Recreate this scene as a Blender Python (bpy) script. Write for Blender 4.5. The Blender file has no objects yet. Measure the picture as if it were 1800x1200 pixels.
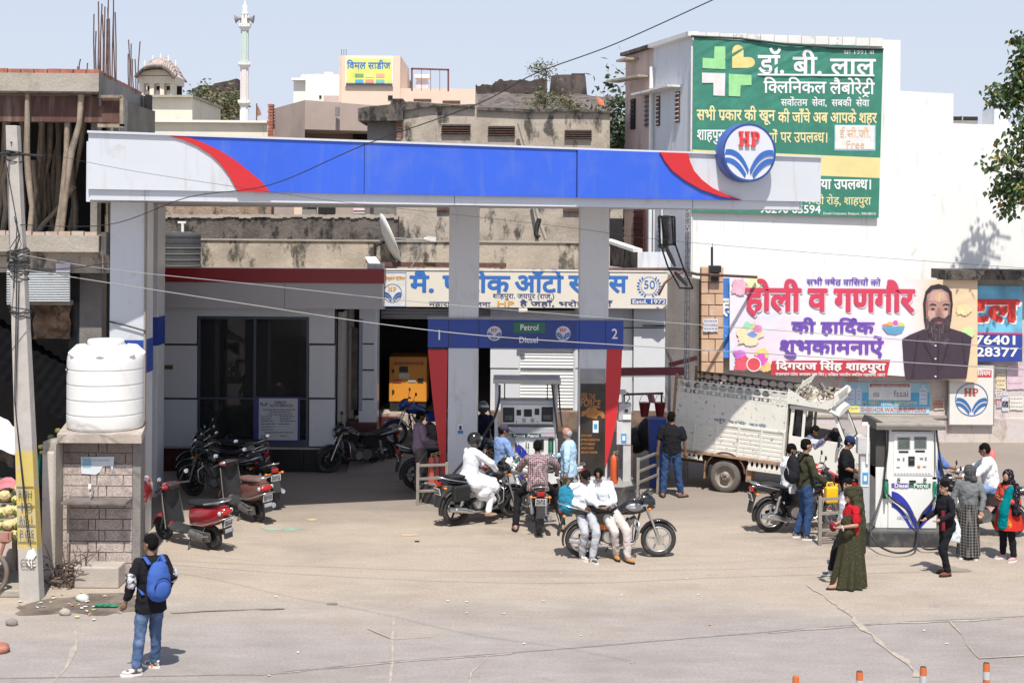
import bpy,bmesh,math,random
from math import sin,cos,pi,sqrt,atan2
from mathutils import Vector,Matrix,Euler,noise
R=math.radians
SC=bpy.context.scene
COL=SC.collection
rnd=random.Random(7)
F,CX,CY,ROLL,H=2500.0,900.0,387.0,0.008,5.6
cd=bpy.data.cameras.new('camera');cam=bpy.data.objects.new('camera',cd);COL.objects.link(cam)
cd.sensor_width=36;cd.lens=36*F/1800;cd.shift_y=-(600-CY)/1800;cd.clip_start=.5;cd.clip_end=3000
cam.matrix_world=Matrix.Translation((0,0,H))@Matrix.Rotation(R(90),4,'X')@Matrix.Rotation(ROLL,4,'Z')
SC.camera=cam
SUN_EL=60.0
SHX,SHY=-.07,1.0
w=bpy.data.worlds.new('World');SC.world=w;w.use_nodes=True
nt=w.node_tree;bg=nt.nodes['Background']
sk=nt.nodes.new('ShaderNodeTexSky');sk.sky_type='NISHITA';sk.sun_disc=False
sk.sun_elevation=R(SUN_EL);sk.sun_rotation=atan2(-SHX,-SHY);sk.air_density=1.0;sk.dust_density=1.0;sk.ozone_density=1.0;sk.altitude=300
hs=nt.nodes.new('ShaderNodeHueSaturation');hs.inputs['Saturation'].default_value=.9;nt.links.new(sk.outputs[0],hs.inputs['Color'])
_tc=nt.nodes.new('ShaderNodeTexCoord');_sp=nt.nodes.new('ShaderNodeSeparateXYZ');nt.links.new(_tc.outputs['Generated'],_sp.inputs[0])
_mr=nt.nodes.new('ShaderNodeMapRange');_mr.interpolation_type='SMOOTHSTEP';_mr.inputs[1].default_value=.0;_mr.inputs[2].default_value=.7;_mr.inputs[3].default_value=.92;_mr.inputs[4].default_value=.0
nt.links.new(_sp.outputs[2],_mr.inputs[0]);_mx=nt.nodes.new('ShaderNodeMix');_mx.data_type='RGBA';nt.links.new(_mr.outputs[0],_mx.inputs[0]);nt.links.new(hs.outputs[0],_mx.inputs[6])
_mx.inputs[7].default_value=(4.35,4.72,5.6,1);nt.links.new(_mx.outputs[2],bg.inputs[0]);bg.inputs[1].default_value=.12
sl=bpy.data.lights.new('sun','SUN');sun=bpy.data.objects.new('sun',sl);COL.objects.link(sun)
sl.energy=4.2;sl.angle=R(.6);sl.color=(1,.955,.88)
_hl=sqrt(SHX**2+SHY**2)
sdir=Vector((SHX/_hl*cos(R(SUN_EL)),SHY/_hl*cos(R(SUN_EL)),-sin(R(SUN_EL))))
sun.rotation_euler=sdir.to_track_quat('-Z','Y').to_euler();sun.location=(0,-5,40)
SC.view_settings.view_transform='Standard';SC.view_settings.look='None'
SC.view_settings.exposure=.38;SC.view_settings.gamma=1;SC.view_settings.use_curve_mapping=False
def W(px,py,Z):
 u0,v0=px-CX,CY-py
 u=u0*cos(ROLL)-v0*sin(ROLL);v=u0*sin(ROLL)+v0*cos(ROLL)
 return Vector((u*Z/F,Z,H+v*Z/F))
def G(px,py,z=0.):
 u0,v0=px-CX,CY-py
 v=u0*sin(ROLL)+v0*cos(ROLL)
 return W(px,py,-(H-z)*F/v)
def zat(px,py,Z):return W(px,py,Z).z
def xat(px,py,Z):return W(px,py,Z).x
MATS={}
def _nodes(name):
 m=bpy.data.materials.new(name);m.use_nodes=True
 return m,m.node_tree,m.node_tree.nodes['Principled BSDF']
def c4(c):return(c[0],c[1],c[2],1)
def nz(t,scale,detail=4,rough=.55,vec=None,stretch=None,coord='Object'):
 tc=t.nodes.new('ShaderNodeTexCoord');n=t.nodes.new('ShaderNodeTexNoise')
 n.inputs['Scale'].default_value=scale;n.inputs['Detail'].default_value=detail;n.inputs['Roughness'].default_value=rough
 src=tc.outputs[coord]
 if stretch:
  mp=t.nodes.new('ShaderNodeMapping');mp.inputs['Scale'].default_value=stretch
  t.links.new(src,mp.inputs[0]);src=mp.outputs[0]
 t.links.new(src,n.inputs['Vector'])
 return n
def ramp(t,src,a,b,c0=(0,0,0),c1=(1,1,1)):
 r=t.nodes.new('ShaderNodeValToRGB');r.color_ramp.elements[0].position=a;r.color_ramp.elements[1].position=b
 r.color_ramp.elements[0].color=c4(c0);r.color_ramp.elements[1].color=c4(c1)
 t.links.new(src,r.inputs[0]);return r.outputs[0]
def mix(t,f,a,b):
 m=t.nodes.new('ShaderNodeMix');m.data_type='RGBA'
 for s,v in((0,f),(6,a),(7,b)):
  if isinstance(v,(int,float)):m.inputs[s].default_value=v
  elif isinstance(v,(tuple,list)):m.inputs[s].default_value=c4(v)
  else:t.links.new(v,m.inputs[s])
 return m.outputs[2]
def bumpn(t,p,src,strength,dist=.02):
 b=t.nodes.new('ShaderNodeBump');b.inputs['Strength'].default_value=strength;b.inputs['Distance'].default_value=dist
 t.links.new(src,b.inputs['Height']);t.links.new(b.outputs[0],p.inputs['Normal']);return b
def mat(name,col,rough=.6,metal=0.,var=.10,scale=5.,dirt=None,bump=0.,bscale=40.,coat=0.,alpha=None,emit=0.,spec=None,streak=None):
 """procedural paint / cloth / stone: tone varies by noise, dirt=(colour, low, high, scale), streak=(colour, low, high)"""
 if name in MATS:return MATS[name]
 m,t,p=_nodes(name)
 c0=tuple(max(0,c*(1-var))for c in col);c1=tuple(min(1,c*(1+var))for c in col)
 n=nz(t,scale);out=ramp(t,n.outputs[0],.3,.7,c0,c1)
 if streak:
  s=nz(t,3.2,6,.6,stretch=(2.2,2.2,.22));out=mix(t,ramp(t,s.outputs[0],streak[1],streak[2]),out,streak[0])
 if dirt:
  d=nz(t,dirt[3],7,.65);out=mix(t,ramp(t,d.outputs[0],dirt[1],dirt[2]),out,dirt[0])
 t.links.new(out,p.inputs['Base Color'])
 p.inputs['Roughness'].default_value=rough;p.inputs['Metallic'].default_value=metal
 if coat:p.inputs['Coat Weight'].default_value=coat;p.inputs['Coat Roughness'].default_value=.12
 if spec is not None:p.inputs['Specular IOR Level'].default_value=spec
 if alpha is not None:p.inputs['Alpha'].default_value=alpha
 if emit:p.inputs['Emission Color'].default_value=c4(col);p.inputs['Emission Strength'].default_value=emit
 if bump:
  b=nz(t,bscale,5,.6);bumpn(t,p,b.outputs[0],bump)
 MATS[name]=m;return m
def weathered(name,base,stain,dark,lo=.42,hi=.62,lo2=.5,hi2=.66,bump=.5,sc=.8):
 if name in MATS:return MATS[name]
 m,t,p=_nodes(name)
 n1=nz(t,sc*1.3,8,.62);a=ramp(t,n1.outputs[0],lo,hi)
 out=mix(t,a,base,stain)
 n2=nz(t,sc*1.6,8,.68,stretch=(1.35,1.35,.62));out=mix(t,ramp(t,n2.outputs[0],lo2,hi2),out,dark)
 n3=nz(t,sc*22,6,.7);out=mix(t,ramp(t,n3.outputs[0],.4,.8,(0,0,0),(.45,.45,.45)),out,tuple(c*.6 for c in base))
 t.links.new(out,p.inputs['Base Color']);p.inputs['Roughness'].default_value=.93
 p.inputs['Specular IOR Level'].default_value=.2
 n4=nz(t,sc*9,10,.75);bumpn(t,p,n4.outputs[0],bump,.06)
 MATS[name]=m;return m
def glassm(name,col=(.05,.06,.07),alpha=.35,rough=.04):
 if name in MATS:return MATS[name]
 m,t,p=_nodes(name)
 p.inputs['Base Color'].default_value=c4(col);p.inputs['Roughness'].default_value=rough;p.inputs['Alpha'].default_value=alpha
 MATS[name]=m;return m
class MB:
 def __init__(s,M=None):
  s.v=[];s.f=[];s.mi=[];s.m=0;s.M=M or Matrix();s.sm=[];s.smooth=False
 def add(s,vs,fs,smooth=None):
  o=len(s.v);M=s.M
  s.v+=[tuple(M@Vector(p))for p in vs]
  s.f+=[tuple(i+o for i in f)for f in fs];s.mi+=[s.m]*len(fs)
  s.sm+=[s.smooth if smooth is None else smooth]*len(fs);return s
 def box(s,a,b):
  x0,y0,z0=a;x1,y1,z1=b
  return s.add([(x0,y0,z0),(x1,y0,z0),(x1,y1,z0),(x0,y1,z0),(x0,y0,z1),(x1,y0,z1),(x1,y1,z1),(x0,y1,z1)],[(0,3,2,1),(4,5,6,7),(0,1,5,4),(1,2,6,5),(2,3,7,6),(3,0,4,7)],False)
 def cbox(s,c,d,rz=0,rx=0,ry=0,taper=1.):
  M=Matrix.Translation(c)@Euler((rx,ry,rz)).to_matrix().to_4x4()
  x,y,z=d[0]/2,d[1]/2,d[2]/2;k=taper
  vs=[(-x,-y,-z),(x,-y,-z),(x,y,-z),(-x,y,-z),(-x*k,-y*k,z),(x*k,-y*k,z),(x*k,y*k,z),(-x*k,y*k,z)]
  return s.add([M@Vector(p)for p in vs],[(0,3,2,1),(4,5,6,7),(0,1,5,4),(1,2,6,5),(2,3,7,6),(3,0,4,7)],False)
 def beam(s,p,q,w,h=None,up=(0,0,1)):
  p,q=Vector(p),Vector(q);h=h or w;d=(q-p).normalized();u=Vector(up)
  if abs(d.dot(u))>.98:u=Vector((1,0,0))
  r=d.cross(u).normalized()*w/2;t=r.normalized().cross(d).normalized()*h/2
  return s.add([p-r-t,p+r-t,p+r+t,p-r+t,q-r-t,q+r-t,q+r+t,q-r+t],[(0,1,2,3),(7,6,5,4),(1,0,4,5),(2,1,5,6),(3,2,6,7),(0,3,7,4)],False)
 def tube(s,pts,r=.02,n=8,cap=True,closed=False,flat=1.,smooth=True):
  P=[Vector(p)for p in pts];k=len(P)
  rs=r if isinstance(r,(list,tuple))else[r]*k
  T=[]
  for i in range(k):
   a=P[(i-1)%k]if(closed or i>0)else P[i];b=P[(i+1)%k]if(closed or i<k-1)else P[i]
   T.append((b-a).normalized())
  u=Vector((0,0,1))if abs(T[0].z)<.9 else Vector((1,0,0))
  u=(u-T[0]*u.dot(T[0])).normalized();vs=[]
  for i in range(k):
   u=(u-T[i]*u.dot(T[i])).normalized();w_=T[i].cross(u)
   for j in range(n):
    a=2*pi*j/n;vs.append(P[i]+(u*cos(a)*flat+w_*sin(a))*rs[i])
  fs=[]
  for i in range(k if closed else k-1):
   for j in range(n):
    a,b=i*n+j,i*n+(j+1)%n;c,d=((i+1)%k)*n+(j+1)%n,((i+1)%k)*n+j
    fs.append((a,b,c,d))
  s.add(vs,fs,smooth)
  if cap and not closed:
   s.add(vs[:n],[tuple(range(n))[::-1]],False);s.add(vs[-n:],[tuple(range(n))],False)
  return s
 def lathe(s,prof,n=16,c=(0,0,0),axis='Z',smooth=True,cap=True):
  A={'Z':Matrix(),'X':Matrix.Rotation(R(90),4,'Y'),'Y':Matrix.Rotation(R(-90),4,'X')}[axis]
  A=Matrix.Translation(c)@A
  vs=[A@Vector((r*cos(2*pi*j/n),r*sin(2*pi*j/n),z))for r,z in prof for j in range(n)];k=len(prof)
  fs=[(i*n+j,i*n+(j+1)%n,(i+1)*n+(j+1)%n,(i+1)*n+j)for i in range(k-1)for j in range(n)]
  s.add(vs,fs,smooth)
  if cap:s.add(vs[:n],[tuple(range(n))[::-1]],False);s.add(vs[-n:],[tuple(range(n))],False)
  return s
 def cyl(s,p,q,r,n=12,r2=None):return s.tube([p,q],[r,r if r2 is None else r2],n)
 def ell(s,c,r,n=12,m=8,rot=None):
  r=(r,r,r)if isinstance(r,(int,float))else r;M=rot or Matrix.Identity(3);c=Vector(c);vs=[]
  for i in range(m+1):
   a=pi*i/m
   for j in range(n):
    b=2*pi*j/n;vs.append(c+M@Vector((r[0]*sin(a)*cos(b),r[1]*sin(a)*sin(b),r[2]*cos(a))))
  return s.add(vs,[(i*n+j,(i+1)*n+j,(i+1)*n+(j+1)%n,i*n+(j+1)%n)for i in range(m)for j in range(n)],True)
 def prism(s,poly,a,b,plane='XZ',smooth=False):
  """poly in the plane, extruded along the third axis from a to b"""
  f={'XZ':lambda p,d:(p[0],d,p[1]),'YZ':lambda p,d:(d,p[0],p[1]),'XY':lambda p,d:(p[0],p[1],d)}[plane]
  n=len(poly);vs=[f(p,a)for p in poly]+[f(p,b)for p in poly]
  s.add(vs,[(i,(i+1)%n,n+(i+1)%n,n+i)for i in range(n)],smooth)
  return s.add(vs,[tuple(range(n))[::-1],tuple(range(n,2*n))],False)
 def loft(s,rings,cap=True,closed=False,smooth=True):
  n=len(rings[0]);k=len(rings);vs=[p for r_ in rings for p in r_]
  s.add(vs,[(i*n+j,i*n+(j+1)%n,((i+1)%k)*n+(j+1)%n,((i+1)%k)*n+j)for i in range(k if closed else k-1)for j in range(n)],smooth)
  if cap and not closed:s.add(rings[0],[tuple(range(n))[::-1]],False);s.add(rings[-1],[tuple(range(n))],False)
  return s
 def torus(s,c,R_,r,axis='X',n=28,k=8,rx=1.):
  pts=[]
  for i in range(n):
   a=2*pi*i/n
   pts.append(Vector(c)+Vector({'X':(0,cos(a),sin(a)),'Y':(cos(a),0,sin(a)),'Z':(cos(a),sin(a),0)}[axis])*R_)
  ax=Vector({'X':(1,0,0),'Y':(0,1,0),'Z':(0,0,1)}[axis]);rings=[]
  for p in pts:
   d=(p-Vector(c)).normalized();rings.append([p+d*cos(2*pi*j/k)*r+ax*sin(2*pi*j/k)*r*rx for j in range(k)])
  return s.loft(rings,closed=True)
 def grid(s,fn,nu,nv,smooth=True):
  vs=[fn(i/nu,j/nv)for j in range(nv+1)for i in range(nu+1)]
  return s.add(vs,[(j*(nu+1)+i,j*(nu+1)+i+1,(j+1)*(nu+1)+i+1,(j+1)*(nu+1)+i)for j in range(nv)for i in range(nu)],smooth)
 def mesh(s,name,mats):
  me=bpy.data.meshes.new(name);me.from_pydata(s.v,[],s.f)
  for m in(mats if isinstance(mats,(list,tuple))else[mats]):me.materials.append(m)
  me.polygons.foreach_set('material_index',s.mi);me.polygons.foreach_set('use_smooth',s.sm)
  me.update();return me
 def ob(s,name,mats,parent=None,loc=None,recalc=True,bev=0.,label=None):
  me=s.mesh(name,mats)
  if recalc:
   b=bmesh.new();b.from_mesh(me);bmesh.ops.recalc_face_normals(b,faces=b.faces);b.to_mesh(me);b.free()
  o=bpy.data.objects.new(name,me);COL.objects.link(o)
  if parent:o.parent=parent
  if loc:o.location=loc
  if bev:
   m=o.modifiers.new('bevel','BEVEL');m.width=bev;m.segments=2;m.limit_method='ANGLE';m.angle_limit=R(40)
  if label:o['label']=label
  return o
def tag(o,label=None,cat=None,group=None,kind=None):
 for k,v in(('label',label),('category',cat),('group',group),('kind',kind)):
  if v:o[k]=v
 return o
def thing(name,label,cat,loc=(0,0,0),rz=0.,group=None):
 o=bpy.data.objects.new(name,None);COL.objects.link(o);o.location=loc;o.rotation_euler=(0,0,rz);o.empty_display_size=.2
 return tag(o,label,cat,group)
def copy_tree(o,parent=None,swap=None):
 c=o.copy();COL.objects.link(c)
 if parent:c.parent=parent
 if swap and c.data and hasattr(c.data,'materials')and any(m in swap for m in c.data.materials):
  c.data=c.data.copy()
  for i,m in enumerate(c.data.materials):
   if m in swap:c.data.materials[i]=swap[m]
 for ch in[x for x in o.children]:copy_tree(ch,c,swap)
 return c
def fix_parents():pass
def frame(o,x,y):
 """matrix: X along x, Y along y, Z normal"""
 x=Vector(x).normalized();y=Vector(y);y=(y-x*y.dot(x)).normalized();z=x.cross(y)
 M=Matrix((x,y,z)).transposed().to_4x4();M.translation=o;return M
_GC={};_AD={}
def _txt(s_,off=0.):
 c=bpy.data.curves.new('t','FONT');c.body=s_;c.size=1;c.offset=off;c.resolution_u=3;c.fill_mode='FRONT'
 o=bpy.data.objects.new('t',c);COL.objects.link(o)
 me=bpy.data.meshes.new_from_object(o)
 vs=[tuple(v.co)for v in me.vertices];fs=[tuple(p.vertices)for p in me.polygons]
 bpy.data.objects.remove(o);bpy.data.curves.remove(c);bpy.data.meshes.remove(me)
 return vs,fs
def glyph(ch,off=0.):
 k=(ch,round(off,3))
 if k not in _GC:
  _GC[k]=_txt(ch,off)if ch.strip()else([],[])
 return _GC[k]
def adv(ch):
 if ch not in _AD:
  if ch in ' ि':_AD[ch]=.27 if ch==' ' else.262
  else:
   a=_txt(ch+'|')[0];b=_txt('|')[0]
   _AD[ch]=max(v[0]for v in a)-max(v[0]for v in b)
 return _AD[ch]
def cut(gl,x):
 vs,fs=gl;b=bmesh.new();L=[b.verts.new(v)for v in vs]
 for f in fs:
  try:b.faces.new([L[i]for i in f])
  except ValueError:pass
 bmesh.ops.bisect_plane(b,geom=b.verts[:]+b.edges[:]+b.faces[:],plane_co=(x,0,0),plane_no=(1,0,0),clear_outer=True)
 b.verts.ensure_lookup_table();b.verts.index_update()
 r_=([tuple(v.co)for v in b.verts],[tuple(v.index for v in f.verts)for f in b.faces]);b.free();return r_
HALF={'ल':.66,'त':.62,'स':.70,'क':.68,'ब':.62,'न':.6,'ष':.6,'म':.66,'ध':.6,'व':.62,'प':.6,'श':.66}
MARKS_TOP='ँंे ैोौीॉ'
def strokes(kind):
 m=MB()
 if kind=='reph':pts=[(-.16,.70),(-.20,.78),(-.14,.86),(-.05,.84),(0,.70)]
 elif kind=='ra':pts=[(-.05,.18),(-.3,.02)]
 else:pts=[(-.42,-.16),(-.27,-.04),(-.12,-.16)]
 for a,b in zip(pts,pts[1:]):
  a,b=Vector(a+(0,)),Vector(b+(0,));d=(b-a).normalized()*.012;r_=Vector((-d.y,d.x,0)).normalized()*.035
  m.add([a-d-r_,b+d-r_,b+d+r_,a-d+r_],[(0,1,2,3)])
 return m.v,m.f
def layout(s_,off=0.):
 """simple Devanagari shaping: pre-base i, half forms, reph, ra below"""
 out=[];x=0.;i=0;L=list(s_);n=len(L)
 def put(g,dx=0.):
  out.append(([(v[0]+x+dx,v[1],0)for v in g[0]],g[1]))
 while i<n:
  ch=L[i]
  if not('\u0900'<=ch<='\u097f')or ch=='।':
   put(glyph(ch,off));x+=adv(ch);i+=1;continue
  cl=[ch];i+=1
  while i<n and(L[i]=='्' or '\u093a'<=L[i]<='\u094d' or L[i]in 'ँंः़' or(cl[-1]=='्' and '\u0900'<=L[i]<='\u097f')):
   cl.append(L[i]);i+=1
  reph=len(cl)>2 and cl[0]=='र' and cl[1]=='्'
  if reph:cl=cl[2:]
  if 'ि' in cl:cl.remove('ि');put(glyph('ि',off));x+=adv('ि')
  k=0;sub=None
  while k<len(cl):
   c=cl[k]
   if k+1<len(cl)and cl[k+1]=='्':
    if k+2<len(cl)and cl[k+2]=='र':
     put(glyph(c,off));x+=adv(c);put(strokes('ra' if c not in 'टड' else 'tra'));k+=3;continue
    a=adv(c)*HALF.get(c,.64);put(cut(glyph(c,off),a));x+=a;k+=2;continue
   put(glyph(c,off));x+=adv(c);k+=1
  if reph:put(strokes('reph'),-.02)
 return out,x
def text(mb,s_,M,size=1.,width=None,off=0.,lift=0.,align='L',height=None):
 """adds flat letters in plane M (X right, Y up, Z towards the reader); width squeezes the line to fit"""
 o1=max(-.02,min(off,.012));ex=(off-o1)*.68 if off>0 else 0
 gl,L=layout(s_,o1);sx=size if width is None else width/max(L,.01);sy=size
 ox={'L':0,'C':-L*sx/2,'R':-L*sx}[align];old=mb.M;mb.M=M@Matrix.Translation((ox,0,lift))
 sh=[(0,0)]+([(ex,ex*.5),(-ex,-ex*.5),(-ex*.5,ex),(ex*.5,-ex)]if ex>.001 else[])
 for k_,(dx,dy)in enumerate(sh):
  for g_i,(vs,fs)in enumerate(gl):mb.add([((v[0]+dx)*sx,(v[1]+dy)*sy,k_*.0008+(g_i%4)*.0002)for v in vs],fs)
 mb.M=old;return L*sx
def slabHP(mb,M,h,off=0):
 """slab-serif H P drawn from bars, cap height h, centred"""
 old=mb.M;mb.M=M@Matrix.Diagonal((h,h,h,1))
 q=lambda x0,y0,x1,y1,z=0:mb.add([(x0,y0,z),(x1,y0,z),(x1,y1,z),(x0,y1,z)],[(0,1,2,3)])
 for X in(-.98,-.42):q(X+.09,.13,X+.29,.87)
 for X in(-.98,-.42):
  q(X,0,X+.38,.13);q(X,.87,X+.38,1)
 q(-.69,.43,-.33,.57)
 X=.12;q(X+.09,.13,X+.29,.87);q(X,0,X+.4,.13);q(X,.87,X+.42,1)
 pts=[]
 for i in range(13):
  a=pi/2-pi*i/12;pts.append(((X+.42+.32*cos(a),.69+.31*sin(a)),(X+.42+.14*cos(a),.69+.17*sin(a))))
 for(a,b),(c,d)in zip(pts,pts[1:]):mb.add([(*a,0),(*c,0),(*d,0),(*b,0)],[(0,1,2,3)])
 q(X+.29,.38,X+.42,.52);q(X+.29,.86,X+.42,.87)
 mb.M=old
def bez(p0,p1,p2,n=10):
 return[((1-t)**2*p0[0]+2*t*(1-t)*p1[0]+t*t*p2[0],(1-t)**2*p0[1]+2*t*(1-t)*p1[1]+t*t*p2[1])for t in[i/n for i in range(n+1)]]
def strip(mb,A,B,z=0.):
 for i in range(len(A)-1):mb.add([(*A[i],z),(*A[i+1],z),(*B[i+1],z),(*B[i],z)],[(0,1,2,3)])
def petals(mb,M,r):
 """the blue leaf pairs of the round emblem, circle radius r"""
 old=mb.M;mb.M=M@Matrix.Diagonal((r,r,r,1))
 for sx in(-1,1):
  f=lambda L:[(sx*x,y)for x,y in L]
  strip(mb,f(bez((.93,.10),(.35,.20),(.02,-.62))),f(bez((.97,-.10),(.42,.0),(.05,-.80))))
  strip(mb,f(bez((.95,-.20),(.48,-.14),(.12,-.78))),f(bez((.90,-.38),(.58,-.38),(.17,-.93))))
 mb.M=old
# ================================================================ materials used by the setting
def ground_mat():
 m,t,p=_nodes('ground_dust')
 tc=t.nodes.new('ShaderNodeTexCoord');sp=t.nodes.new('ShaderNodeSeparateXYZ');t.links.new(tc.outputs['Object'],sp.inputs[0])
 oil=nz(t,1.5,6,.68,stretch=(.8,1.3,1))
 def math_(op,a,b):
  n=t.nodes.new('ShaderNodeMath');n.operation=op
  for i,v in enumerate((a,b)):
   if isinstance(v,(int,float)):n.inputs[i].default_value=v
   else:t.links.new(v,n.inputs[i])
  return n.outputs[0]
 big=nz(t,.35,5,.55,stretch=(.45,1.6,1));med=nz(t,1.7,8,.65,stretch=(.7,1.5,1));fine=nz(t,24,8,.82);grit=nz(t,75,4,.85)
 dust=mix(t,ramp(t,med.outputs[0],.3,.7),(.395,.325,.258),(.460,.390,.320))
 asph=mix(t,ramp(t,med.outputs[0],.35,.7),(.305,.272,.254),(.380,.345,.325))
 y=math_('ADD',sp.outputs[1],math_('MULTIPLY',math_('SUBTRACT',big.outputs[0],.5),5.5))
 y=math_('ADD',y,math_('MULTIPLY',sp.outputs[0],-.07))
 mr=t.nodes.new('ShaderNodeMapRange');mr.inputs[1].default_value=19.1;mr.inputs[2].default_value=21.2;t.links.new(y,mr.inputs[0])
 out=mix(t,mr.outputs[0],asph,dust)
 b2=nz(t,.55,7,.62,stretch=(.7,1.4,1));out=mix(t,ramp(t,b2.outputs[0],.5,.68,(0,0,0),(.42,.42,.42)),out,(.235,.205,.18))
 b3=nz(t,2.2,5,.6,stretch=(.5,2.2,1));out=mix(t,ramp(t,b3.outputs[0],.6,.72,(0,0,0),(.38,.38,.38)),out,(.47,.41,.345))
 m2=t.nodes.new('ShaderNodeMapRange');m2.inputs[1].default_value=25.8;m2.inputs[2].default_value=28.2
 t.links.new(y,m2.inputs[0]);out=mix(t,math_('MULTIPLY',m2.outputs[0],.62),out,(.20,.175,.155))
 for px,py,rad,amt in((0.2,26.4,2.2,.5),(5.6,25.2,2.,.45),(8.4,25.,1.8,.4),(-5.2,27.2,2.4,.4),(1.8,24.2,1.2,.35),(-2.6,30.4,2.2,.4),(3.,20.2,1.6,.2),(-1.,21.6,1.2,.18)):
  d=t.nodes.new('ShaderNodeVectorMath');d.operation='DISTANCE';d.inputs[1].default_value=(px,py,0);t.links.new(tc.outputs['Object'],d.inputs[0]);q=t.nodes.new('ShaderNodeMapRange');q.interpolation_type='SMOOTHSTEP';q.inputs[1].default_value=rad;q.inputs[2].default_value=.1;t.links.new(d.outputs['Value'],q.inputs[0])
  out=mix(t,math_('MULTIPLY',math_('MULTIPLY',q.outputs[0],ramp(t,oil.outputs[0],.42,.62)),amt),out,(.13,.112,.098))
 out=mix(t,ramp(t,fine.outputs[0],.34,.56,(.5,.5,.5),(0,0,0)),out,(.15,.13,.115))
 out=mix(t,ramp(t,grit.outputs[0],.53,.66,(0,0,0),(.42,.42,.42)),out,(.55,.5,.45))
 out=mix(t,ramp(t,nz(t,.9,6,.75).outputs[0],.63,.7,(0,0,0),(.28,.28,.28)),out,(.13,.11,.095))
 t.links.new(out,p.inputs['Base Color']);p.inputs['Roughness'].default_value=.95;p.inputs['Specular IOR Level'].default_value=.15
 bumpn(t,p,fine.outputs[0],.35,.012)
 return m
M_ground=ground_mat()
M_seam=mat('seam_dust',(.44,.38,.315),.95,var=.12,scale=3,dirt=((.34,.30,.27),.45,.6,9),bump=.4,spec=.1)
M_tarshadow=mat('tar_and_shadow',(.24,.215,.20),.95,var=.2,scale=9,spec=.1)
M_wet=mat('damp_dirt',(.13,.1,.08),.75,var=.35,scale=3,dirt=((.2,.165,.13),.45,.6,2.2),bump=.6,bscale=14)
M_conc=weathered('old_concrete',(.50,.43,.35),(.36,.31,.255),(.075,.068,.06),lo2=.525,hi2=.61,sc=.9)
M_concd=weathered('dark_rough_wall',(.19,.165,.145),(.11,.095,.085),(.035,.032,.03),lo2=.5,hi2=.6,bump=1.,sc=1.6)
M_concl=weathered('pale_concrete',(.43,.39,.33),(.36,.32,.27),(.2,.18,.15),lo2=.58,hi2=.75,bump=.5)
M_concg=weathered('grey_concrete',(.27,.25,.23),(.22,.2,.185),(.12,.11,.1),lo2=.56,hi2=.72,bump=.4)
M_erode=weathered('eroded_brickwork',(.48,.37,.28),(.38,.24,.16),(.10,.085,.07),lo2=.5,hi2=.6,bump=1.,sc=1.8)
M_fort=weathered('fort_stone',(.095,.075,.068),(.06,.048,.045),(.03,.026,.025),sc=.35,bump=.8)
M_forta=weathered('fort_slope',(.20,.165,.145),(.13,.11,.1),(.06,.052,.048),lo2=.5,hi2=.6,sc=.3,bump=.8)
M_cream=mat('cream_wall',(.74,.68,.55),.9,var=.05,scale=1,dirt=((.42,.37,.3),.62,.8,1.6),streak=((.5,.45,.36),.6,.8))
M_cream2=mat('ivory_wall',(.80,.77,.70),.9,var=.04,scale=1,dirt=((.5,.46,.4),.68,.85,1.2))
M_white=mat('white_wall',(.80,.79,.755),.85,var=.03,scale=.7,dirt=((.42,.39,.34),.64,.8,2.6),streak=((.5,.47,.42),.60,.82))
M_whitew=mat('white_coping',(.72,.70,.66),.9,var=.06,scale=3,dirt=((.25,.23,.21),.58,.72,2.4))
M_pink=mat('pink_wall',(.56,.43,.39),.9,var=.05,scale=1.2,dirt=((.33,.26,.23),.55,.78,1.5),streak=((.34,.28,.26),.56,.75))
M_blueish=mat('pale_blue_wall',(.63,.65,.69),.9,var=.04,scale=1,streak=((.42,.42,.44),.55,.78))
M_taupe=mat('taupe_plaster',(.40,.315,.27),.92,var=.08,scale=1.2,dirt=((.3,.24,.2),.5,.75,.9))
M_peach=mat('peach_wall',(.76,.58,.46),.9,var=.04,scale=1)
M_maroonp=mat('maroon_paint',(.17,.05,.05),.6,var=.2,scale=6)
M_dark=mat('dark_void',(.02,.019,.018),.9,var=.2)  # near-black colour stands in for unlit depth in openings and interiors
M_wood=mat('rough_wood',(.30,.24,.18),.9,var=.25,scale=7,bump=.6,bscale=25,streak=((.13,.1,.08),.5,.7))
M_brick=mat('red_brick',(.36,.13,.085),.92,var=.25,scale=6,bump=.5,dirt=((.4,.3,.25),.55,.75,9))
M_rust=mat('rusty_steel',(.13,.07,.055),.75,.3,var=.3,scale=8)
M_tin=mat('corrugated_tin',(.62,.64,.64),.5,.25,var=.06,scale=2,dirt=((.4,.36,.32),.6,.8,3))
M_steel=mat('galvanised_steel',(.34,.34,.34),.45,.7,var=.12)
M_blk=mat('black_paint',(.018,.018,.02),.5,var=.2)
M_wire=mat('wire_black',(.02,.02,.02),.6)
M_acp=mat('acp_silver',(.61,.63,.665),.36,.1,var=.02,scale=1,dirt=((.44,.43,.42),.58,.85,2.2),streak=((.46,.45,.43),.58,.85))
M_acpb=mat('acp_blue',(.035,.115,.62),.34,var=.05,scale=.7,dirt=((.09,.16,.55),.5,.85,1.6),streak=((.10,.17,.5),.56,.85))
M_acpr=mat('acp_red',(.56,.025,.03),.32,var=.03)
M_acpdb=mat('band_blue',(.022,.06,.32),.35,var=.04)
M_joint=mat('black_joint',(.02,.02,.022),.6)
M_tile=mat('pale_panel',(.60,.61,.64),.3,var=.03,scale=1,dirt=((.4,.4,.41),.6,.85,2))
M_maroont=mat('maroon_granite',(.075,.022,.02),.35,var=.3,scale=12)
M_board=mat('board_cream',(.74,.69,.60),.6,var=.02,scale=1.5,dirt=((.6,.52,.42),.62,.8,1.4))
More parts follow.
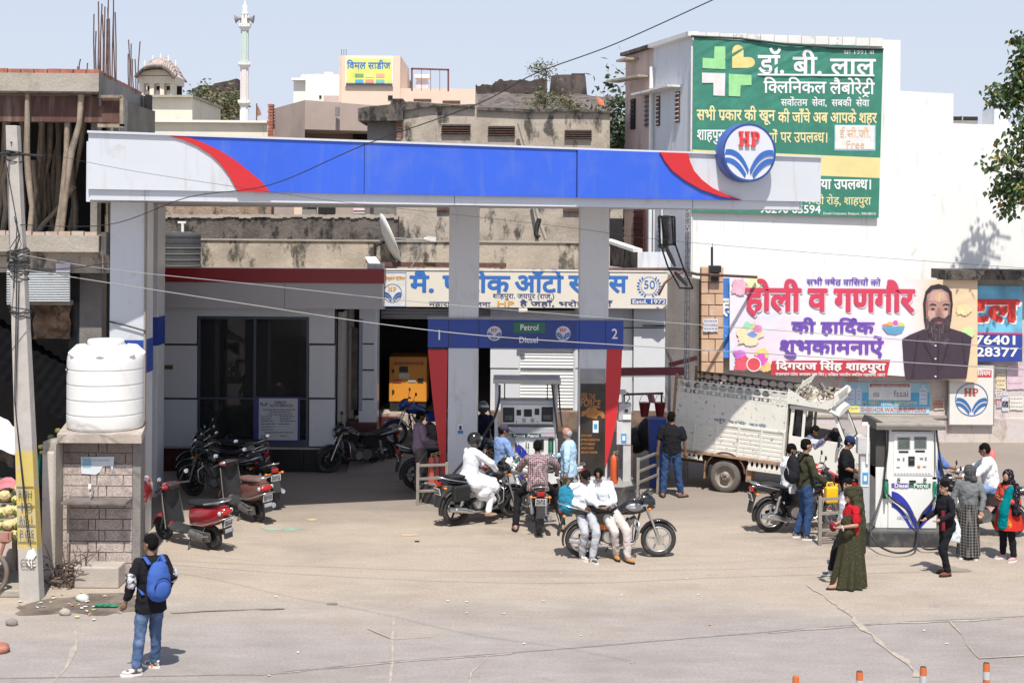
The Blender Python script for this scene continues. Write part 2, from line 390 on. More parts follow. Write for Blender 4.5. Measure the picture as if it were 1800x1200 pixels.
M_glass=glassm('shop_glass',(.03,.032,.035),.5,.03)
M_pane=glassm('dark_pane',(.015,.017,.02),.92,.06)
M_leaf=[mat('leaf_dark',(.035,.055,.02),.6,var=.35,scale=2),mat('leaf_mid',(.075,.105,.035),.6,var=.3,scale=2),mat('leaf_dry',(.15,.135,.07),.7,var=.3,scale=2)]
M_bark=mat('bark',(.12,.095,.075),.9,var=.3,bump=.6)
# ================================================================ ground and road
def sheet(name,x0,x1,y0,y1,z,m,nx=1,ny=1):
 b=MB();b.grid(lambda u,v:(x0+(x1-x0)*u,y0+(y1-y0)*v,z),nx,ny,False);o=b.ob(name,m,recalc=False);tag(o,kind='structure');return o
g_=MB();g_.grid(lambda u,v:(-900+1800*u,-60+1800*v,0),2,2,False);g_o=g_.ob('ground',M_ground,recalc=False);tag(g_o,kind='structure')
def ribbon(name,pts,wd,m,z=.004,jit=.5,seed=1):
 r_=random.Random(seed);P=[]
 for(a,b)in zip(pts,pts[1:]):
  a,b=G(*a),G(*b);n=max(2,int((b-a).length/.22))
  P+=[a.lerp(b,i/n)for i in range(n)]
 P.append(G(*pts[-1]));mb=MB();L=[];Q=[]
 for i,p in enumerate(P):
  d=(P[min(i+1,len(P)-1)]-P[max(i-1,0)]).normalized();nn=Vector((-d.y,d.x,0));k=wd*(1-jit+2*jit*r_.random());s_=wd*jit*(r_.random()-.5)*1.2
  L.append(p+nn*(s_+k/2));Q.append(p+nn*(s_-k/2))
 for i in range(len(P)-1):mb.add([(*L[i].xy,z),(*Q[i].xy,z),(*Q[i+1].xy,z),(*L[i+1].xy,z)],[(0,1,2,3)])
 return tag(mb.ob(name,m,recalc=False),kind='structure')
ribbon('road_joint',[(-20,1192),(450,1185),(690,1162),(900,1147),(1350,1110),(1505,1098),(1580,1093),(1820,1082)],.035,M_tarshadow,seed=2)
ribbon('road_joint',[(450,1187),(690,1164),(900,1149)],.03,M_seam,.007,.8,3)
ribbon('road_joint',[(1350,1112),(1505,1100),(1580,1095),(1680,1092),(1760,1087)],.045,M_seam,.008,.9,4)
ribbon('road_joint',[(691,1080),(690,1162),(686,1210)],.025,M_seam,.009,.7,5)
ribbon('dirt_and_shadow_line',[(1420,1028),(1447,1047),(1462,1060),(1478,1068),(1500,1085),(1511,1100),(1530,1115),(1560,1140),(1590,1160),(1612,1190)],.065,M_seam,.010,.95,6)
ribbon('dirt_and_shadow_line',[(1670,1090),(1690,1115),(1706,1142),(1722,1158),(1800,1152)],.03,M_seam,.012,.95,7)
ribbon('dirt_and_shadow_line',[(128,1108),(136,1130),(120,1165),(92,1205)],.05,M_seam,.005,.9,8)
ribbon('dirt_and_shadow_line',[(858,1152),(846,1168),(828,1182),(826,1205)],.022,M_seam,.006,.9,9)
ribbon('dirt_and_shadow_line',[(300,1078),(390,1073),(500,1070)],.03,M_tarshadow,.013,.9,10)  # dark ribbon painted on the road as an overhead wire's shadow
ribbon('dirt_and_shadow_line',[(645,1105),(690,1124),(760,1120)],.015,M_seam,.014,.9,11)
def blob(name,cx,cy,rx,ry,m,z=.005,seed=0,n=40,kind='structure'):
 c=G(cx,cy);mb=MB();vs=[(c.x,c.y,z)]
 for i in range(n):
  a=2*pi*i/n;k=.75+.5*noise.noise(Vector((cos(a)*1.6,sin(a)*1.6,seed*3.7)))+.12*noise.noise(Vector((cos(a)*7,sin(a)*7,seed)))
  vs.append((c.x+cos(a)*rx*k,c.y+sin(a)*ry*k,z))
 mb.add(vs,[(0,1+i,1+(i+1)%n)for i in range(n)]);return tag(mb.ob(name,m,recalc=False),kind=kind)
blob('damp_patch',135,1062,1.25,.85,M_wet,seed=1)
blob('damp_patch',1660,1000,.5,.25,mat('damp_b',(.27,.225,.18),.9,var=.2),seed=5)
blob('colour_powder',492,930,.48,.16,mat('powder_green',(.22,.40,.31),.95,var=.3,scale=5,dirt=((.40,.34,.28),.48,.6,4)),seed=3)
blob('colour_powder',548,913,.12,.08,mat('powder_yellow',(.55,.42,.2),.95,var=.2),seed=4)
blob('colour_powder',718,940,.25,.10,mat('powder_orange',(.52,.38,.26),.95,var=.1),seed=6)
rp=MB();ya,yb=31.4,33.7
rp.add([(-3.6,ya,.002),(5.2,ya,.002),(5.2,yb,.62),(-3.6,yb,.62),(5.2,40,.62),(-3.6,40,.62),(-3.6,yb,0),(-3.6,40,0)],[(0,1,2,3),(3,2,4,5),(0,3,6),(3,5,7,6)])
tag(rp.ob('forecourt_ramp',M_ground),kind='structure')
# ================================================================ generic helpers for buildings
def building(name,label,mats,boxes,cat='building',group=None):
 t=thing(name,label,cat,group=group)
 for nm,m,a,b in boxes:MB().box(a,b).ob(nm,m,t)
 return t
def pbox(x0,x1,y0,y1,Z,dz,m,name,parent,bev=0.):
 """box whose front face covers the given rows/columns at depth Z"""
 a=W((x0+x1)/2,y1,Z);b=W((x0+x1)/2,y0,Z)
 return MB().box((xat(x0,(y0+y1)/2,Z),Z,a.z),(xat(x1,(y0+y1)/2,Z),Z+dz,b.z)).ob(name,m,parent,bev=bev)
def pquad(mb,x0,x1,y0,y1,Z):
 xa,xb=xat(x0,(y0+y1)/2,Z),xat(x1,(y0+y1)/2,Z);za,zb=zat((x0+x1)/2,y1,Z),zat((x0+x1)/2,y0,Z)
 mb.add([(xa,Z,za),(xb,Z,za),(xb,Z,zb),(xa,Z,zb)],[(0,1,2,3)])
def foliage(c,rad,n,size,mats,clumps=18,seed=0,M=None):
 r_=random.Random(seed);mb=MB();cl=[]
 for i in range(clumps):
  d=Vector((r_.gauss(0,1),r_.gauss(0,1),r_.gauss(0,1))).normalized()*(r_.random()**.45)
  cl.append((Vector((d.x*rad[0],d.y*rad[1],d.z*rad[2])),.22+.28*r_.random(),r_.choice([0,0,1,1,2])if len(mats)>2 else r_.choice([0,1])))
 for i in range(n):
  p,k,mi=r_.choice(cl);q=Vector((r_.gauss(0,.5),r_.gauss(0,.5),r_.gauss(0,.45)))
  p=p+Vector((q.x*rad[0]*k*1.5,q.y*rad[1]*k*1.5,q.z*rad[2]*k*1.5))+Vector(c)
  a=Vector((r_.gauss(0,1),r_.gauss(0,1),r_.gauss(0,.6))).normalized();b=a.cross(Vector((r_.gauss(0,1),r_.gauss(0,1),r_.gauss(0,1)))).normalized()
  s_=size*(.6+.8*r_.random());mb.m=mi if r_.random()<.8 else r_.randrange(len(mats))
  mb.add([p-a*s_,p-b*s_*.45,p+a*s_,p+b*s_*.5],[(0,1,2,3)])
 return mb
def tree(label,base,h,rad,n,size,seed,mats=None,group=None,clumps=18,trunk_r=.18,sparse=False):
 t=thing('tree',label,'tree',base,group=group);r_=random.Random(seed)
 tr=MB();top=Vector((r_.uniform(-.3,.3),0,h*.75));tr.tube([(0,0,-.2),(top.x*.4,.1,h*.35),top],[trunk_r,trunk_r*.7,trunk_r*.3],8)
 for i in range(9):
  a=2*pi*i/9+r_.random();s_=Vector((0,0,h*(.35+.35*r_.random())));e=Vector((cos(a)*rad[0]*.8,sin(a)*rad[1]*.8,h-rad[2]+r_.uniform(-.6,.8)*rad[2]))
  tr.tube([s_,s_.lerp(e,.5)+Vector((0,0,.1*h*r_.random())),e],[trunk_r*.45,trunk_r*.25,trunk_r*.08],5)
 tr.ob('trunk',M_bark,t)
 f=foliage((0,0,h-rad[2]),rad,n,size,mats or M_leaf,clumps,seed);tag(f.ob('crown',mats or M_leaf,t,recalc=False));return t
# ================================================================ far background
def far():
 t=thing('hill_fort','ruined dark stone fort with a round bastion on its hill beyond the weathered concrete block','fort')
 b=MB();Z=170
 def wall(x0,x1,y0l,y0r,yb,ZZ,dz,jag=.3,seed=0):
  r_=random.Random(seed);n=max(3,int((x1-x0)/4));P=[]
  for i in range(n+1):
   u=i/n;p=W(x0+(x1-x0)*u,y0l+(y0r-y0l)*u,ZZ);P.append((p.x,p.z-jag*r_.random()))
  e=zat((x0+x1)/2,yb,ZZ);b.prism([(P[0][0],e)]+[(P[-1][0],e)]+P[::-1],ZZ,ZZ+dz,'XZ')
 wall(836,905,147,143,172,Z,8,.4,1);wall(870,962,139,138,175,Z-2,10,.3,2)
 b.ob('curtain_wall',M_fort,t)
 bb=MB();c=W(1000,168,Z);rr=33*Z/2500
 prof=[(rr*1.12,c.z-2.6),(rr*1.04,c.z),(rr*.93,zat(1000,131,Z)),(rr*.85,zat(1000,131,Z)),(rr*.85,zat(1000,134,Z))]
 bb.lathe(prof,28,(c.x,c.y+rr,0));bb.box((W(1006,131,Z).x,Z+2,zat(1000,132,Z)),(W(1030,131,Z).x,Z+4,zat(1000,126,Z)));bb.ob('bastion',M_fort,t)
 s=MB();nx=50
 def sl(u,v):
  px=820+260*u;p=W(px,163+6*u+5*noise.noise(Vector((u*6,0,0)))+v*60,Z-4-v*40);return(p.x,p.y+noise.noise(Vector((u*18,v*9,1)))*2,p.z)
 s.grid(sl,nx,14);tag(s.ob('rocky_slope',M_forta,recalc=False),kind='structure')
 t=thing('ruined_wall','jagged dark ruin with a sloping top behind the dry bushes beside the minaret','ruin');b=MB();Z=150
 P=[W(x,y,Z)for x,y in((338,215),(338,158),(348,152),(352,150),(374,150),(376,147),(402,142),(416,138),(418,150),(420,215))]
 b.prism([(p.x,p.z)for p in P],Z,Z+5,'XZ');b.ob('wall',M_fort,t)
 P=[W(x,y,140)for x,y in((388,215),(388,172),(398,160),(404,200),(420,205),(420,215))]
 MB().prism([(p.x,p.z)for p in P],140,143,'XZ').ob('side_wall',M_forta,t)
 for i,(px,py,Z,h,r_,n,lab)in enumerate([(360,222,120,3.3,(1.7,1.5,1.6),1500,'dry olive bush left of the pair below the ruin'),(388,222,118,3.0,(1.7,1.4,1.5),1500,'dry yellowish bush nearest the minaret foot'),(402,215,121,3.2,(1.1,1.4,1.5),900,'taller dry bush rising against the jagged ruin'),(955,190,100,1.6,(1.4,1.2,.8),700,'low green scrub on the fort slope above the concrete roof'),(1000,192,98,1.2,(1.1,1,.6),450,'small scrub tuft on the slope right of the low scrub'),(960,150,165,3.4,(1.9,1.6,1.3),420,'thin sapling growing out of the fort wall top')]):
  b0=W(px,py,Z);tree(lab,b0-Vector((0,0,.3)),h,r_,n,.16 if Z>110 else.1,20+i,[M_leaf[2],M_leaf[1],M_leaf[2]],trunk_r=.1)
 for i,(px,Z,h,rx,n,lab)in enumerate([(1085,60,9.9,1.6,6500,'dense dark green tree beside the pink building'),(1064,66,9.3,1.1,3200,'lighter feathery tree left of the dense tree'),(1040,72,9.2,1.4,2200,'greyish green shrub tree behind the weathered concrete roof')]):
  b0=G(px,600);b0=Vector(((px-900)*Z/2500,Z,0));tree(lab,b0,h if i else 10.6,(rx,1.5,2.9),n,.13,40+i,[M_leaf[0],M_leaf[0],M_leaf[1]]if i==0 else None,group=None,trunk_r=.2)
 Z=110;k=Z/2500;c=W(429,215,Z)
 t=thing('minaret','slender white and mint green minaret with three balconies and loudspeakers','minaret',(c.x,c.y,0))
 mw=mat('minaret_white',(.78,.77,.72),.8,var=.04);mg=mat('minaret_mint',(.5,.58,.53),.8,var=.05);mp=mat('minaret_pink',(.68,.62,.59),.8,var=.05)
 z=lambda y:zat(429,y,Z)
 for nm,yb,yt,r_,mm in(('lower_shaft',225,185,6.4,mw),('middle_shaft',180,118,6.2,mp),('upper_shaft',112,50,6.0,mg)):
  b=MB();b.lathe([(r_*k*1.05,z(yb)),(r_*k,z(yt))],8,smooth=False)
  for j in range(8):
   a=2*pi*(j+.5)/8+pi/8*0;b.beam((cos(a)*r_*k*.95,sin(a)*r_*k*.95,z(yb)),(cos(a)*r_*k*.93,sin(a)*r_*k*.93,z(yt)),.06,.12)
  b.ob(nm,mm,t)
 for yb in(185,118,51):
  b=MB();b.lathe([(6*k,z(yb+3)),(9*k,z(yb-1)),(11*k,z(yb-3)),(11*k,z(yb-5)),(8*k,z(yb-5))],16)
  for j in range(12):
   a=2*pi*j/12;b.cyl((cos(a)*10*k,sin(a)*10*k,z(yb-5)),(cos(a)*10*k,sin(a)*10*k,z(yb-9)),.07,5)
  b.ob('balcony',mw,t)
 b=MB();b.lathe([(7.5*k,z(46)),(4.5*k,z(42)),(4.2*k,z(27)),(7*k,z(25)),(6*k,z(23)),(3.5*k,z(22)),(5.2*k,z(15)),(4.5*k,z(11)),(1.2*k,z(7)),(1.4*k,z(4)),(.4*k,z(2)),(.2*k,z(-6))],14)
 for j in range(6):
  a=2*pi*j/6;b.cyl((cos(a)*6*k,sin(a)*6*k,z(44)),(cos(a)*5.6*k,sin(a)*5.6*k,z(27)),.1,6)
 b.ob('lantern',mw,t)
 for s_ in(-1,1):
  b=MB();b.lathe([(.06,0),(.14,.25),(.34,.5)],12,(0,0,0),'X');o=b.ob('loudspeaker',mat('horn_grey',(.22,.22,.23),.5),t,(s_*5*k,-.2,z(33)))
  if s_<0:o.rotation_euler=(0,R(10),pi)
  else:o.rotation_euler=(0,R(10),0)
 Z=80;k=Z/2500;c=W(277,168,Z);t=thing('domed_pavilion','cream rooftop pavilion with a curved bangla roof and arched openings','pavilion',(c.x,c.y,0));z=lambda y:zat(277,y,Z)
 b=MB();wdt=31*k
 for px in(-33,-15,3,21):b.box((px*k+.05,-.1,z(168)),((px+9)*k,.5,z(146)))
 b.box((-33*k,-.12,z(147)),(31*k,2.2,z(133)))
 b.prism([(-32*k,z(134))]+[(32*k,z(134))]+[(32*k*cos(a),z(134)+11*k*sin(a))for a in[pi*i/12 for i in range(1,12)]],-.12,2.2,'XZ');b.ob('arcade',M_cream,t)
 o=MB().box((-31*k,1.6,z(168)),(30*k,1.8,z(140))).ob('back_wall',M_dark,t)
 b=MB();n=18;ro=[]
 for j,(d,s_,h_)in enumerate([(-.6,1.15,0),(-.35,1.1,4),(.2,1.0,16),(1.1,.9,20),(2.,1.0,16),(2.4,1.1,2)]):
  ro.append([(x*k*s_*32,d,z(131)+(h_*.35+(12+h_*.75)*(1-abs(x)**2.2)-12*(abs(x)**3)*.55)*k)for x in[-1+2*i/n for i in range(n+1)]])
 for A,B in zip(ro,ro[1:]):
  for i in range(n):b.add([A[i],A[i+1],B[i+1],B[i]],[(0,1,2,3)],True)
 o=b.ob('curved_roof',mat('roof_pinkish',(.56,.43,.38),.9,var=.1,scale=2,dirt=((.25,.22,.2),.45,.62,2)),t,recalc=False);mo=o.modifiers.new('s','SOLIDIFY');mo.thickness=.12
 b=MB();b.tube([(x*k*34,-.66,z(131)+(12*(1-abs(x)**2.2)-8*(abs(x)**3))*k)for x in[-1+2*i/n for i in range(n+1)]],.1,6);b.ob('eave',M_concd,t)
 for j,x in enumerate((-28,-14,0,14,27)):
  b=MB();y=113-14*(1-(x/30)**2)*1.0;b.lathe([(1.2*k,z(y+4)),(2.2*k,z(y+1)),(1.0*k,z(y-2)),(1.3*k,z(y-4)),(.2*k,z(y-7))],8,(x*k,.6,0));b.ob('finial',M_cream2,t)
 for x in(-21,-3,17):
  b=MB();b.ell((x*k,.3,z(163)),(.13,.13,.18),10,6);b.ob('roof_pot',M_white,t)
 t=thing('cream_house','plain cream walled house below the domed pavilion','house');pbox(244,338,168,240,62,6,M_cream,'wall',t);pbox(238,339,167,171,61.7,6.5,M_concl,'coping',t)
 t=thing('low_cream_building','long low cream building behind the left end of the canopy','building');pbox(230,471,213,300,54,6,M_cream,'wall',t);pbox(228,469,211,215,53.8,6.4,M_cream2,'coping',t)
 c=W(451,213,56);t=thing('small_flag','small reddish flag on a thin stick above the low cream building','flag',(c.x,c.y,0));MB().cyl((0,0,zat(451,214,56)),(0,0,zat(451,182,56)),.025,6).ob('stick',M_rust,t)
 MB().add([(0,0,zat(451,184,56)),(.1,.02,zat(451,190,56)),(.2,-.03,zat(451,202,56)),(.02,0,zat(451,205,56))],[(0,1,2,3)]).ob('cloth',mat('flag_cloth',(.3,.12,.08),.8),t,recalc=False)
 c=W(1058,190,50);t=thing('orange_flag','small orange pennant in front of the dark green tree','flag',(c.x,c.y,0));MB().cyl((-.15,0,zat(1058,200,50)),(-.2,0,zat(1058,168,50)),.02,6).ob('stick',M_wood,t)
 MB().add([(-.19,0,zat(1055,170,50)),(.05,.02,zat(1055,177,50)),(.08,-.03,zat(1055,186,50)),(-.1,0,zat(1055,184,50))],[(0,1,2,3)]).ob('cloth',mat('flag_orange',(.8,.2,.08),.8),t,recalc=False)
 t=thing('white_house','bright white house with small round turrets behind the peach building','house');Z=92;k=Z/2500
 pbox(537,602,131,185,Z,6,M_cream2,'main_wall',t);pbox(516,538,140,185,Z+1,5,M_cream2,'side_wall',t);pbox(512,541,137,141,Z+.6,5,M_white,'ledge',t)
 c=W(525,137,Z);b=MB();b.lathe([(5.5*k,c.z),(5.5*k,c.z+5*k),(4*k,c.z+9*k),(.4*k,c.z+12*k)],12,(c.x,Z+2,0));b.ob('turret',M_cream2,t)
 c=W(552,131,Z);b=MB();b.ell((c.x,Z+2.2,c.z),(13*k,1.2,6*k),16,8);b.ob('dome',M_cream2,t)
 pbox(570,585,127,131,Z+.4,3,M_cream2,'turret_base',t);pbox(561,565,168,173,Z-.05,.1,M_dark,'window',t);pbox(569,600,168,185,Z-1,1,M_pink,'lower_room',t)
 Z=70;k=Z/2500;t=thing('peach_building','peach rooftop building carrying a yellow sari shop board','building')
 pbox(598,703,98,300,Z,6,M_peach,'stair_tower',t);pbox(703,835,156,300,Z+.2,6,M_peach,'long_wall',t);pbox(596,599,98,180,Z-.1,6,mat('peach_shade',(.7,.55,.42),.9),'edge_pier',t)
 pbox(682,690,168,176,Z-.04,.08,M_dark,'window',t);pbox(727,758,174,178,Z+.1,.3,M_rust,'window_shade',t);pbox(778,809,177,181,Z+.1,.3,M_rust,'window_shade',t)
 for x in(600,604,608):pbox(x,x+.8,87,98,Z+.5,.03,M_rust,'rebar',t)
 t=thing('sari_shop_board','yellow board with blue Hindi lettering on the peach stair tower','sign');Mw=mat('board_white',(.8,.8,.78),.7,var=.02)
 pbox(607,691,101,152,Z-.12,.1,Mw,'backing',t);b=MB();pquad(b,609,689,103,146,Z-.13);b.ob('yellow_print',mat('print_yellow',(.72,.74,.18),.7,var=.15,scale=1.5),t,recalc=False)
 c=W(648,121,Z-.14);b=MB();text(b,'विमल साडीज',Matrix.Translation(c)@Matrix.Rotation(R(90),4,'X'),17*k,76*k,off=.02,align='C');b.ob('lettering',mat('print_blue',(.03,.16,.5),.7),t,recalc=False)
 for i,(x,y,cc)in enumerate([(624,130,(.2,.35,.15)),(624,140,(.1,.4,.6)),(642,130,(.7,.7,.3)),(642,140,(.75,.3,.25)),(661,130,(.75,.4,.3)),(661,140,(.2,.5,.45))]):
  b=MB();pquad(b,x,x+15,y,y+6,Z-.145);b.ob('small_print',mat('sp%d'%i,cc,.7),t,recalc=False)
 b=MB();pquad(b,608,690,147,151,Z-.145);b.ob('address_strip',mat('dk_text',(.06,.06,.08),.7),t,recalc=False)
 t=thing('roof_frame','maroon steel frame standing on the peach roof','frame');Z=68
 m_=M_maroonp
 for a,b_ in(((724,160),(724,120)),((788,161),(788,122)),((723,121),(789,123)),((741,160),(741,122)),((757,160),(757,122)),((773,160),(773,122))):
  b=MB();th=3.2 if abs(a[0]-b_[0])>5 or a[0]in(724,788)else.9;b.beam(W(a[0],a[1],Z),W(b_[0],b_[1],Z),th*k*.9);b.ob('steel_bar',m_,t)
 Z=75;t=thing('arched_roof_panel','pale arched panel behind the maroon roof frame','panel');c=W(742,158,Z);k=Z/2500
 b=MB();b.prism([(c.x-11*k,c.z),(c.x+11*k,c.z),(c.x+11*k,c.z+11*k)]+[(c.x+11*k*cos(a),c.z+11*k+11*k*sin(a))for a in[pi*i/10 for i in range(1,10)]]+[(c.x-11*k,c.z+11*k)],Z,Z+.2,'XZ');b.ob('panel',mat('lilac',(.55,.54,.6),.8),t)
 pbox(729,755,131,137,Z-.2,1,M_cream2,'lintel',t);pbox(702,720,140,156,Z,2,M_concg,'roof_room',t)
 Z=50;t=thing('taupe_building','unpainted taupe plaster building with a slit window and brick edge','building')
 xa,xc,xb=xat(478,200,52),xat(536,200,Z),xat(700,200,51);zt=zat(536,176,Z)
 b=MB();lo=zat(600,228,Z)
 b.add([(xa,52.6,lo-3),(xc,Z,lo-3),(xc,Z,zt),(xa,52.6,zt-.1)],[(0,1,2,3)]);b.add([(xc,Z,lo),(xb,51,lo),(xb,51,zt-.15),(xc,Z,zt)],[(0,1,2,3)])
 b.add([(xc,Z,lo),(xb,51,lo),(xb,58,lo),(xa,58,lo)],[(0,1,2,3)]);b.add([(xc,Z,zt),(xb,51,zt-.15),(xb,58,zt),(xa,58,zt),(xa,52.6,zt-.1)],[(0,1,2,3,4)]);b.ob('upper_wall',M_taupe,t,recalc=False)
 pbox(470,660,228,390,52.6,1,M_taupe,'recessed_wall',t);pbox(620,650,232,250,52.4,.1,M_dark,'opening',t)
 pbox(589,596,188,204,Z-.02,.15,M_concg,'slit_window',t)
 for i in range(11):
  y=183+i*5.4;o=pbox(470.5+(i%2),479.5,y,y+4.4,52.5,.4,M_brick,'brick',t)
far()
# ================================================================ middle distance: weathered concrete block, parapets
def vent(parent,x0,x1,y0,y1,Z):
 pbox(x0-1,x1+1,y0-2,y1+1,Z-.03,.12,M_concl,'vent_frame',parent);pbox(x0,x1,y0,y1,Z-.06,.05,M_dark,'vent_void',parent)
 for i in range(4):
  y=y0+(y1-y0)*(i+.3)/4;pbox(x0,x1,y,y+1.5,Z-.12,.05,M_rust,'louvre',parent)
def mid():
 Z=42.;t=thing('weathered_block','blackened bare concrete block with slatted vents above the canopy','building')
 P=[W(x,y,Z)for x,y in((697,480),(697,180),(720,178),(760,181),(800,184),(836,183),(838,189),(880,191),(940,193),(1010,193),(1072,196),(1072,480))]
 MB().prism([(p.x,p.z)for p in P],Z,Z+8,'XZ').ob('wall',M_conc,t)
 P=[W(x,y,Z-.1)for x,y in((699,186),(720,179),(760,182),(800,185),(834,184),(835,189),(760,187),(701,196))]
 MB().prism([(p.x,p.z)for p in P],Z-.15,Z,'XZ').ob('broken_coping',M_concd,t)
 P=[W(x,y,Z)for x,y in((838,189),(940,193),(1010,193),(1073,196),(1073,199),(1000,197),(930,198),(838,194))]
 MB().prism([(p.x,p.z)for p in P],Z-.12,Z,'XZ').ob('coping',M_concd,t)
 vent(t,776,827,219,236,Z);vent(t,858,905,222,239,Z);vent(t,993,1040,229,244,Z)
 P=[W(x,y,42.6)for x,y in((635,216),(635,195),(650,192),(690,188),(694,178),(712,178),(712,216))]
 MB().prism([(p.x,p.z)for p in P],41.7,44,'XZ').ob('roof_slab',M_concd,t)
 pbox(645,700,214,400,42.2,3,M_concg,'side_bay',t)  # darker concrete colour stands for the shade on this face
 for i in range(14):
  y=182+i*5;
  if y<246:pbox(697+rnd.uniform(-1,1),706+rnd.uniform(-2,3),y,y+4,41.9,.3,M_brick if i%3 else M_concg,'brick',t)
 pbox(768,790,355,370,41.9,.3,M_rust,'window_lintel',t);pbox(990,1018,365,372,41.9,.3,M_rust,'window_lintel',t)
 for k_ in(948,):
  b=MB();b.tube([W(936,340,41.7),W(947,385,41.6),W(960,421,41.5)],.055,8);o=b.ob('drain_pipe',M_concl,t)
 b=MB();b.tube([W(912,217,41.7),W(919,240,41.7),W(924,258,41.7)],.055,8);b.ob('drain_pipe',M_concl,t)
 b=MB();b.tube([W(948,384,41.5),W(944,398,41.5),W(942,412,41.4),W(948,418,41.4)],.07,6);b.ob('cable_bundle',M_wire,t)
 t=thing('rear_house','shabby house with open dark windows behind the dark parapet','house');Z=41.
 pbox(470,531,340,392,Z,2,M_taupe,'wall',t);pbox(517,531,340,392,Z-.02,.1,M_peach,'pale_jamb',t);pbox(531,590,340,392,Z+1,1,M_dark,'dark_room',t);pbox(531,556,368,392,Z-.05,.05,M_concg,'sill_board',t);pbox(557,559,350,392,Z-.05,.06,M_concl,'window_post',t)
 pbox(590,621,340,392,Z,2,M_taupe,'wall',t);pbox(621,641,340,392,Z-.1,.1,mat('pink_door',(.62,.42,.45),.8),'pink_door',t);pbox(641,650,340,392,Z,2,M_concg,'wall',t)
 for y in(359,368,374):pbox(621,641,y,y+1.2,Z-.15,.05,M_cream2,'door_rail',t)
 t=thing('eroded_wall','crumbling brown wall with exposed brickwork above the black tank','wall');Z=39.5
 P=[W(x,y,Z)for x,y in((270,390),(270,350),(300,352),(340,351),(400,353),(440,354),(472,355),(477,362),(476,390))]
 MB().prism([(p.x,p.z)for p in P],Z,Z+.5,'XZ').ob('wall',M_erode,t)
 t=thing('dark_parapet','dark rough parapet wall with a pale crumbling top','wall');Z=38.
 n=60;P=[]
 for i in range(n+1):
  x=281+(700-281)*i/n;p=W(x,379+1.6*noise.noise(Vector((i*.4,0,0)))+(3 if x>690 else 0),Z);P.append((p.x,p.z))
 e=zat(500,470,Z);MB().prism([(P[0][0],e),(P[-1][0],e)]+P[::-1],Z,Z+.35,'XZ').ob('wall',M_concd,t)
 b=MB()
 for i in range(n):
  a,c=P[i],P[i+1];b.box((a[0],Z-.03-.03*rnd.random(),a[1]-.03-.05*rnd.random()),(c[0],Z+.38,a[1]+.02+.02*rnd.random()))
 tag(b.ob('crumbling_coping',M_concl,t),kind='stuff')
 t=thing('office_roof_parapet','long pale concrete parapet with black mould behind the satellite dish','wall');Z=34.7
 pbox(351,1072,424.5,475,Z,.25,M_conc,'wall',t);pbox(351,1074,422.5,425,Z-.04,.35,M_concl,'coping',t)
 t=thing('white_capped_wall','mould stained wall with sloping white cap right of the second column','wall');Z=36
 A,B,Cc=W(1068,425,38.5),W(1121,443,35.6),W(1180,446,35.5)
 lo=3.5;b=MB();b.add([(A.x,A.y,lo),(B.x,B.y,lo),tuple(B),tuple(A)],[(0,1,2,3)]);b.add([(A.x,A.y+.2,lo),(B.x,B.y+.2,lo),(B.x,B.y+.2,B.z),(A.x,A.y+.2,A.z)],[(3,2,1,0)]);b.ob('stained_face',M_concd,t,recalc=False)
 MB().beam(A+Vector((0,0,.04)),B+Vector((0,0,.04)),.24,.08).ob('white_cap',M_whitew,t)
 MB().box((B.x,B.y,lo),(Cc.x,B.y+.25,B.z)).ob('white_face',M_blueish,t)
 pbox(1072,1095,352,460,40.5,1,M_conc,'back_pier',t);pbox(1072,1095,384,460,40.4,.1,M_dark,'dark_opening',t)
 t=tag(MB().prism([(-10.0,31.3),(-2.95,31.3),(-2.95,33.5),(3.7,33.5),(3.7,38),(-10.0,38)],4.28,4.4,'XY').ob('flat_roof',M_concl),'flat concrete roof of the office behind the red fascia','roof')
 t=tag(MB().box((xat(670,466,34.),34.0,zat(800,470,34.)),(xat(890,466,34.),34.3,zat(800,462,34.))).ob('roof_channel',M_rust),'rusty brown steel channel lying under the satellite dish','channel')
mid()
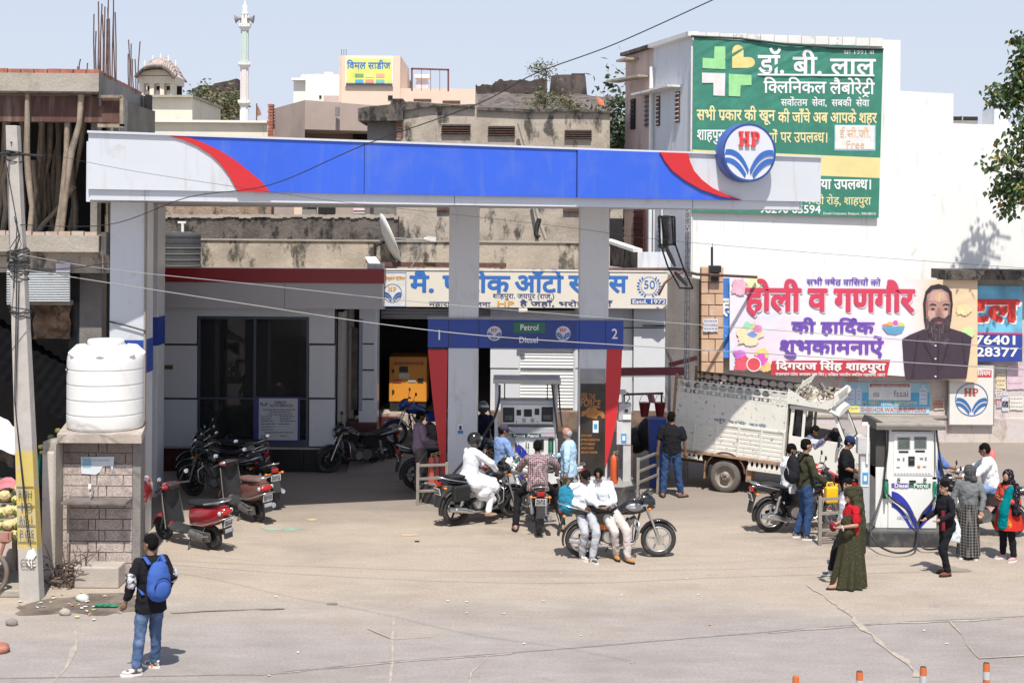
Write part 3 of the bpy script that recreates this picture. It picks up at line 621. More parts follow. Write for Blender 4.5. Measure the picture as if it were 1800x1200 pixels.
# ================================================================ right: white building with the green banner
def right_bld():
 t=thing('white_building','tall white building stepping down to the right with pink rear part','building')
 A=Vector((4.83,38,0));dv=Vector((-.294,1,0));Bp=Vector((A.x+dv.x*2.75,A.y+2.75,0));Cp=Vector((A.x+dv.x*4.9,A.y+4.9,0))
 zt=zat(1218,60,38)
 def wallseg(P,Q,z0,z1,nm,m,th=.3):
  d=(Q-P).normalized();n=Vector((d.y,-d.x,0));n=n if n.x<0 or n.y<0 else-n;b=MB()
  b.add([(P.x,P.y,z0),(Q.x,Q.y,z0),(Q.x,Q.y,z1),(P.x,P.y,z1),(P.x-n.x*th,P.y-n.y*th,z0),(Q.x-n.x*th,Q.y-n.y*th,z0),(Q.x-n.x*th,Q.y-n.y*th,z1),(P.x-n.x*th,P.y-n.y*th,z1)],[(0,1,2,3),(5,4,7,6),(3,2,6,7),(0,3,7,4),(1,5,6,2)]);return b.ob(nm,m,t)
 wallseg(Bp,A,0,zt,'pale_side_wall',M_blueish);wallseg(Cp,Bp,0,zt-.02,'pink_side_wall',M_pink)
 def sidept(px):
  s_=(px-900)/2500.;return(A.x+.294*A.y)/(s_+.294)
 for px0,px1,y0,y1,mm in((1154,1159,170,222,M_rust),(1187.5,1194,162,216,M_rust),(1109,1116,175,228,M_dark),(1134,1142,168,224,M_concg),(1116,1134,368,440,M_maroonp),(1160,1178,378,436,M_concg)):
  Za,Zb=sidept(px0),sidept(px1);zc=zat(px0,y1,Za),zat(px0,y0,Za)
  P=Vector((px0*1-900,2500,0))*Za/2500;Q=Vector((px1-900,2500,0))*Zb/2500
  P=Vector((P.x,P.y,0));Q=Vector((Q.x,Q.y,0));d=(P-Q).normalized();n=Vector((-d.y,d.x,0));n=n if n.x<0 else-n
  b=MB();b.beam(P.lerp(Q,.5)+Vector((0,0,zc[0]))+n*.01,P.lerp(Q,.5)+Vector((0,0,zc[1]))+n*.01,(P-Q).length,.06,up=n);fr=b.ob('window',mm,t)
  for k_ in range(7):
   zz=zc[0]+(zc[1]-zc[0])*(k_+.5)/7;bb=MB();bb.beam(P+n*.06+Vector((0,0,zz)),Q+n*.06+Vector((0,0,zz)),.02,.03);bb.ob('window_bar',M_whitew if mm is M_rust else M_blk,fr)
 for px0,px1,ya,yb in((1130,1164,165.5,161.5),(1163,1196,158,152),(1085,1142,145,133),(1104,1121,107,105)):
  Za,Zb=sidept(max(px0,1100)),sidept(px1);P,Q=W(px0,ya,Za),W(px1,yb,Zb);zq=(P.z+Q.z)/2;P.z=Q.z=zq;b=MB();b.beam(P+Vector((-.15,-.05,0)),Q+Vector((-.15,-.05,0)),.45,.06);b.ob('sun_shade',M_whitew if px1>1150 else M_conc,t)
 b=MB();zz=sidept(1147);b.tube([(x_:=(1146-900)/2500*zz-.06,zz-.1,4.),(x_,zz-.1,zt-.6)],.06,8);b.ob('drain_pipe',M_white,t)
 for px in(1142.5,1152,1166):
  zz=sidept(px);b=MB();b.tube([((px-900)/2500*zz-.05,zz-.08,3.8),((px-900)/2500*zz-.05,zz-.08,6.2)],.035,6);b.ob('drain_pipe',M_blueish,t)
 x0=A.x;x1=xat(1583,70,38.);x2=xat(1670,165,38.3);x3=17
 z1=zat(1583,71,38.);z2=zat(1583,160,38.);z3=zat(1670,165,38.);z4=zat(1670,217,38.)
 MB().prism([(x0,0),(x3,0),(x3,z4-.12),(x2,z4),(x2,z3),(x1,z2),(x1,z1),(x0,zt)],38.,45.,'XZ').ob('front_wall',M_white,t)
 b=MB()
 for i in range(14):
  xa=x0-.05+(xat(1555,70,38)-x0)*i/14;xb=x0-.05+(xat(1555,70,38)-x0)*(i+1)/14;za=zt+(z1-zt)*i/14
  b.box((xa,37.93,za-.18),(xb-.01,38.12,za+.03+.01*(i%2)))
 tag(b.ob('coping_course',M_whitew,t),kind='stuff')
 b=MB();b.beam(Bp+Vector((-.03,0,zt)),A+Vector((-.03,-.05,zt)),.3,.12);b.ob('side_coping',M_whitew,t)
 b=MB();b.beam(Cp+Vector((-.03,0,zt)),Bp+Vector((-.03,0,zt)),.3,.1);b.ob('side_coping',M_concd,t)
 pbox(1213.5,1218,75,480,37.95,.05,M_whitew,'corner_strip',t)
 t2=thing('roof_box','pale grey metal box on the low roof behind the leaves','box');pbox(1748,1775,190,221,39,1,M_blueish,'box',t2);pbox(1746,1748.5,190,221,39.1,.9,M_blk,'edge',t2)
 t2=thing('broken_wall_stub','short black slatted stub on the right roof edge','stub');pbox(1670,1719,205,212,38.6,.3,M_blk,'slat',t2);pbox(1670,1719,212,217.5,38.5,.4,M_concg,'base',t2);pbox(1691,1693,204,213,38.55,.3,M_concl,'post',t2)
 t=thing('compound_wall','peeling pinkish white compound wall covered in posters','wall');Mc=weathered('peeling_wall',(.60,.54,.53),(.62,.54,.47),(.42,.34,.29),lo2=.56,hi2=.68,sc=1.1,bump=.3);Z=36.6
 MB().box((4.9,Z,0),(17,Z+.5,4.0)).ob('wall',Mc,t);MB().box((4.9,Z-.12,0),(17,Z,.62)).ob('plinth',Mc,t);MB().box((4.9,Z-.16,.62),(12.3,Z,.68)).ob('plinth_ledge',M_concl,t)
 A2,B2=W(1655,475,36.3),W(1810,492,36.0);b=MB();b.box((A2.x,36.,A2.z-.22),(16,37.2,A2.z+.02));o=b.ob('concrete_ledge',M_concd,t)
 MB().box((xat(1655,500,36.3),36.4,3.9),(17,36.7,A2.z-.2)).ob('upper_wall',M_concl,t)
 for i in range(7):
  x=1540+i*37+rnd.uniform(-8,8)
 t=thing('grey_side_wall','bare grey plaster wall angling back beside the shutter','wall');P,Q=Vector((xat(1170,500,34.6),34.6,0)),Vector((4.95,36.7,0));b=MB()
 zt_=zat(1180,489,35);b.add([(P.x,P.y,0),(Q.x,Q.y,0),(Q.x,Q.y,zt_-.1),(P.x,P.y,zt_+.1),(P.x+.3,P.y+1,0),(Q.x,Q.y+.5,0),(Q.x,Q.y+.5,zt_-.1),(P.x+.3,P.y+1,zt_+.1)],[(0,1,2,3),(3,2,6,7),(1,5,6,2),(0,3,7,4)]);b.ob('wall',M_concg,t)
 t=thing('tan_block_pillar','pillar of tan stone blocks carrying a small black lamp box','pillar');Z=36.2
 rr=random.Random(3)
 pbox(1234,1271,470,660,Z+.1,.35,mat('mortar',(.36,.27,.2),.95),'core',t)
 Mb=mat('tan_block',(.56,.37,.25),.85,var=.12,scale=2,dirt=((.62,.5,.42),.55,.7,4))
 y=471;i=0
 while y<655:
  hgt=20 if i else 26;s_=1252+(-6 if i%2 else 5)
  pbox(1233,s_-.6,y,y+hgt-1.6,Z+.02*rr.random(),.3,Mb,'block',t,.008);pbox(s_+.6,1271.5,y,y+hgt-1.6,Z+.02*rr.random(),.3,Mb,'block',t,.008);y+=hgt;i+=1
 t=thing('lamp_box','small black lamp box with an upright rod on the tan pillar','lamp');pbox(1248,1268,467,479,Z-.25,.3,M_blk,'box',t,.01);pbox(1251,1263,477,494,Z-.08,.08,M_blk,'bracket',t)
 MB().cyl(W(1251.5,468,Z-.1),W(1251.5,434,Z-.1),.03,8).ob('rod',M_blk,t);MB().cyl(W(1252,434,Z-.1),W(1252.2,427,Z-.1),.008,5).ob('tip',M_blk,t)
right_bld()
# ================================================================ left: unfinished building
def unfinished():
 t=thing('unfinished_building','unfinished concrete building propped on crooked poles with bare rebars','building')
 Z=25.;XR=-7.28;zt=8.12;za=7.80;sl0,sl1=4.98,5.27
 MB().prism([(-16,Z),(XR,Z),(XR-.42,Z+4.4),(-16,Z+4.4)],za,zt,'XY').ob('upper_slab',M_concl,t,bev=.01)
 MB().add([(XR+.005,Z,za-.25),(XR-.4,29.6,za-.1),(XR-.4,29.6,zt),(XR+.005,Z,zt)],[(0,1,2,3)]).ob('slab_side',M_concg,t,recalc=False)
 MB().box((-16,Z+.05,za-.03),(XR-.02,Z+.1,za)).ob('form_board',M_wood,t)
 MB().box((-16,Z+.25,za-.52),(XR+.32,Z+.5,za-.06)).ob('beam_shutter',mat('brown_ply',(.10,.045,.035),.8,var=.3,scale=3,streak=((.2,.15,.12),.5,.7)),t)
 MB().box((XR-.05,Z+.1,za-.62),(XR+.4,Z+.2,za-.56)).ob('form_plank',M_wood,t);MB().box((XR-.05,Z+.1,za-.1),(XR+.38,Z+.2,za-.05)).ob('form_plank',M_wood,t)
 MB().box((XR+.34,Z+.1,za-.6),(XR+.4,Z+.2,za-.08)).ob('form_plank',M_wood,t)
 rr=random.Random(4)
 x=XR
 while x>-9.6:
  x2=x-.23;MB().box((x2+.008,Z+.01+.015*rr.random(),zt),(x-.008,Z+.12,zt+.07+.01*rr.random())).ob('brick',M_brick,t);x=x2
 y=Z+.12;i=0
 while y<29.3:
  xx=XR-.09*(y-Z)-.05;MB().box((xx-.12,y+.008,zt),(xx+.01,y+.22,zt+.07+.01*rr.random())).ob('brick',M_brick,t);y+=.23
 MB().prism([(-16,Z),(XR+.02,Z),(XR-.4,Z+4.2),(-16,Z+4.2)],sl0,sl1,'XY').ob('lower_slab',M_concl,t,bev=.015);MB().box((-16,Z+.3,sl0-.38),(XR+.12,Z+.6,sl0-.002)).ob('floor_beam',M_conc,t)
 MB().box((XR+.03,Z+.1,sl0-.05),(XR+.12,Z+1.2,sl1+.06)).ob('slab_edge',M_concl,t)
 x=XR-.02
 while x>-9.5:
  x2=x-.23
  if rr.random()<.8:MB().box((x2+.01,Z+.02+.03*rr.random(),sl1),(x-.01,Z+.15,sl1+.05+.03*rr.random())).ob('brick',mat('plastered_brick',(.44,.3,.24),.92,var=.3,scale=4,dirt=((.46,.4,.34),.4,.6,5)),t)
  x=x2
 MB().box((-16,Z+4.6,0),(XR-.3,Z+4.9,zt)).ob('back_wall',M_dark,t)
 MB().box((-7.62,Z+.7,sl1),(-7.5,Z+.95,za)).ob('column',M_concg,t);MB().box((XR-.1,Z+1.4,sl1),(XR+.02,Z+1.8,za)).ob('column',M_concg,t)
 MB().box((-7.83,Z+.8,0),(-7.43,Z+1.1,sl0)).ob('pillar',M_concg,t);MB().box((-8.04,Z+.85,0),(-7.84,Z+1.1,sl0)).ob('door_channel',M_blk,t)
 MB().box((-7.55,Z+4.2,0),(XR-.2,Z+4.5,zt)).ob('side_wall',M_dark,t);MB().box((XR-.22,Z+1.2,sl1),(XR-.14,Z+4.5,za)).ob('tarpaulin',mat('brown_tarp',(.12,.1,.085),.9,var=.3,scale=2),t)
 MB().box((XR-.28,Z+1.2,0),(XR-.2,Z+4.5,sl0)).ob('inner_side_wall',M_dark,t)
 specs=[(y_,x_)for x_,y_ in()]
 for px,py0,py1 in[(166,124,25),(169,124,55),(172,124,3),(174,124,72),(177,128,7),(181,128,26),(183,128,12),(186,130,34),(189,130,-6),(191,132,14),(194,134,33),(197,134,28),(202,137,-8),(204,137,22),(226,150,95),(228,152,70),(231,150,77),(235,155,104),(239,160,104),(242,160,73),(154,122,111),(139,122,104),(136,122,117)]:
  Zr=25.6 if px<210 and px>160 else(28.5 if px>210 else 26.5)
  a=W(px,py0+2,Zr);b_=W(px+rr.uniform(-2.5,2.5)+(6 if px==242 else 0),py1,Zr);mdl=a.lerp(b_,.5)+Vector((rr.uniform(-.015,.015),0,0));b=MB();b.tube([a-Vector((0,0,.05)),mdl,b_],.012,5);b.ob('rebar',M_rust,t)
 b=MB();n=44;
 def tinf(u,v):
  p=W(12+111*u,478+52*v,Z+.24);return(p.x,p.y+.025*sin(v*2*pi*12),p.z)
 b.grid(tinf,2,96);o=b.ob('tin_sheet',M_tin,t,recalc=False)
 pbox(12,30,464,479,Z+.2,.05,mat('poster_lilac',(.6,.55,.62),.7),'shop_poster',t);pbox(98,123,463,478,Z+.2,.05,mat('poster_lilac',(.6,.55,.62),.7),'shop_poster',t)
 b=MB();b.grid(lambda u,v:tuple(W(58+66*u,529+66*v,Z+.75)+Vector((0,.25*noise.noise(Vector((u*4,v*4,2))),0))),14,14);b.ob('rubble_masonry',mat('rubble',(.30,.19,.12),.95,var=.3,scale=3,bump=1.,bscale=6,dirt=((.12,.08,.05),.45,.6,4)),t,recalc=False)
 pbox(12,123,528,536,Z+.5,.2,M_concl,'lintel',t)
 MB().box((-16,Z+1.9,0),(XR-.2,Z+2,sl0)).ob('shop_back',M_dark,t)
 b=MB();A,B=W(-40,560,Z),W(84,600,Z+.6)
 def aw(u,v):
  p=Vector((-9.6+2.0*u,Z-.6+1.6*v,3.35-1.3*u+.55*v+.02*sin(u*2*pi*14)));return tuple(p)
 b.grid(aw,84,2);b.ob('tin_awning',mat('black_tin',(.008,.008,.009),.95,var=.2,spec=.0),t,recalc=False)
 props=[((48,168),(52,415)),((143,170),(108,420)),((128,150),(100,415)),((75,180),(60,412)),((90,190),(72,400)),((20,180),(5,380)),((8,200),(22,412)),((35,190),(40,410)),((110,200),(88,418)),((66,190),(95,290)),((152,190),(122,415)),((118,180),(132,418)),((60,300),(65,415)),((82,185),(66,330)),((10,185),(-6,330)),((100,190),(104,415)),((45,190),(30,400)),((131,345),(66,412))]
 for i,(a,b_)in enumerate(props):
  zd=[0.12,.15,.35,2.2,2.4,2.0,.7,2.2,2.8,2.5,2.5,2.4,2.1,2.3,2.1,2.7,2.5,1.9][i];A,B=W(*b_,Z+zd),W(*a,Z+zd);A.z=sl1+.001;B.z=min(B.z+.2,za-.04 if zd<.25 or zd>.5 else za-.53)
  if i in(0,1,2):B.z=za-.04
  lean=[Vector((rr.uniform(-.05,.05),0,0))for _ in range(6)]
  b=MB();pts=[A.lerp(B,k/5)+(lean[k]if 0<k<5 else Vector())for k in range(6)];rad=[.055*rr.uniform(.7,1.1)for _ in range(6)];b.tube(pts,rad,7)
  lab='crooked wooden prop between the unfinished slabs, foot %s from the left end, %s'%(('first second third fourth fifth sixth seventh eighth ninth tenth eleventh twelfth thirteenth fourteenth fifteenth sixteenth seventeenth eighteenth'.split())[sorted(range(18),key=lambda q:props[q][1][0]).index(i)],'leaning right' if a[0]>b_[0]+8 else 'leaning left' if a[0]<b_[0]-8 else 'nearly upright')
  if i==0:lab='straight pale wooden prop nearest the electricity pole, between the slabs'
  if i==1:lab='thick pale prop leaning left from the slab corner down to the broken bricks'
  tag(b.ob('wooden_prop',M_wood),lab,'prop','wooden props between the unfinished slabs')
 for i in range(9):
  x=186+i*7.2;Zp=Z+1.1+i*.42;A,B=W(x,262,Zp),W(x+rr.uniform(-3,6),196+i*1.2,Zp);A.z=sl1;A.x=XR-.09*(Zp-Z);B.x=A.x+rr.uniform(-.05,.05);B.z=za-.12;b=MB();b.tube([A,A.lerp(B,.5)+Vector((rr.uniform(-.05,.05),0,0)),B],.06,7)
  tag(b.ob('wooden_prop',M_wood),'wooden prop along the side of the unfinished building, %s from the front corner'%'first second third fourth fifth sixth seventh eighth ninth'.split()[i],'prop','wooden props along the side of the unfinished building')
unfinished()
# ================================================================ canopy over the pumps
CA=W(155,300,23.5);CB=W(1443,300,27.2)
CD=Vector((CB.x-CA.x,CB.y-CA.y,0));CL=CD.length;CDn=CD.normalized();CN=Vector((CDn.y,-CDn.x,0))
def FP(px,py):
 """column/row of the plan -> (s, z) on the fascia plane"""
 p=W(px,py,1.)-Vector((0,0,H));d=Vector((p.x,p.y));
 k=CD.x/CD.y;Z=(CA.x-k*CA.y)/(d.x-k);q=W(px,py,Z);s_=(q-Vector((CA.x,CA.y,0))).dot(CDn);a,c=zlim(s_);return(s_,6.03+.89*(q.z-a)/(c-a))
def zlim(s_):u=s_/CL;return(6.058-.06*u,6.985-.15*u)
FM=Matrix((CDn,(0,0,1),CN)).transposed().to_4x4();FM.translation=(CA.x,CA.y,0)
def canopy():
 t=thing('fuel_station_canopy','flat fuel station canopy with a blue, red and silver fascia on white columns','canopy')
 z0,z1=6.03,6.92
 def fpanel(name,poly,d0,d1,m,bev=.0):
  poly=[(x,zlim(x)[0]+(zlim(x)[1]-zlim(x)[0])*(y-6.03)/.89)for x,y in poly];b=MB(FM);n=len(poly);vs=[(x,y,d0)for x,y in poly]+[(x,y,d1)for x,y in poly]
  b.add(vs,[(i,(i+1)%n,n+(i+1)%n,n+i)for i in range(n)]);b.add(vs,[tuple(range(n,2*n)),tuple(range(n))[::-1]]);return b.ob(name,m,t,bev=bev)
 s300,s1300=FP(300,240)[0],FP(1302,350)[0];j1,j2,j0=FP(640,300)[0],FP(1013,300)[0],FP(1258,300)[0]
 L=[FP(*p)for p in((296,240),(322,246),(345,256),(370,272),(387,288),(402,308),(418,333))]
 Rr=[FP(*p)for p in((325,241),(355,250),(385,264),(415,283),(440,303),(460,320),(475,334))]
 L[0]=(L[0][0],z1);L[-1]=(L[-1][0],z0);Rr[0]=(Rr[0][0],z1);Rr[-1]=(Rr[-1][0],z0)
 fpanel('silver_panel',[(0,z0),(L[-1][0]+.25,z0),(Rr[0][0]+.3,z1),(0,z1)],-.05,0,M_acp)
 fpanel('red_swoosh',L+Rr[::-1],-.02,.035,M_acpr)
 L2=[FP(*p)for p in((1157,269),(1165,283),(1178,300),(1200,317),(1228,333),(1262,345),(1302,351))]
 R2=[FP(*p)for p in((1206,269),(1210,286),(1217,301),(1230,316),(1248,330),(1270,341),(1303,351))]
 L2[0]=(L2[0][0],z1);R2[0]=(R2[0][0],z1);L2[-1]=(L2[-1][0],z0);R2[-1]=(R2[-1][0],z0)
 g=.006
 fpanel('blue_panel',Rr[::-1]+[(j1-g,z1),(j1-g,z0)][0:0]+[(Rr[0][0],z1),(j1-g,z1),(j1-g,z0)],-.05,.02,M_acpb)
 fpanel('blue_panel',[(j1+g,z0),(j2-g,z0),(j2-g,z1),(j1+g,z1)],-.05,.02,M_acpb)
 fpanel('blue_panel',[(j2+g,z0)]+[L2[-1]]+L2[::-1][1:]+[(j2+g,z1)],-.05,.06,M_acpb)
 fpanel('red_swoosh',L2+R2[::-1][1:],-.02,.10,M_acpr)
 fpanel('silver_panel',[(L2[0][0]-.1,z0),(CL,z0),(CL,z1),(L2[0][0]-.1,z1)],-.05,-.0,M_acp)
 fpanel('black_joint',[(j1-g,z0),(j1+g,z0),(j1+g,z1),(j1-g,z1)],-.05,.005,M_joint);fpanel('black_joint',[(j2-g,z0),(j2+g,z0),(j2+g,z1),(j2-g,z1)],-.05,.005,M_joint)
 fpanel('top_flashing',[(-.02,z1),(CL+.02,z1),(CL+.02,z1+.035),(-.02,z1+.035)],-.2,.05,M_acp)
 fpanel('drip_panel',[(.03,5.86),(CL-.42,5.86),(CL-.42,z0),(.03,z0)],-.4,-.06,M_acp,.0)
 for s in(FP(800,350)[0],FP(255,300)[0],FP(1220,300)[0]):fpanel('joint',[(s,5.862),(s+.006,5.862),(s+.006,z0-.003),(s,z0-.003)],-.055,-.052,M_joint)
 back=[(6.1,30.1),(-2.9,30.1),(-2.9,31.7),(-8.2,31.7)]  # unseen rear outline stepped so sun reaches the board but not the office
 fr0=Vector((CA.x,CA.y,0))-CN*.08;fr1=fr0+CDn*(CL-.4)
 poly=[(fr0.x,fr0.y),(fr1.x,fr1.y)]+back
 MB().prism(poly,5.88,5.93,'XY').ob('soffit',mat('soffit_white',(.72,.72,.72),.5,var=.03),t)
 MB().prism(poly,6.7,6.78,'XY').ob('roof_sheet',M_tin,t)
 pl=poly
 b=MB()
 for i in range(1,len(pl)):
  a,c=pl[i],pl[(i+1)%len(pl)];b.beam((a[0],a[1],6.35),(c[0],c[1],6.35),.06,1.)
 b.ob('rear_fascia',M_acp,t)
 def column(x0,x1,Z,zb=0.,jointy=()):
  a,c=xat(x0,500,Z),xat(x1,500,Z);w_=c-a;r_=MB().box((a,Z,zb),(c,Z+w_*1.0,5.87)).ob('column',M_acp,t,bev=.008)
  MB().box((a-.007,Z-.007,3.03-(.17 if Z<25 else 0)),(c+.007,Z+w_+.007,3.6-(.15 if Z<25 else 0))).ob('blue_band',M_acpdb,r_)
  for z in(1.55,4.75):
   pass
  return a,c
 column(193,254,24.9);MB().box((xat(254,500,24.9)-.001,24.87,0),(xat(257,500,24.9),24.95,5.86)).ob('edge_trim',mat('duct_brown',(.3,.26,.22),.7),t);column(226,277.5,28.5);column(789,841,28.5,.2);column(1019,1070,28.5,.2)
 MB().box((xat(255,500,28.4),28.35,.2),(xat(259,500,28.4),28.45,5.8)).ob('cable_duct',mat('duct_brown',(.3,.26,.22),.7),t)
 c=FP(1304,274);e=thing('round_emblem','round HP emblem with blue leaves standing proud of the canopy fascia','sign');D=FM@Matrix.Translation((c[0],c[1]-.02,0));r=.55
 b=MB(D);n=48;b.lathe([(r,.02),(r,.30),(r*.96,.32),(r*.9,.32)],n,smooth=True,cap=False);b.ob('blue_rim',mat('rim_blue',(.06,.12,.36),.4),e)
 b=MB(D);b.add([(r*.955*cos(2*pi*i/n),r*.955*sin(2*pi*i/n),.322)for i in range(n)],[tuple(range(n))]);b.ob('face',mat('emblem_face',(.62,.64,.70),.35,var=.02),e,recalc=False)
 b=MB(D);m_=.325
 outer=[(r*.985*cos(2*pi*i/n),r*.985*sin(2*pi*i/n),m_)for i in range(n)];inner=[(r*.91*cos(2*pi*i/n),r*.91*sin(2*pi*i/n),m_)for i in range(n)]
 b.add(outer+inner,[(i,(i+1)%n,n+(i+1)%n,n+i)for i in range(n)]);b.ob('rim_line',mat('rim_line',(.03,.07,.25),.4),e,recalc=False)
 b=MB();petals(b,D@Matrix.Translation((0,0,.328)),r*.93);o=b.ob('leaves',mat('leaf_blue',(.04,.13,.42),.4),e,recalc=False);mo=o.modifiers.new('s','SOLIDIFY');mo.thickness=.015;mo.offset=1
 b=MB();slabHP(b,D@Matrix.Translation((0,r*.20,.345))@Matrix.Diagonal((.82,1.02,1,1)),r*.5);o=b.ob('letters',mat('hp_red',(.72,.05,.05),.4),e,recalc=False);mo=o.modifiers.new('s','SOLIDIFY');mo.thickness=.04;mo.offset=0
canopy()
def hp_round(parent,cx,cy,Z,rpx,ring=True,red=(.55,.03,.03),blue=(.03,.1,.35),face=None,dz=.0):
 """round emblem printed on a vertical surface at depth Z"""
 k=Z/F;c=W(cx,cy,Z);D=Matrix.Translation(c)@Matrix.Rotation(R(90),4,'X');r=rpx*k;n=32
 if face:
  b=MB(D);b.add([(r*cos(2*pi*i/n),r*sin(2*pi*i/n),.0)for i in range(n)],[tuple(range(n))]);b.ob('emblem_face',mat('ef%s'%(face,),face,.5),parent,recalc=False)
 if ring:
  b=MB(D);outer=[(r*cos(2*pi*i/n),r*sin(2*pi*i/n),.004)for i in range(n)];inner=[(r*.95*cos(2*pi*i/n),r*.95*sin(2*pi*i/n),.004)for i in range(n)]
  b.add(outer+inner,[(i,(i+1)%n,n+(i+1)%n,n+i)for i in range(n)]);b.ob('emblem_ring',mat('er%s'%(blue,),blue,.5),parent,recalc=False)
 b=MB();petals(b,D@Matrix.Translation((0,0,.006)),r*.97);b.ob('emblem_leaves',mat('er%s'%(blue,),blue,.5),parent,recalc=False)
 b=MB();slabHP(b,D@Matrix.Translation((0,r*.22,.006)),r*.46);b.ob('emblem_letters',mat('el%s'%(red,),red,.5),parent,recalc=False)
WARP=None
def line(parent,s_,x0,x1,ybase,Z,size_px,m,off=0.,name='lettering',slant=0.):
 """a line of letters on a vertical surface at depth Z, from column x0 to x1, baseline row ybase"""
 k=Z/F;p=W(x0,ybase,Z);M=Matrix.Translation(p)@Matrix.Rotation(slant,4,'Y')@Matrix.Rotation(R(90),4,'X')
 b=MB();text(b,s_,M,size_px*k,(x1-x0)*k,off=off)
 if WARP:b.v=[(x,WARP(x,z)-.006+(y-p.y)-(.0 if Z>37.5 else 0),z)for x,y,z in b.v]
 return b.ob(name,m,parent,recalc=False)
# ================================================================ numbered pump gantry between the columns
def gantry():
 Z=28.46;t=thing('pump_gantry','blue Petrol Diesel header with red tapered wings numbered 1 and 2','sign')
 a,c=xat(752,590,Z),xat(1096,590,Z);z0,z1=zat(920,612,Z),zat(920,562,Z)
 MB().box((a,Z,z0),(c,Z+.5,z1)).ob('blue_header',M_acpdb,t,bev=.006)
 MB().box((a-.01,Z-.02,z1),(c+.01,Z+.52,z1+.03)).ob('top_trim',mat('trim_grey',(.25,.26,.3),.5),t)
 for pts in([(752,615),(787,615),(785,700),(783,832),(777,832),(770,780),(760,700)],[(1067,613),(1094,613),(1091,680),(1083,740),(1075,780),(1065,822),(1060,822),(1063,740)]):
  P=[W(x,y,Z)for x,y in pts];MB().prism([(p.x,p.z)for p in P],Z+.03,Z+.33,'XZ').ob('red_wing',M_acpr,t,bev=.01)
 for x in(788,841,1018,1064):b=MB();pquad(b,x,x+1,562,612,Z-.004);b.ob('panel_joint',M_joint,t,recalc=False)
 Mw=mat('white_letters',(.8,.8,.82),.5);Zf=Z-.006
 line(t,'1',767,777,597,Zf,25,Mw,.012);line(t,'2',1075,1086,595,Zf,25,Mw,.012)
 Zp=Z-.03;pbox(863,1012,566,609,Zp,.03,mat('sign_blue',(.018,.045,.22),.3),'sign_panel',t)
 pbox(903,958,566.5,585,Zp-.006,.006,mat('sign_green',(.015,.14,.07),.3),'petrol_panel',t)
 line(t,'Petrol',914,947,580,Zp-.01,14.5,Mw,.01);line(t,'Diesel',912,946,602,Zp-.006,14.5,Mw,.01)
 for x in(869,990):hp_round(t,x,586,Zp-.004,13,False,(.6,.04,.04),(.03,.08,.34),(.52,.54,.60));
 for x in(869,990):
  pass
 k=thing('pump_island','raised dark concrete pump island under the canopy','island');P=[(-1.75,27.9),(2.3,27.9),(2.3,30.2),(-1.75,30.2)]
 MB().prism([(-1.5,27.95),(2.28,27.95),(2.5,28.2),(2.5,29.9),(2.28,30.2),(-1.5,30.2),(-1.75,29.9),(-1.75,28.2)],0,.36,'XY').ob('plinth',mat('island_black',(.045,.045,.048),.7,var=.3,scale=4,dirt=((.16,.14,.12),.5,.75,3)),k,bev=.015)
 MB().prism([(-1.46,28.0),(2.24,28.0),(2.44,28.22),(2.44,29.88),(2.24,30.15),(-1.46,30.15),(-1.7,29.88),(-1.7,28.22)],.36,.372,'XY').ob('top_sheet',mat('island_top',(.3,.29,.28),.7,var=.15,scale=3,dirt=((.16,.14,.12),.5,.75,3)),k)
 q=thing('lube_poster','dark poster with an orange car wrapped on the right column','poster');Zc=28.5-.012;pbox(1019.5,1064,672,836,Zc,.01,mat('poster_dark',(.035,.028,.022),.35,var=.5,scale=2),'sheet',q)
 pbox(1019.5,1064,648,674,Zc-.002,.012,mat('poster_silver',(.28,.28,.29),.25,.5,var=.15),'silver_top',q);og=mat('poster_orange',(.42,.17,.04),.5,var=.3,scale=6)
 line(q,'FEEL THE',1021,1046,699,Zc-.004,13,og,.015,slant=.09);line(q,'FORCE',1020,1055,713,Zc-.004,19,og,.03,slant=.09)
 car=[(1021,731),(1023,723),(1030,721),(1034,716),(1046,715),(1051,721),(1060,723),(1063,729),(1063,735),(1058,735),(1056,730),(1051,730),(1049,736),(1032,733),(1029,728),(1025,732)]
 P=[W(x,y,Zc-.004)for x,y in car];MB().add([tuple(p)for p in P],[tuple(range(len(P)))]).ob('car_print',og,q,recalc=False)
 for i,s_ in enumerate(('FASTER PICKUP','BETTER ACCELERATION','BETTER MILEAGE','SMOOTH DRIVE','REDUCED EMISSIONS')):line(q,s_,1021,(1040,1054,1046,1044,1050)[i],767+i*7.3,Zc-.004,5.2,og,.02)
 pbox(1042,1052,739,760,Zc-.006,.004,mat('sticker_white',(.75,.78,.8),.4),'sticker',q);pbox(1044,1050,745,754,Zc-.008,.002,mat('sticker_blue',(.05,.3,.6),.4),'sticker_print',q)
 s=thing('column_sticker','small white and blue payment sticker on the left pump column','sticker');Z2=28.49;pbox(804,814,745,762,Z2-.004,.004,mat('sticker_white',(.75,.78,.8),.4),'sheet',s);pbox(804.5,814,756,762,Z2-.007,.003,mat('sticker_blue2',(.05,.2,.55),.4),'blue_foot',s);pbox(807,811.5,748,755,Z2-.007,.002,M_joint,'print',s)
gantry()
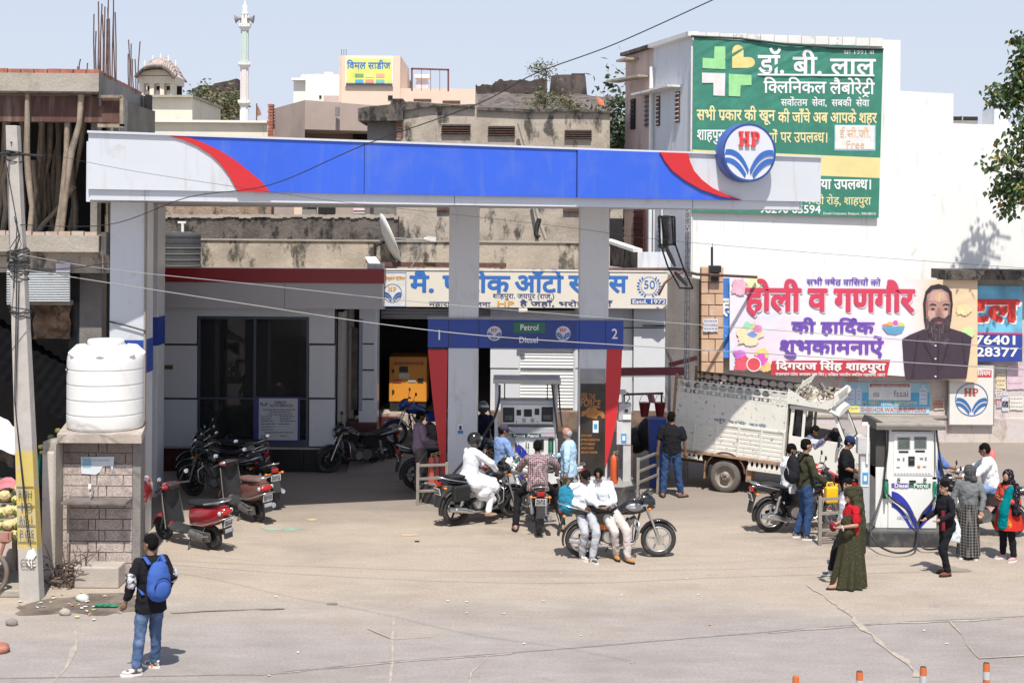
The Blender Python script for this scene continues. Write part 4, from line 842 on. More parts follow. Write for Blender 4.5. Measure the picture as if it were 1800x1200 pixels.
# ================================================================ office on the left
def office():
 t=thing('station_office','low station office with a dark glass front, pale panels and red fascia','office');Z=31.0;Zf=31.5
 zb,zm,zt=zat(480,542,Z),zat(480,497,Z),zat(480,472,Z);xl,xr=xat(177,500,Z),xat(675,500,Z)
 dr=mat('fascia_red_shaded',(.30,.02,.028),.35,var=.03);gr=mat('fascia_grey',(.47,.46,.49),.4,.1,var=.04,scale=.8)  # fascia red darkened in the colour for the shade it lies in
 MB().box((xl,Z,zm),(xr,Z+.5,zt)).ob('red_fascia',M_acpr if False else dr,t)
 xs=[xl,xat(283,500,Z),xat(500,500,Z),xr-.03]
 for a,b_ in zip(xs,xs[1:]):MB().box((a+.005,Z+.04,zb),(b_-.005,Z+.45,zm)).ob('grey_fascia',gr,t)
 MB().box((xl+.01,Z+.06,zb+.01),(xr-.05,Z+.44,zm-.01)).ob('fascia_core',M_joint,t)
 MB().box((xl,Z+.3,zb-.02),(xr-.04,Zf+.3,zb)).ob('soffit',M_tile,t);MB().box((xat(646,500,31.3),31.2,4.4),(xat(674,500,31.3),31.5,4.62)).ob('flashing_stub',M_acp,t)
 zB=zat(400,785,Zf);zH=zb-.02
 def px_panel(x0,x1,y0,y1,m,nm='wall_panel',d=0.,th=.12):return pbox(x0,x1,y0,y1,Zf+d,th,m,nm,t)
 for x0,x1 in((240,346),(543.5,588)):
  MB().box((xat(x0,650,Zf)+.002,Zf+.03,.0),(xat(x1,650,Zf)-.002,Zf+.25,zH)).ob('panel_core',M_joint,t)
  ys=[546,603.5,607,698.5,702,784]
  for a,b_ in((540,603.5),(607,698.5),(702,784)):px_panel(x0,x1,a,b_,M_tile)
 px_panel(346,543.5,538,556,M_tile,'lintel_panel');MB().box((xat(346,650,Zf),Zf+.1,zat(450,556,Zf)),(xat(543,650,Zf),Zf+.3,zH)).ob('lintel',M_tile,t)
 x=240;i=0
 for x0,x1 in((240,362),(362,480),(480,534),(534,588)):
  MB().box((xat(x0,800,Zf)+.004,Zf-.06,0),(xat(x1,800,Zf)-.004,Zf+.2,zB-.03)).ob('granite_slab',M_maroont if i!=2 and i!=3 else mat('black_granite',(.02,.02,.025),.3),t);i+=1
 MB().box((xat(240,800,Zf),Zf-.1,zB-.03),(xat(588,800,Zf),Zf+.25,zB)).ob('sill',M_concl,t)
 fm=mat('frame_blue_grey',(.06,.075,.10),.4);x0,x1=xat(347,670,Zf),xat(543,670,Zf);z0,z1=zB+.0,zat(450,557,Zf)
 wnd=MB().box((x0,Zf+.02,z0),(x1,Zf+.08,z0+.16)).ob('window_frame',fm,t)
 for a,b_ in(((x0,z1-.05),(x1,z1)),):MB().box((a[0],Zf+.02,a[1]),(b_[0],Zf+.08,b_[1])).ob('frame_bar',fm,wnd)
 for px in(347,445,538):MB().box((xat(px,670,Zf),Zf+.015,z0+.16),(xat(px,670,Zf)+.055,Zf+.075,z1-.05)).ob('frame_bar',fm,wnd)
 MB().box((x0+.05,Zf+.02,zat(450,702,Zf)),(x1-.05,Zf+.07,zat(450,699,Zf))).ob('frame_bar',fm,wnd)
 MB().box((x0+.02,Zf+.04,z0+.1),(x1-.02,Zf+.05,z1-.02)).ob('glass_pane',M_glass,wnd)
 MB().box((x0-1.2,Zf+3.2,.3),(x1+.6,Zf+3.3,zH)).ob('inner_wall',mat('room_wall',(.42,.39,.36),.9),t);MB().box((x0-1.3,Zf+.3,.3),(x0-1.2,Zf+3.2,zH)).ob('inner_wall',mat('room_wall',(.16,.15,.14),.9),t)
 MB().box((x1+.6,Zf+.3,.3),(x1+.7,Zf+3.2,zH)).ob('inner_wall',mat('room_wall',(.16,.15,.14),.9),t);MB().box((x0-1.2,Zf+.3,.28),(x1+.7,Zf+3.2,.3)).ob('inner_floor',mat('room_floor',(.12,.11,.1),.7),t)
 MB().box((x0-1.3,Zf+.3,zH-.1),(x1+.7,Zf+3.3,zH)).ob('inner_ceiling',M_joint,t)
 pbox(352,395,722,776,Zf+.9,.5,mat('green_counter',(.05,.12,.04),.5),'counter',t)
 for i,cc in enumerate([(.4,.05,.04),(.3,.3,.35),(.1,.1,.3),(.5,.5,.55),(.5,.5,.55)]):c=W(356+i*8,718,Zf+1.1);b=MB();b.lathe([(.05,0),(.055,.16),(.02,.2),(.02,.24)],10);b.ob('oil_bottle',mat('bottle%d'%i,cc,.4),t,(c.x,c.y,c.z-.05))
 c=W(411,778,Zf+.6);b=MB();b.lathe([(.12,0),(.15,.3),(.16,.31),(.16,.33),(.1,.34)],16);o=thing('paint_bucket','white and blue paint bucket on the floor behind the office glass','bucket',(c.x,c.y,.3));b.ob('pail',mat('bucket_white',(.45,.46,.48),.4),o);b=MB();b.lathe([(.137,.05),(.148,.2)],16,cap=False);b.ob('blue_label',mat('bucket_blue',(.05,.05,.25),.4),o)
 pbox(366,392,757,774,Zf+.5,.3,mat('carton',(.25,.17,.1),.8),'carton',t)
 q=thing('services_notice','white printed notice with an emblem on the office glass','notice');Zp=Zf-.03;pbox(447,527,697,777,Zp,.02,mat('notice_blue',(.045,.05,.2),.4),'border',q);pbox(455,523,700,773,Zp-.006,.006,mat('notice_white',(.50,.51,.52),.4,var=.04),'paper',q)
 dk=mat('notice_text',(.08,.08,.14),.6);line(q,'PARECK',483,504,709,Zp-.01,6.5,dk,.02);line(q,'AUTO SERVICES',474,515,714.5,Zp-.01,6.5,dk,.02)
 b=MB();petals(b,Matrix.Translation(W(464,708,Zp-.01))@Matrix.Rotation(R(90),4,'X'),7*Zp/F);b.ob('emblem_leaves',mat('er_small',(.03,.06,.3),.5),q,recalc=False)
 rr=random.Random(5)
 for i,(xa,xb,y)in enumerate([(462,519,719),(474,510,723),(470,514,727.5),(459,478,731),(492,517,731),(459,476,735),(492,512,735),(459,480,739),(492,519,739),(459,485,744),(490,508,744),(459,482,749),(459,480,754),(465,515,759),(459,474,765),(492,505,765),(459,472,769)]):
  b=MB();x=xa
  while x<xb:
   w_=rr.uniform(2,6);pquad(b,x,min(xb,x+w_),y,y+1.5,Zp-.01);x+=w_+1
  b.ob('small_print',dk,q,recalc=False)
 q=thing('name_plate','narrow brown name plate on the pale office wall','sign');pbox(278,304,641,649,Zf-.02,.02,mat('plate_gold',(.2,.15,.07),.4),'plate',q);line(q,'SALES ROOM',281,302,647,Zf-.022,5,M_joint,.02)
 pbox(588,640,540,730,34.2,.2,M_dark,'door_bay_back',t);MB().box((xat(588,600,Zf)-.02,Zf+.1,0),(xat(588,600,Zf)+.0,34.2,zH)).ob('bay_side',M_tile,t)
 pbox(600,628,576,720,33.6,.05,mat('inner_poster',(.16,.14,.12),.7,var=.5,scale=3),'inner_shelf',t)
 pbox(590,612,575,577.5,33,.04,M_acp,'bay_rail',t);pbox(617,622,573,577.5,33,.05,M_concg,'switch_box',t)
 Zw=32.6
 MB().box((xat(631,650,Zw),Zw,.62),(xat(663,650,Zw),Zw+.5,zH+.3)).ob('end_wall',M_tile,t);pbox(657.5,663.2,540,722,Zw-.02,.02,M_acp,'corner_strip',t)  # silver strip added at the corner for the wall's lit edge
 for y in(603,649,700):pbox(631,657,y,y+2.4,Zw-.012,.02,M_joint,'black_joint',t)
 pbox(631,637,560,722,Zw-.03,.03,mat('side_glass',(.2,.25,.32),.2),'side_light',t)
 MB().box((xat(588,650,Zw),Zw-.1,0),(xat(664,650,Zw),Zw+.6,.95)).ob('door_step',M_maroont,t)
 g=thing('service_building','service building with a white roller shutter and raised stone plinth','building');Zs=34.05;roof=zat(900,476,33.4)
 MB().box((xat(663,600,34.2),34.1,0),(xat(863,720,34.2),36.2,.94)).ob('stone_plinth',mat('plinth_stone',(.45,.37,.31),.9,var=.3,scale=6,dirt=((.2,.16,.13),.45,.65,5)),g)
 pbox(664,700,733,750,33.9,.3,M_maroont,'granite_step',g)
 MB().box((xat(863,720,Zs),33.72,0),(xat(1175,720,Zs),Zs+.5,1.07)).ob('shutter_plinth',mat('plinth_brown',(.22,.15,.11),.9,var=.3,scale=6),g)
 MB().box((xat(663,600,34),33.6,zat(900,540,33.4)+.02),(xat(1170,600,34),36.5,roof-.05)).ob('roof_beam',M_concg,g)
 MB().box((xat(660,600,36),36.2,.9),(xat(870,600,36),36.3,3.7)).ob('bay_back',M_dark,g);MB().box((xat(863,600,34.9)-.5,Zs-.2,.9),(xat(863,600,34.9)-.44,36.2,3.7)).ob('bay_side',M_dark,g);MB().box((xat(663,600,34)-.02,34.,.9),(xat(663,600,34)+.0,36.2,3.7)).ob('bay_side',M_dark,g)
 for x0,x1 in((862,913),(1011,1045),(1045,1112),(1114,1169)):
  for y0,y1 in((540,575),(577,646.5),(649,722)):
   pbox(x0,x1,y0,y1,Zs-.05 if x0!=1114 else Zs-.25,.12,M_tile if y1<577 else mat('white_tile',(.68,.69,.71),.35,var=.02),'wall_panel',g)
 MB().box((xat(862,600,Zs),Zs+.08,.93),(xat(1170,600,Zs),Zs+.3,roof-.3)).ob('wall_core',M_joint,g)
 pbox(838,863,540,722,Zs+.9,.2,M_dark,'dark_gap',g)
 sh=MB();za,zb_=zat(960,718,Zs),zat(960,545,Zs);n=30
 prof=[]
 for i in range(n):
  z=za+(zb_-za)*i/n;h=(zb_-za)/n;prof+=[(z,0),(z+h*.55,-.018),(z+h*.9,0.)]
 xa,xb=xat(913,640,Zs),xat(1011,640,Zs)
 for(z0_,d0),(z1_,d1)in zip(prof,prof[1:]):sh.add([(xa,Zs+.02+d0,z0_),(xb,Zs+.02+d0,z0_),(xb,Zs+.02+d1,z1_),(xa,Zs+.02+d1,z1_)],[(0,1,2,3)])
 tag(sh.ob('roller_shutter',mat('shutter_white',(.72,.72,.69),.45,var=.03),g,recalc=False),kind='stuff')
 pbox(912,1012,646,648.5,Zs-.02,.04,mat('shutter_line',(.2,.2,.2),.5),'lock_bar',g);pbox(910,915,545,722,Zs-.03,.06,M_acp,'guide_rail',g);pbox(1008,1013,545,722,Zs-.03,.06,M_acp,'guide_rail',g)
 b=MB();zz=zat(840,548,34.)
 for i in range(6):pbox(670,960,543+i*3.2,545+i*3.2,34.2+.02*i,.03,M_steel if i%2 else M_tile,'rolled_shutter_slat',g)
 pbox(1130,1170,571,574,Zs-.42,.03,M_joint,'black_joint',g)
 q=thing('generator','orange generator cabinet standing in the raised bay','generator');Zg=34.5;og=mat('gen_orange',(.62,.25,.03),.45,var=.04)
 xa,xb=xat(684,660,Zg),xat(750,660,Zg);zl,zh=zat(717,706,Zg),zat(717,627,Zg)
 MB().box((xa,Zg,zl),(xb,Zg+1.1,zh)).ob('cabinet',og,q,bev=.015);MB().box((xa+.02,Zg+.02,.95),(xb-.02,Zg+1.05,zl)).ob('skid',M_blk,q)
 pbox(691,748,640,705,Zg-.012,.012,mat('gen_orange2',(.68,.27,.03),.45,var=.03),'door',q,.004)
 for a in((693,744,636.5,641,(.35,.06,.03)),(702,717,644,654,(.02,.02,.02)),(701,719,656,665,(.5,.5,.48)),(691,705,667,672,(.25,.05,.03)),(717,731,667,671,(.5,.5,.48)),(734,744,665,672,(.02,.02,.02)),(689,693,649,655,(.02,.02,.02)),(689,693,685,691,(.02,.02,.02))):
  pbox(a[0],a[1],a[2],a[3],Zg-.03,.02,mat('gp%s'%(a[4],),a[4],.5),'control_plate' if a[1]-a[0]>6 else 'hinge',q)
 line(q,'POWER GENERATOR',697,741,640.3,Zg-.032,3.6,og,.02)
office()
# ================================================================ name board above the shutter
def boards():
 t=thing('station_name_board','long cream board with blue Hindi lettering and a fifty year laurel','sign');Z=33.4
 pbox(674.5,1173,475.5,541,Z,.12,M_board,'panel',t,.01);pbox(674,1173.5,474,476.5,Z-.02,.16,M_whitew,'top_strip',t);z=Z-.006
 bl=mat('board_blue',(.035,.16,.50),.6,var=.03);bo=mat('board_orange',(.75,.35,.06),.6)
 line(t,'मै.',721,764,512.5,z,44,bl,.035);line(t,'पारीक',779,895,512.5,z,44,bl,.035);line(t,'ऑटो',905,989,512.5,z,44,bl,.035);line(t,'सर्विस',1000,1102,512.5,z,44,bl,.035)
 dk=mat('board_dkblue',(.05,.07,.2),.6);line(t,'शाहपुरा. जयपुर (राज.)',866,975,524,z,12.5,dk,.012)
 line(t,'महाराष्ट्र में चेतना',754,862,537.5,z,11.5,dk,.015);line(t,'HP',873,904,538,z,13,bo,.02);line(t,'है जहाँ, भरोसा वहाँ',914,1075,537.5,z,12.5,dk,.015)
 pbox(676,713.5,479,538.5,z+.002,.004,mat('board_pale',(.70,.69,.66),.6),'emblem_panel',t);
 for x0,x1,y0,y1 in((675.5,714,478.5,479.6),(675.5,714,538,539),(713,714,479,538)):b=MB();pquad(b,x0,x1,y0,y1,z-.003);b.ob('emblem_border',bl,t,recalc=False)
 hp_round(t,690,515,z-.004,16.5,True,(.75,.35,.08),(.04,.13,.40));line(t,'हिन्दुस्तान पेट्रोलियम',677,712,491,z-.004,7,bo,.02)
 c=W(1141,502,z-.004);k=Z/F;D=Matrix.Translation(c)@Matrix.Rotation(R(90),4,'X')
 b=MB(D)
 for s_ in(-1,1):
  for i in range(8):
   a=R(-68+i*17);x,y=s_*19*cos(a)*k,(19*sin(a)*.95-1)*k;d=Vector((s_*cos(a+.35),sin(a+.35),0));n=Vector((-d.y,d.x,0));p=Vector((x,y,0));L=6.5*k;w_=1.7*k
   b.add([p-d*L*.5,p+n*w_,p+d*L*.55,p-n*w_],[(0,1,2,3)])
 b.ob('laurel',bl,t,recalc=False)
 line(t,'50',1131,1152,507,z-.005,21,bl,.0);b=MB(D);n=30;r0=14.5*k
 b.add([(r0*cos(2*pi*i/n),r0*sin(2*pi*i/n)*1.1,0)for i in range(n)]+[(r0*.95*cos(2*pi*i/n),r0*.95*sin(2*pi*i/n)*1.1,0)for i in range(n)],[(i,(i+1)%n,n+(i+1)%n,n+i)for i in range(n)]);b.ob('laurel_ring',bl,t,recalc=False)
 pbox(1109,1171,525,534.5,z+.001,.004,mat('board_blue2',(.03,.10,.36),.6),'year_strip',t);line(t,'Estd. 1972',1111,1170,533.3,z-.004,10,mat('board_wht',(.75,.74,.7),.6),.03)
 pbox(912,927,542,548,Z-.03,.05,M_cream2,'lamp_stub',t)
 t=thing('laboratory_banner','large sagging green laboratory banner with Hindi lettering on the white building','banner');Z=37.9
 gm=mat('banner_green',(.035,.195,.135),.6,var=.06,scale=1.2,dirt=((.05,.28,.19),.5,.8,3));xa,xb=1219,1552
 def GW(x,z):
  u=(x-4.83)/5.06;v=(z-5.8)/4.75;wr=.03*noise.noise(Vector((u*2.2+v*1.2,(v-u*.62)*22,0)))*max(0,min(1,(v-.35)*2.2))*max(0,1-abs(u-.42)*1.3)
  return Z-.03-abs(wr)*1.5
 def gp(u,v):
  yt=66+(86-66)*u-3*sin(pi*u)*0;xL=1216+3*v;xR=1544+8*v;yb=372+11*u
  p=W(xL+(xR-xL)*u,yb+(yt-yb)*v,Z);wr=0
  d=(u*1.0+v*.9)
  return(p.x,GW(p.x,p.z),p.z)
 def band(nm,m,v0,v1,nv,dz=0.):
  b=MB();b.grid(lambda u,v:(lambda q:(q[0],q[1]-dz,q[2]))(gp(u,v0+(v1-v0)*v)),60,nv);return b.ob(nm,m,t,recalc=False)
 band('green_cloth',gm,.355,1,150);band('yellow_strip',mat('banner_yellow',(.72,.62,.28),.6,var=.06,scale=2),.235,.355,6);band('green_foot',gm,.0,.235,12)
 b=MB();b.tube([W(1215,64,Z-.06),W(1300,68,Z-.06),W(1380,78,Z-.1),W(1460,84,Z-.08),W(1553,87,Z-.06)],.03,5);b.ob('top_hem',M_blk,t)
 wt=mat('banner_white',(.78,.78,.76),.6,var=.02);yl=mat('banner_yellow_text',(.74,.66,.34),.6,var=.03);z=zz=Z-.05;global WARP;WARP=GW
 line(t,'डॉ.',1333,1380,129,zz-.02,50,wt,.022);line(t,'बी.',1394,1446,131,zz,48,wt,.022);line(t,'लाल',1460,1538,131,z,43,wt,.025)
 b=MB();pquad(b,1332,1537,130.5,133.5,zz-.02);o=b.ob('underline',wt,t,recalc=False)
 line(t,'क्लिनिकल',1343,1452,163,zz-.02,31,wt,.02);line(t,'लैबोरेट्री',1459,1537,165,z,31,wt,.02)
 line(t,'सर्वोत्तम  सेवा,  सबकी  सेवा',1373,1528,186,z,18,wt,.012)
 line(t,'सभी प्रकार की खून',1225,1362,211,zz,28,yl,.03);line(t,'की जाँचे अब आपके शहर',1368,1541,215,z,27,yl,.03)
 line(t,'शाहपुरा',1225,1275,246,z,28,wt,.02);line(t,'के सभी मार्गों',1280,1366,250,z,26,yl,.02);line(t,'पर उपलब्ध।',1372,1456,250,z,27,yl,.02)
 line(t,'या उपलब्ध।',1443,1533,332,z,26,wt,.03);line(t,'मण्डी रोड़, शाहपुरा',1415,1531,359,z,20,yl,.012);line(t,'98290 65594',1335,1443,374,z,20,wt,.02);line(t,'Dinesh Computers, Shahpura : 9001680101',1447,1541,377,z,6,wt,.01)
 line(t,'सन् 1991 से',1483,1537,95,z,9,wt,.012)
 pbox(1467,1539,220,265,z+.01,.01,mat('box_blue',(.35,.6,.7),.6),'box_border',t,.03);pbox(1468.5,1537,221.5,262.5,z,.01,mat('box_pink',(.76,.70,.66),.6),'box',t,.03)
 WARP=None;line(t,'ई.सी.जी.',1476,1531,241,z-.01,20,mat('box_text',(.72,.48,.3),.6),.0);line(t,'Free',1487,1520,260,z-.01,19,mat('box_text',(.72,.48,.3),.6),-.0)
 lg,ye,pk=mat('leaf_light_green',(.30,.62,.27),.6),mat('leaf_yellow',(.74,.58,.22),.6),mat('leaf_pink',(.72,.66,.64),.6)
 def shp(nm,m,pts):
  P=[W(x,y,zz+.0)for x,y in pts];MB().add([tuple(p)for p in P],[tuple(range(len(P)))]).ob(nm,m,t,recalc=False)
 shp('leaf_print',lg,[(1256,82),(1275,82),(1275,122),(1235,120),(1235,102),(1255,103)]);shp('leaf_print',lg,[(1281,130),(1321,132),(1321,150),(1302,150),(1301,170),(1281,169)])
 shp('leaf_print',pk,[(1234,128),(1275,129),(1274,169),(1254,168),(1254,146),(1234,146)])
 h=[(1287,120),(1287,90)]+[(1297+10*cos(a),90-11*sin(a))for a in[pi-pi*i/6 for i in range(1,7)]]+[(1307,101)]+[(1316+11*cos(a),110-9.5*sin(a))for a in[pi/2-pi*i/6 for i in range(0,7)]]
 shp('leaf_print',ye,h)
 WARP=None
 t=thing('festival_banner','pink and white festival banner with red Hindi lettering and a bearded man','banner');Z=36.2
 m,tr,p=_nodes('banner_holi')
 n1=nz(tr,.45,3,.5);n2=nz(tr,.62,3,.5);c1=mix(tr,ramp(tr,n1.outputs[0],.42,.62),(.84,.78,.84),(.82,.66,.76));
 tc=tr.nodes.new('ShaderNodeTexCoord');sx=tr.nodes.new('ShaderNodeSeparateXYZ');tr.links.new(tc.outputs['Object'],sx.inputs[0])
 c1=mix(tr,ramp(tr,n2.outputs[0],.5,.6,(0,0,0),(.6,.6,.6)),c1,(.66,.74,.82));
 mr=tr.nodes.new('ShaderNodeMapRange');mr.inputs[1].default_value=9.9;mr.inputs[2].default_value=10.9;tr.links.new(sx.outputs[0],mr.inputs[0]);c1=mix(tr,mr.outputs[0],c1,(.74,.56,.36))
 tr.links.new(c1,p.inputs['Base Color']);p.inputs['Roughness'].default_value=.45
 def HW(x,z):
  u=(x-5.5)/6.3;v=(z-1.8)/2.4;return Z-.05-.02*sin(pi*max(0,min(1,u)))-abs(noise.noise(Vector((u*3+v*3,(u-v)*9,0))))*.014
 def hb(u,v):
  yt=487+5*u;yb=650+22*u-6*sin(pi*u);p_=W(1282+435*u,yb+(yt-yb)*v,Z);return(p_.x,HW(p_.x,p_.z),p_.z)
 b=MB();b.grid(hb,70,40);b.ob('cloth',m,t,recalc=False);z=Z-.092
 def splash(cx,cy,r_,cc,seed,n=44,sp=.55):
  b=MB();c=W(cx,cy,z+.002+seed*.0003);r0=r_*Z/F;rr=random.Random(seed);P=[(c.x,c.y,c.z)]
  for i in range(n):
   a=2*pi*i/n;k=r0*(1+sp*0.8*noise.noise(Vector((cos(a)*1.4,sin(a)*1.4,seed*5.1)))+.35*sp*noise.noise(Vector((cos(a)*5,sin(a)*5,seed)))+(.35*rr.random()if i%9==0 else 0));P.append((c.x+k*cos(a),c.y,c.z+k*sin(a)*.8))
  b.add(P,[(0,1+i,1+(i+1)%n)for i in range(n)]);b.ob('colour_splash',mat('spl%s'%(cc,),cc,.6,var=.15),t,recalc=False)
 for a in((1300,505,16,(.80,.45,.55),1),(1325,498,14,(.70,.74,.42),2),(1318,590,22,(.78,.66,.42),8),(1314,572,8,(.30,.62,.42),3),(1332,578,9,(.75,.25,.45),4),(1322,588,7,(.2,.3,.65),5),(1305,640,14,(.72,.10,.14),6),(1335,632,13,(.70,.12,.5),7),(1340,622,12,(.8,.62,.2),9),(1300,622,10,(.62,.15,.62),10),(1345,645,10,(.78,.5,.2),13),(1690,605,17,(.78,.30,.65),11),(1700,585,12,(.55,.75,.35),12),(1694,545,12,(.80,.62,.35),14)):splash(*a)
 b=MB();c=W(1325,640,z);n=24;r0=13*Z/F
 b.add([(c.x+r0*cos(2*pi*i/n),c.y,c.z+r0*sin(2*pi*i/n))for i in range(n)]+[(c.x+r0*.86*cos(2*pi*i/n),c.y,c.z+r0*.86*sin(2*pi*i/n))for i in range(n)],[(i,(i+1)%n,n+(i+1)%n,n+i)for i in range(n)]);b.ob('plate_ring',wt,t,recalc=False)
 b=MB();b.add([(c.x+r0*.86*cos(2*pi*i/n),c.y,c.z+r0*.86*sin(2*pi*i/n))for i in range(n)],[tuple(range(n))]);b.ob('powder_plate',mat('plate_red',(.68,.08,.10),.6),t,recalc=False)
 rd=mat('holi_red',(.62,.05,.10),.6,var=.06,scale=2);vi=mat('holi_violet',(.16,.07,.42),.6,var=.05);shd=mat('holi_shadow',(.62,.55,.60),.6)
 for dx,mm,zz_ in((2.4,shd,z+.006),(0,rd,z)):
  line(t,'होली व गणगौर',1311+dx,1606+dx,545+dx,zz_,60,mm,.045)
 line(t,'की हार्दिक',1392,1536,584,z,29,vi,.04);line(t,'शुभकामनाऐं',1370,1552,620,z,35,vi,.04);line(t,'सभी क्षेत्र वासियों को',1418,1548,500,z,15,vi,.02)
 b=MB();P=[W(x,y,z+.003)for x,y in((1355,641),(1358,634),(1565,632),(1559,662),(1355,659))];b.add([tuple(q)for q in P],[tuple(range(5))]);b.ob('red_strip',mat('holi_strip',(.50,.04,.06),.6),t,recalc=False)
 line(t,'दिगराज सिंह शाहपुरा',1364,1556,649,z-.005,18.5,wt,.045);line(t,'राजस्थान प्रदेश अध्यक्ष युवा विंग | अखिल भारतीय क्षत्रिय महासभा 1897',1363,1556,659.5,z-.005,7,wt,.02)
 b=MB()
 for i,(x,y,cc)in enumerate([(1556,573,(.7,.2,.15)),(1565,569,(.7,.4,.1)),(1574,567,(.7,.1,.5)),(1583,570,(.75,.6,.1))]):
  splash(x,y,5,cc,30+i,10,.4)
 shp2=lambda nm,m,pts,d=0.:MB().add([tuple(W(x,y,z-.005-d))for x,y in pts],[tuple(range(len(pts)))]).ob(nm,m,t,recalc=False)
 shp2('bowl_print',mat('bowl_blue',(.12,.35,.55),.6),[(1550,574),(1591,573),(1586,584),(1574,588),(1560,586)])
 sk_,bk,gy=mat('print_skin',(.42,.24,.20),.6,var=.12,scale=8),mat('print_black',(.03,.02,.03),.6,var=.3),mat('print_beard',(.06,.04,.05),.6,var=.4,scale=12)
 shp2('portrait_vest',mat('print_vest',(.05,.032,.05),.6),[(1586,596),(1600,588),(1625,578),(1648,600),(1668,576),(1696,585),(1708,592),(1705,620),(1699,665),(1592,668),(1588,630)])
 shp2('portrait_hair',bk,[(1625,565),(1623,530),(1627,512),(1636,502),(1650,499),(1665,503),(1673,513),(1675,535),(1672,565),(1660,580),(1636,580)],.003)
 shp2('portrait_face',sk_,[(1628,560),(1627,535),(1630,518),(1640,509),(1655,508),(1667,515),(1671,533),(1669,558),(1660,572),(1640,574)],.006)
 shp2('portrait_beard',gy,[(1626,556),(1634,565),(1640,559),(1650,556),(1660,560),(1668,553),(1672,556),(1670,575),(1664,590),(1655,603),(1645,602),(1634,590),(1627,575)],.009)
 shp2('portrait_mouth',mat('print_lip',(.35,.1,.1),.6),[(1644,567),(1651,565),(1658,567),(1651,570)],.012)
 for x in(1634,1657):shp2('portrait_brow',bk,[(x,536),(x+5,533),(x+12,535),(x+12,537.5),(x+5,536),(x,538)],.012);shp2('portrait_eye',bk,[(x+2,543),(x+6,541),(x+10,543),(x+6,545)],.012)
 shp2('portrait_nose',mat('print_nose',(.3,.15,.13),.6),[(1649,540),(1652,540),(1656,554),(1650,556),(1645,554)],.012);shp2('portrait_tilak',mat('print_tilak',(.7,.5,.1),.6),[(1650,515),(1653,515),(1652,531),(1650,531)],.012)
 hi,lo=mat('print_skin_light',(.56,.35,.29),.6,var=.15,scale=9),mat('print_skin_shade',(.28,.14,.11),.6,var=.2,scale=9)
 shp2('portrait_forehead',hi,[(1634,527),(1637,514),(1648,510),(1662,515),(1665,527),(1650,530)],.0075);shp2('portrait_cheek',hi,[(1632,546),(1643,547),(1644,556),(1636,560),(1631,555)],.0075);shp2('portrait_cheek',hi,[(1657,547),(1667,546),(1667,554),(1660,558)],.0075)
 shp2('portrait_shadow',lo,[(1667,518),(1671,533),(1669,558),(1664,562),(1667,545),(1668,530)],.008);shp2('portrait_shadow',lo,[(1628,560),(1627,535),(1630,522),(1632,535),(1631,552),(1634,563)],.008)
 for x in(1636,1659):shp2('portrait_eye_white',wt,[(x,543.2),(x+4,541.6),(x+8,543.2),(x+4,544.6)],.0115)
 rr=random.Random(31);gl=[mat('beard_light',(.16,.13,.13),.7),bk]
 for i in range(46):
  x,y=rr.uniform(1629,1669),rr.uniform(562,590+10*rr.random());x=1649+(x-1649)*(1-.5*max(0,(y-575)/28));a=rr.uniform(-.25,.25);L_=rr.uniform(5,11);shp2('beard_strand',gl[i%2],[(x,y),(x+.9,y),(x+.9+a*L_,y+L_),(x+a*L_,y+L_)],.0095+.0001*i)
 for P_ in([(1648,602),(1651,602),(1650,667),(1647,667)],[(1612,590),(1615,589),(1606,664),(1602,664)],[(1690,588),(1692,589),(1698,640),(1695,640)],[(1625,600),(1645,640),(1643,642),(1622,604)],[(1670,600),(1655,650),(1653,648),(1667,598)]):shp2('vest_fold',bk,P_,.004)
 for P_ in([(1634,592),(1645,603),(1640,610),(1628,598)],[(1664,592),(1655,603),(1660,610),(1670,597)]):shp2('vest_collar',mat('vest_collar',(.09,.06,.08),.6),P_,.006)
 for y in(606,629,660):shp2('portrait_button',wt,[(1643,y),(1646,y),(1646,y+2.4),(1643,y+2.4)],.01)
 t=thing('blue_banner','blue banner mostly hidden behind the left edge of the festival banner','banner');bm=mat('sky_blue_print',(.06,.22,.62),.5,var=.25,scale=2.2);pbox(1265,1400,489,629,36.3-.05,.02,bm,'cloth',t)
 for x,y in((1271,505),(1275,530),(1270,575),(1276,590),(1273,615)):splash_c=W(x,y,36.24);b=MB();b.add([(splash_c.x+.012*cos(a),splash_c.y,splash_c.z+.012*sin(a))for a in[2*pi*i/8 for i in range(8)]],[tuple(range(8))]);b.ob('white_dot',wt,t,recalc=False)
 line(t,'हो',1268,1296,550,36.23,40,wt,.03)
 t=thing('phone_number_banner','blue banner with a red Hindi word and white phone numbers, right of the festival banner','banner');Z2=36.34;pbox(1640,1797,502,584,Z2,.02,mat('banner_teal',(.14,.42,.60),.5,var=.35,scale=1.4),'upper_print',t);pbox(1640,1797,584,587,Z2-.004,.02,rd,'red_rule',t);pbox(1640,1797,587,635,Z2,.02,mat('banner_navy',(.03,.06,.30),.5),'lower_print',t)
 for dx,mm,q in((3,wt,.004),(0,mat('tl_red',(.66,.05,.04),.5),.01)):line(t,'होटल',1640+dx,1788+dx,563+dx,Z2-q,57,mm,.07)
 line(t,'98295 76401',1628,1790,604,Z2-.01,22,wt,.035);line(t,'70143 928377',1620,1789,625,Z2-.01,22,wt,.035)
 t=thing('water_supplier_poster','faded blue drinking water poster with bottles on the compound wall','poster');Z2=36.58;pbox(1484,1634,672,726,Z2,.02,mat('pale_blue_p',(.36,.58,.70),.7,var=.12,scale=2),'sheet',t);pbox(1516,1634,690,714,Z2-.004,.02,mat('blue_p',(.10,.42,.66),.7,var=.12,scale=2),'blue_field',t)
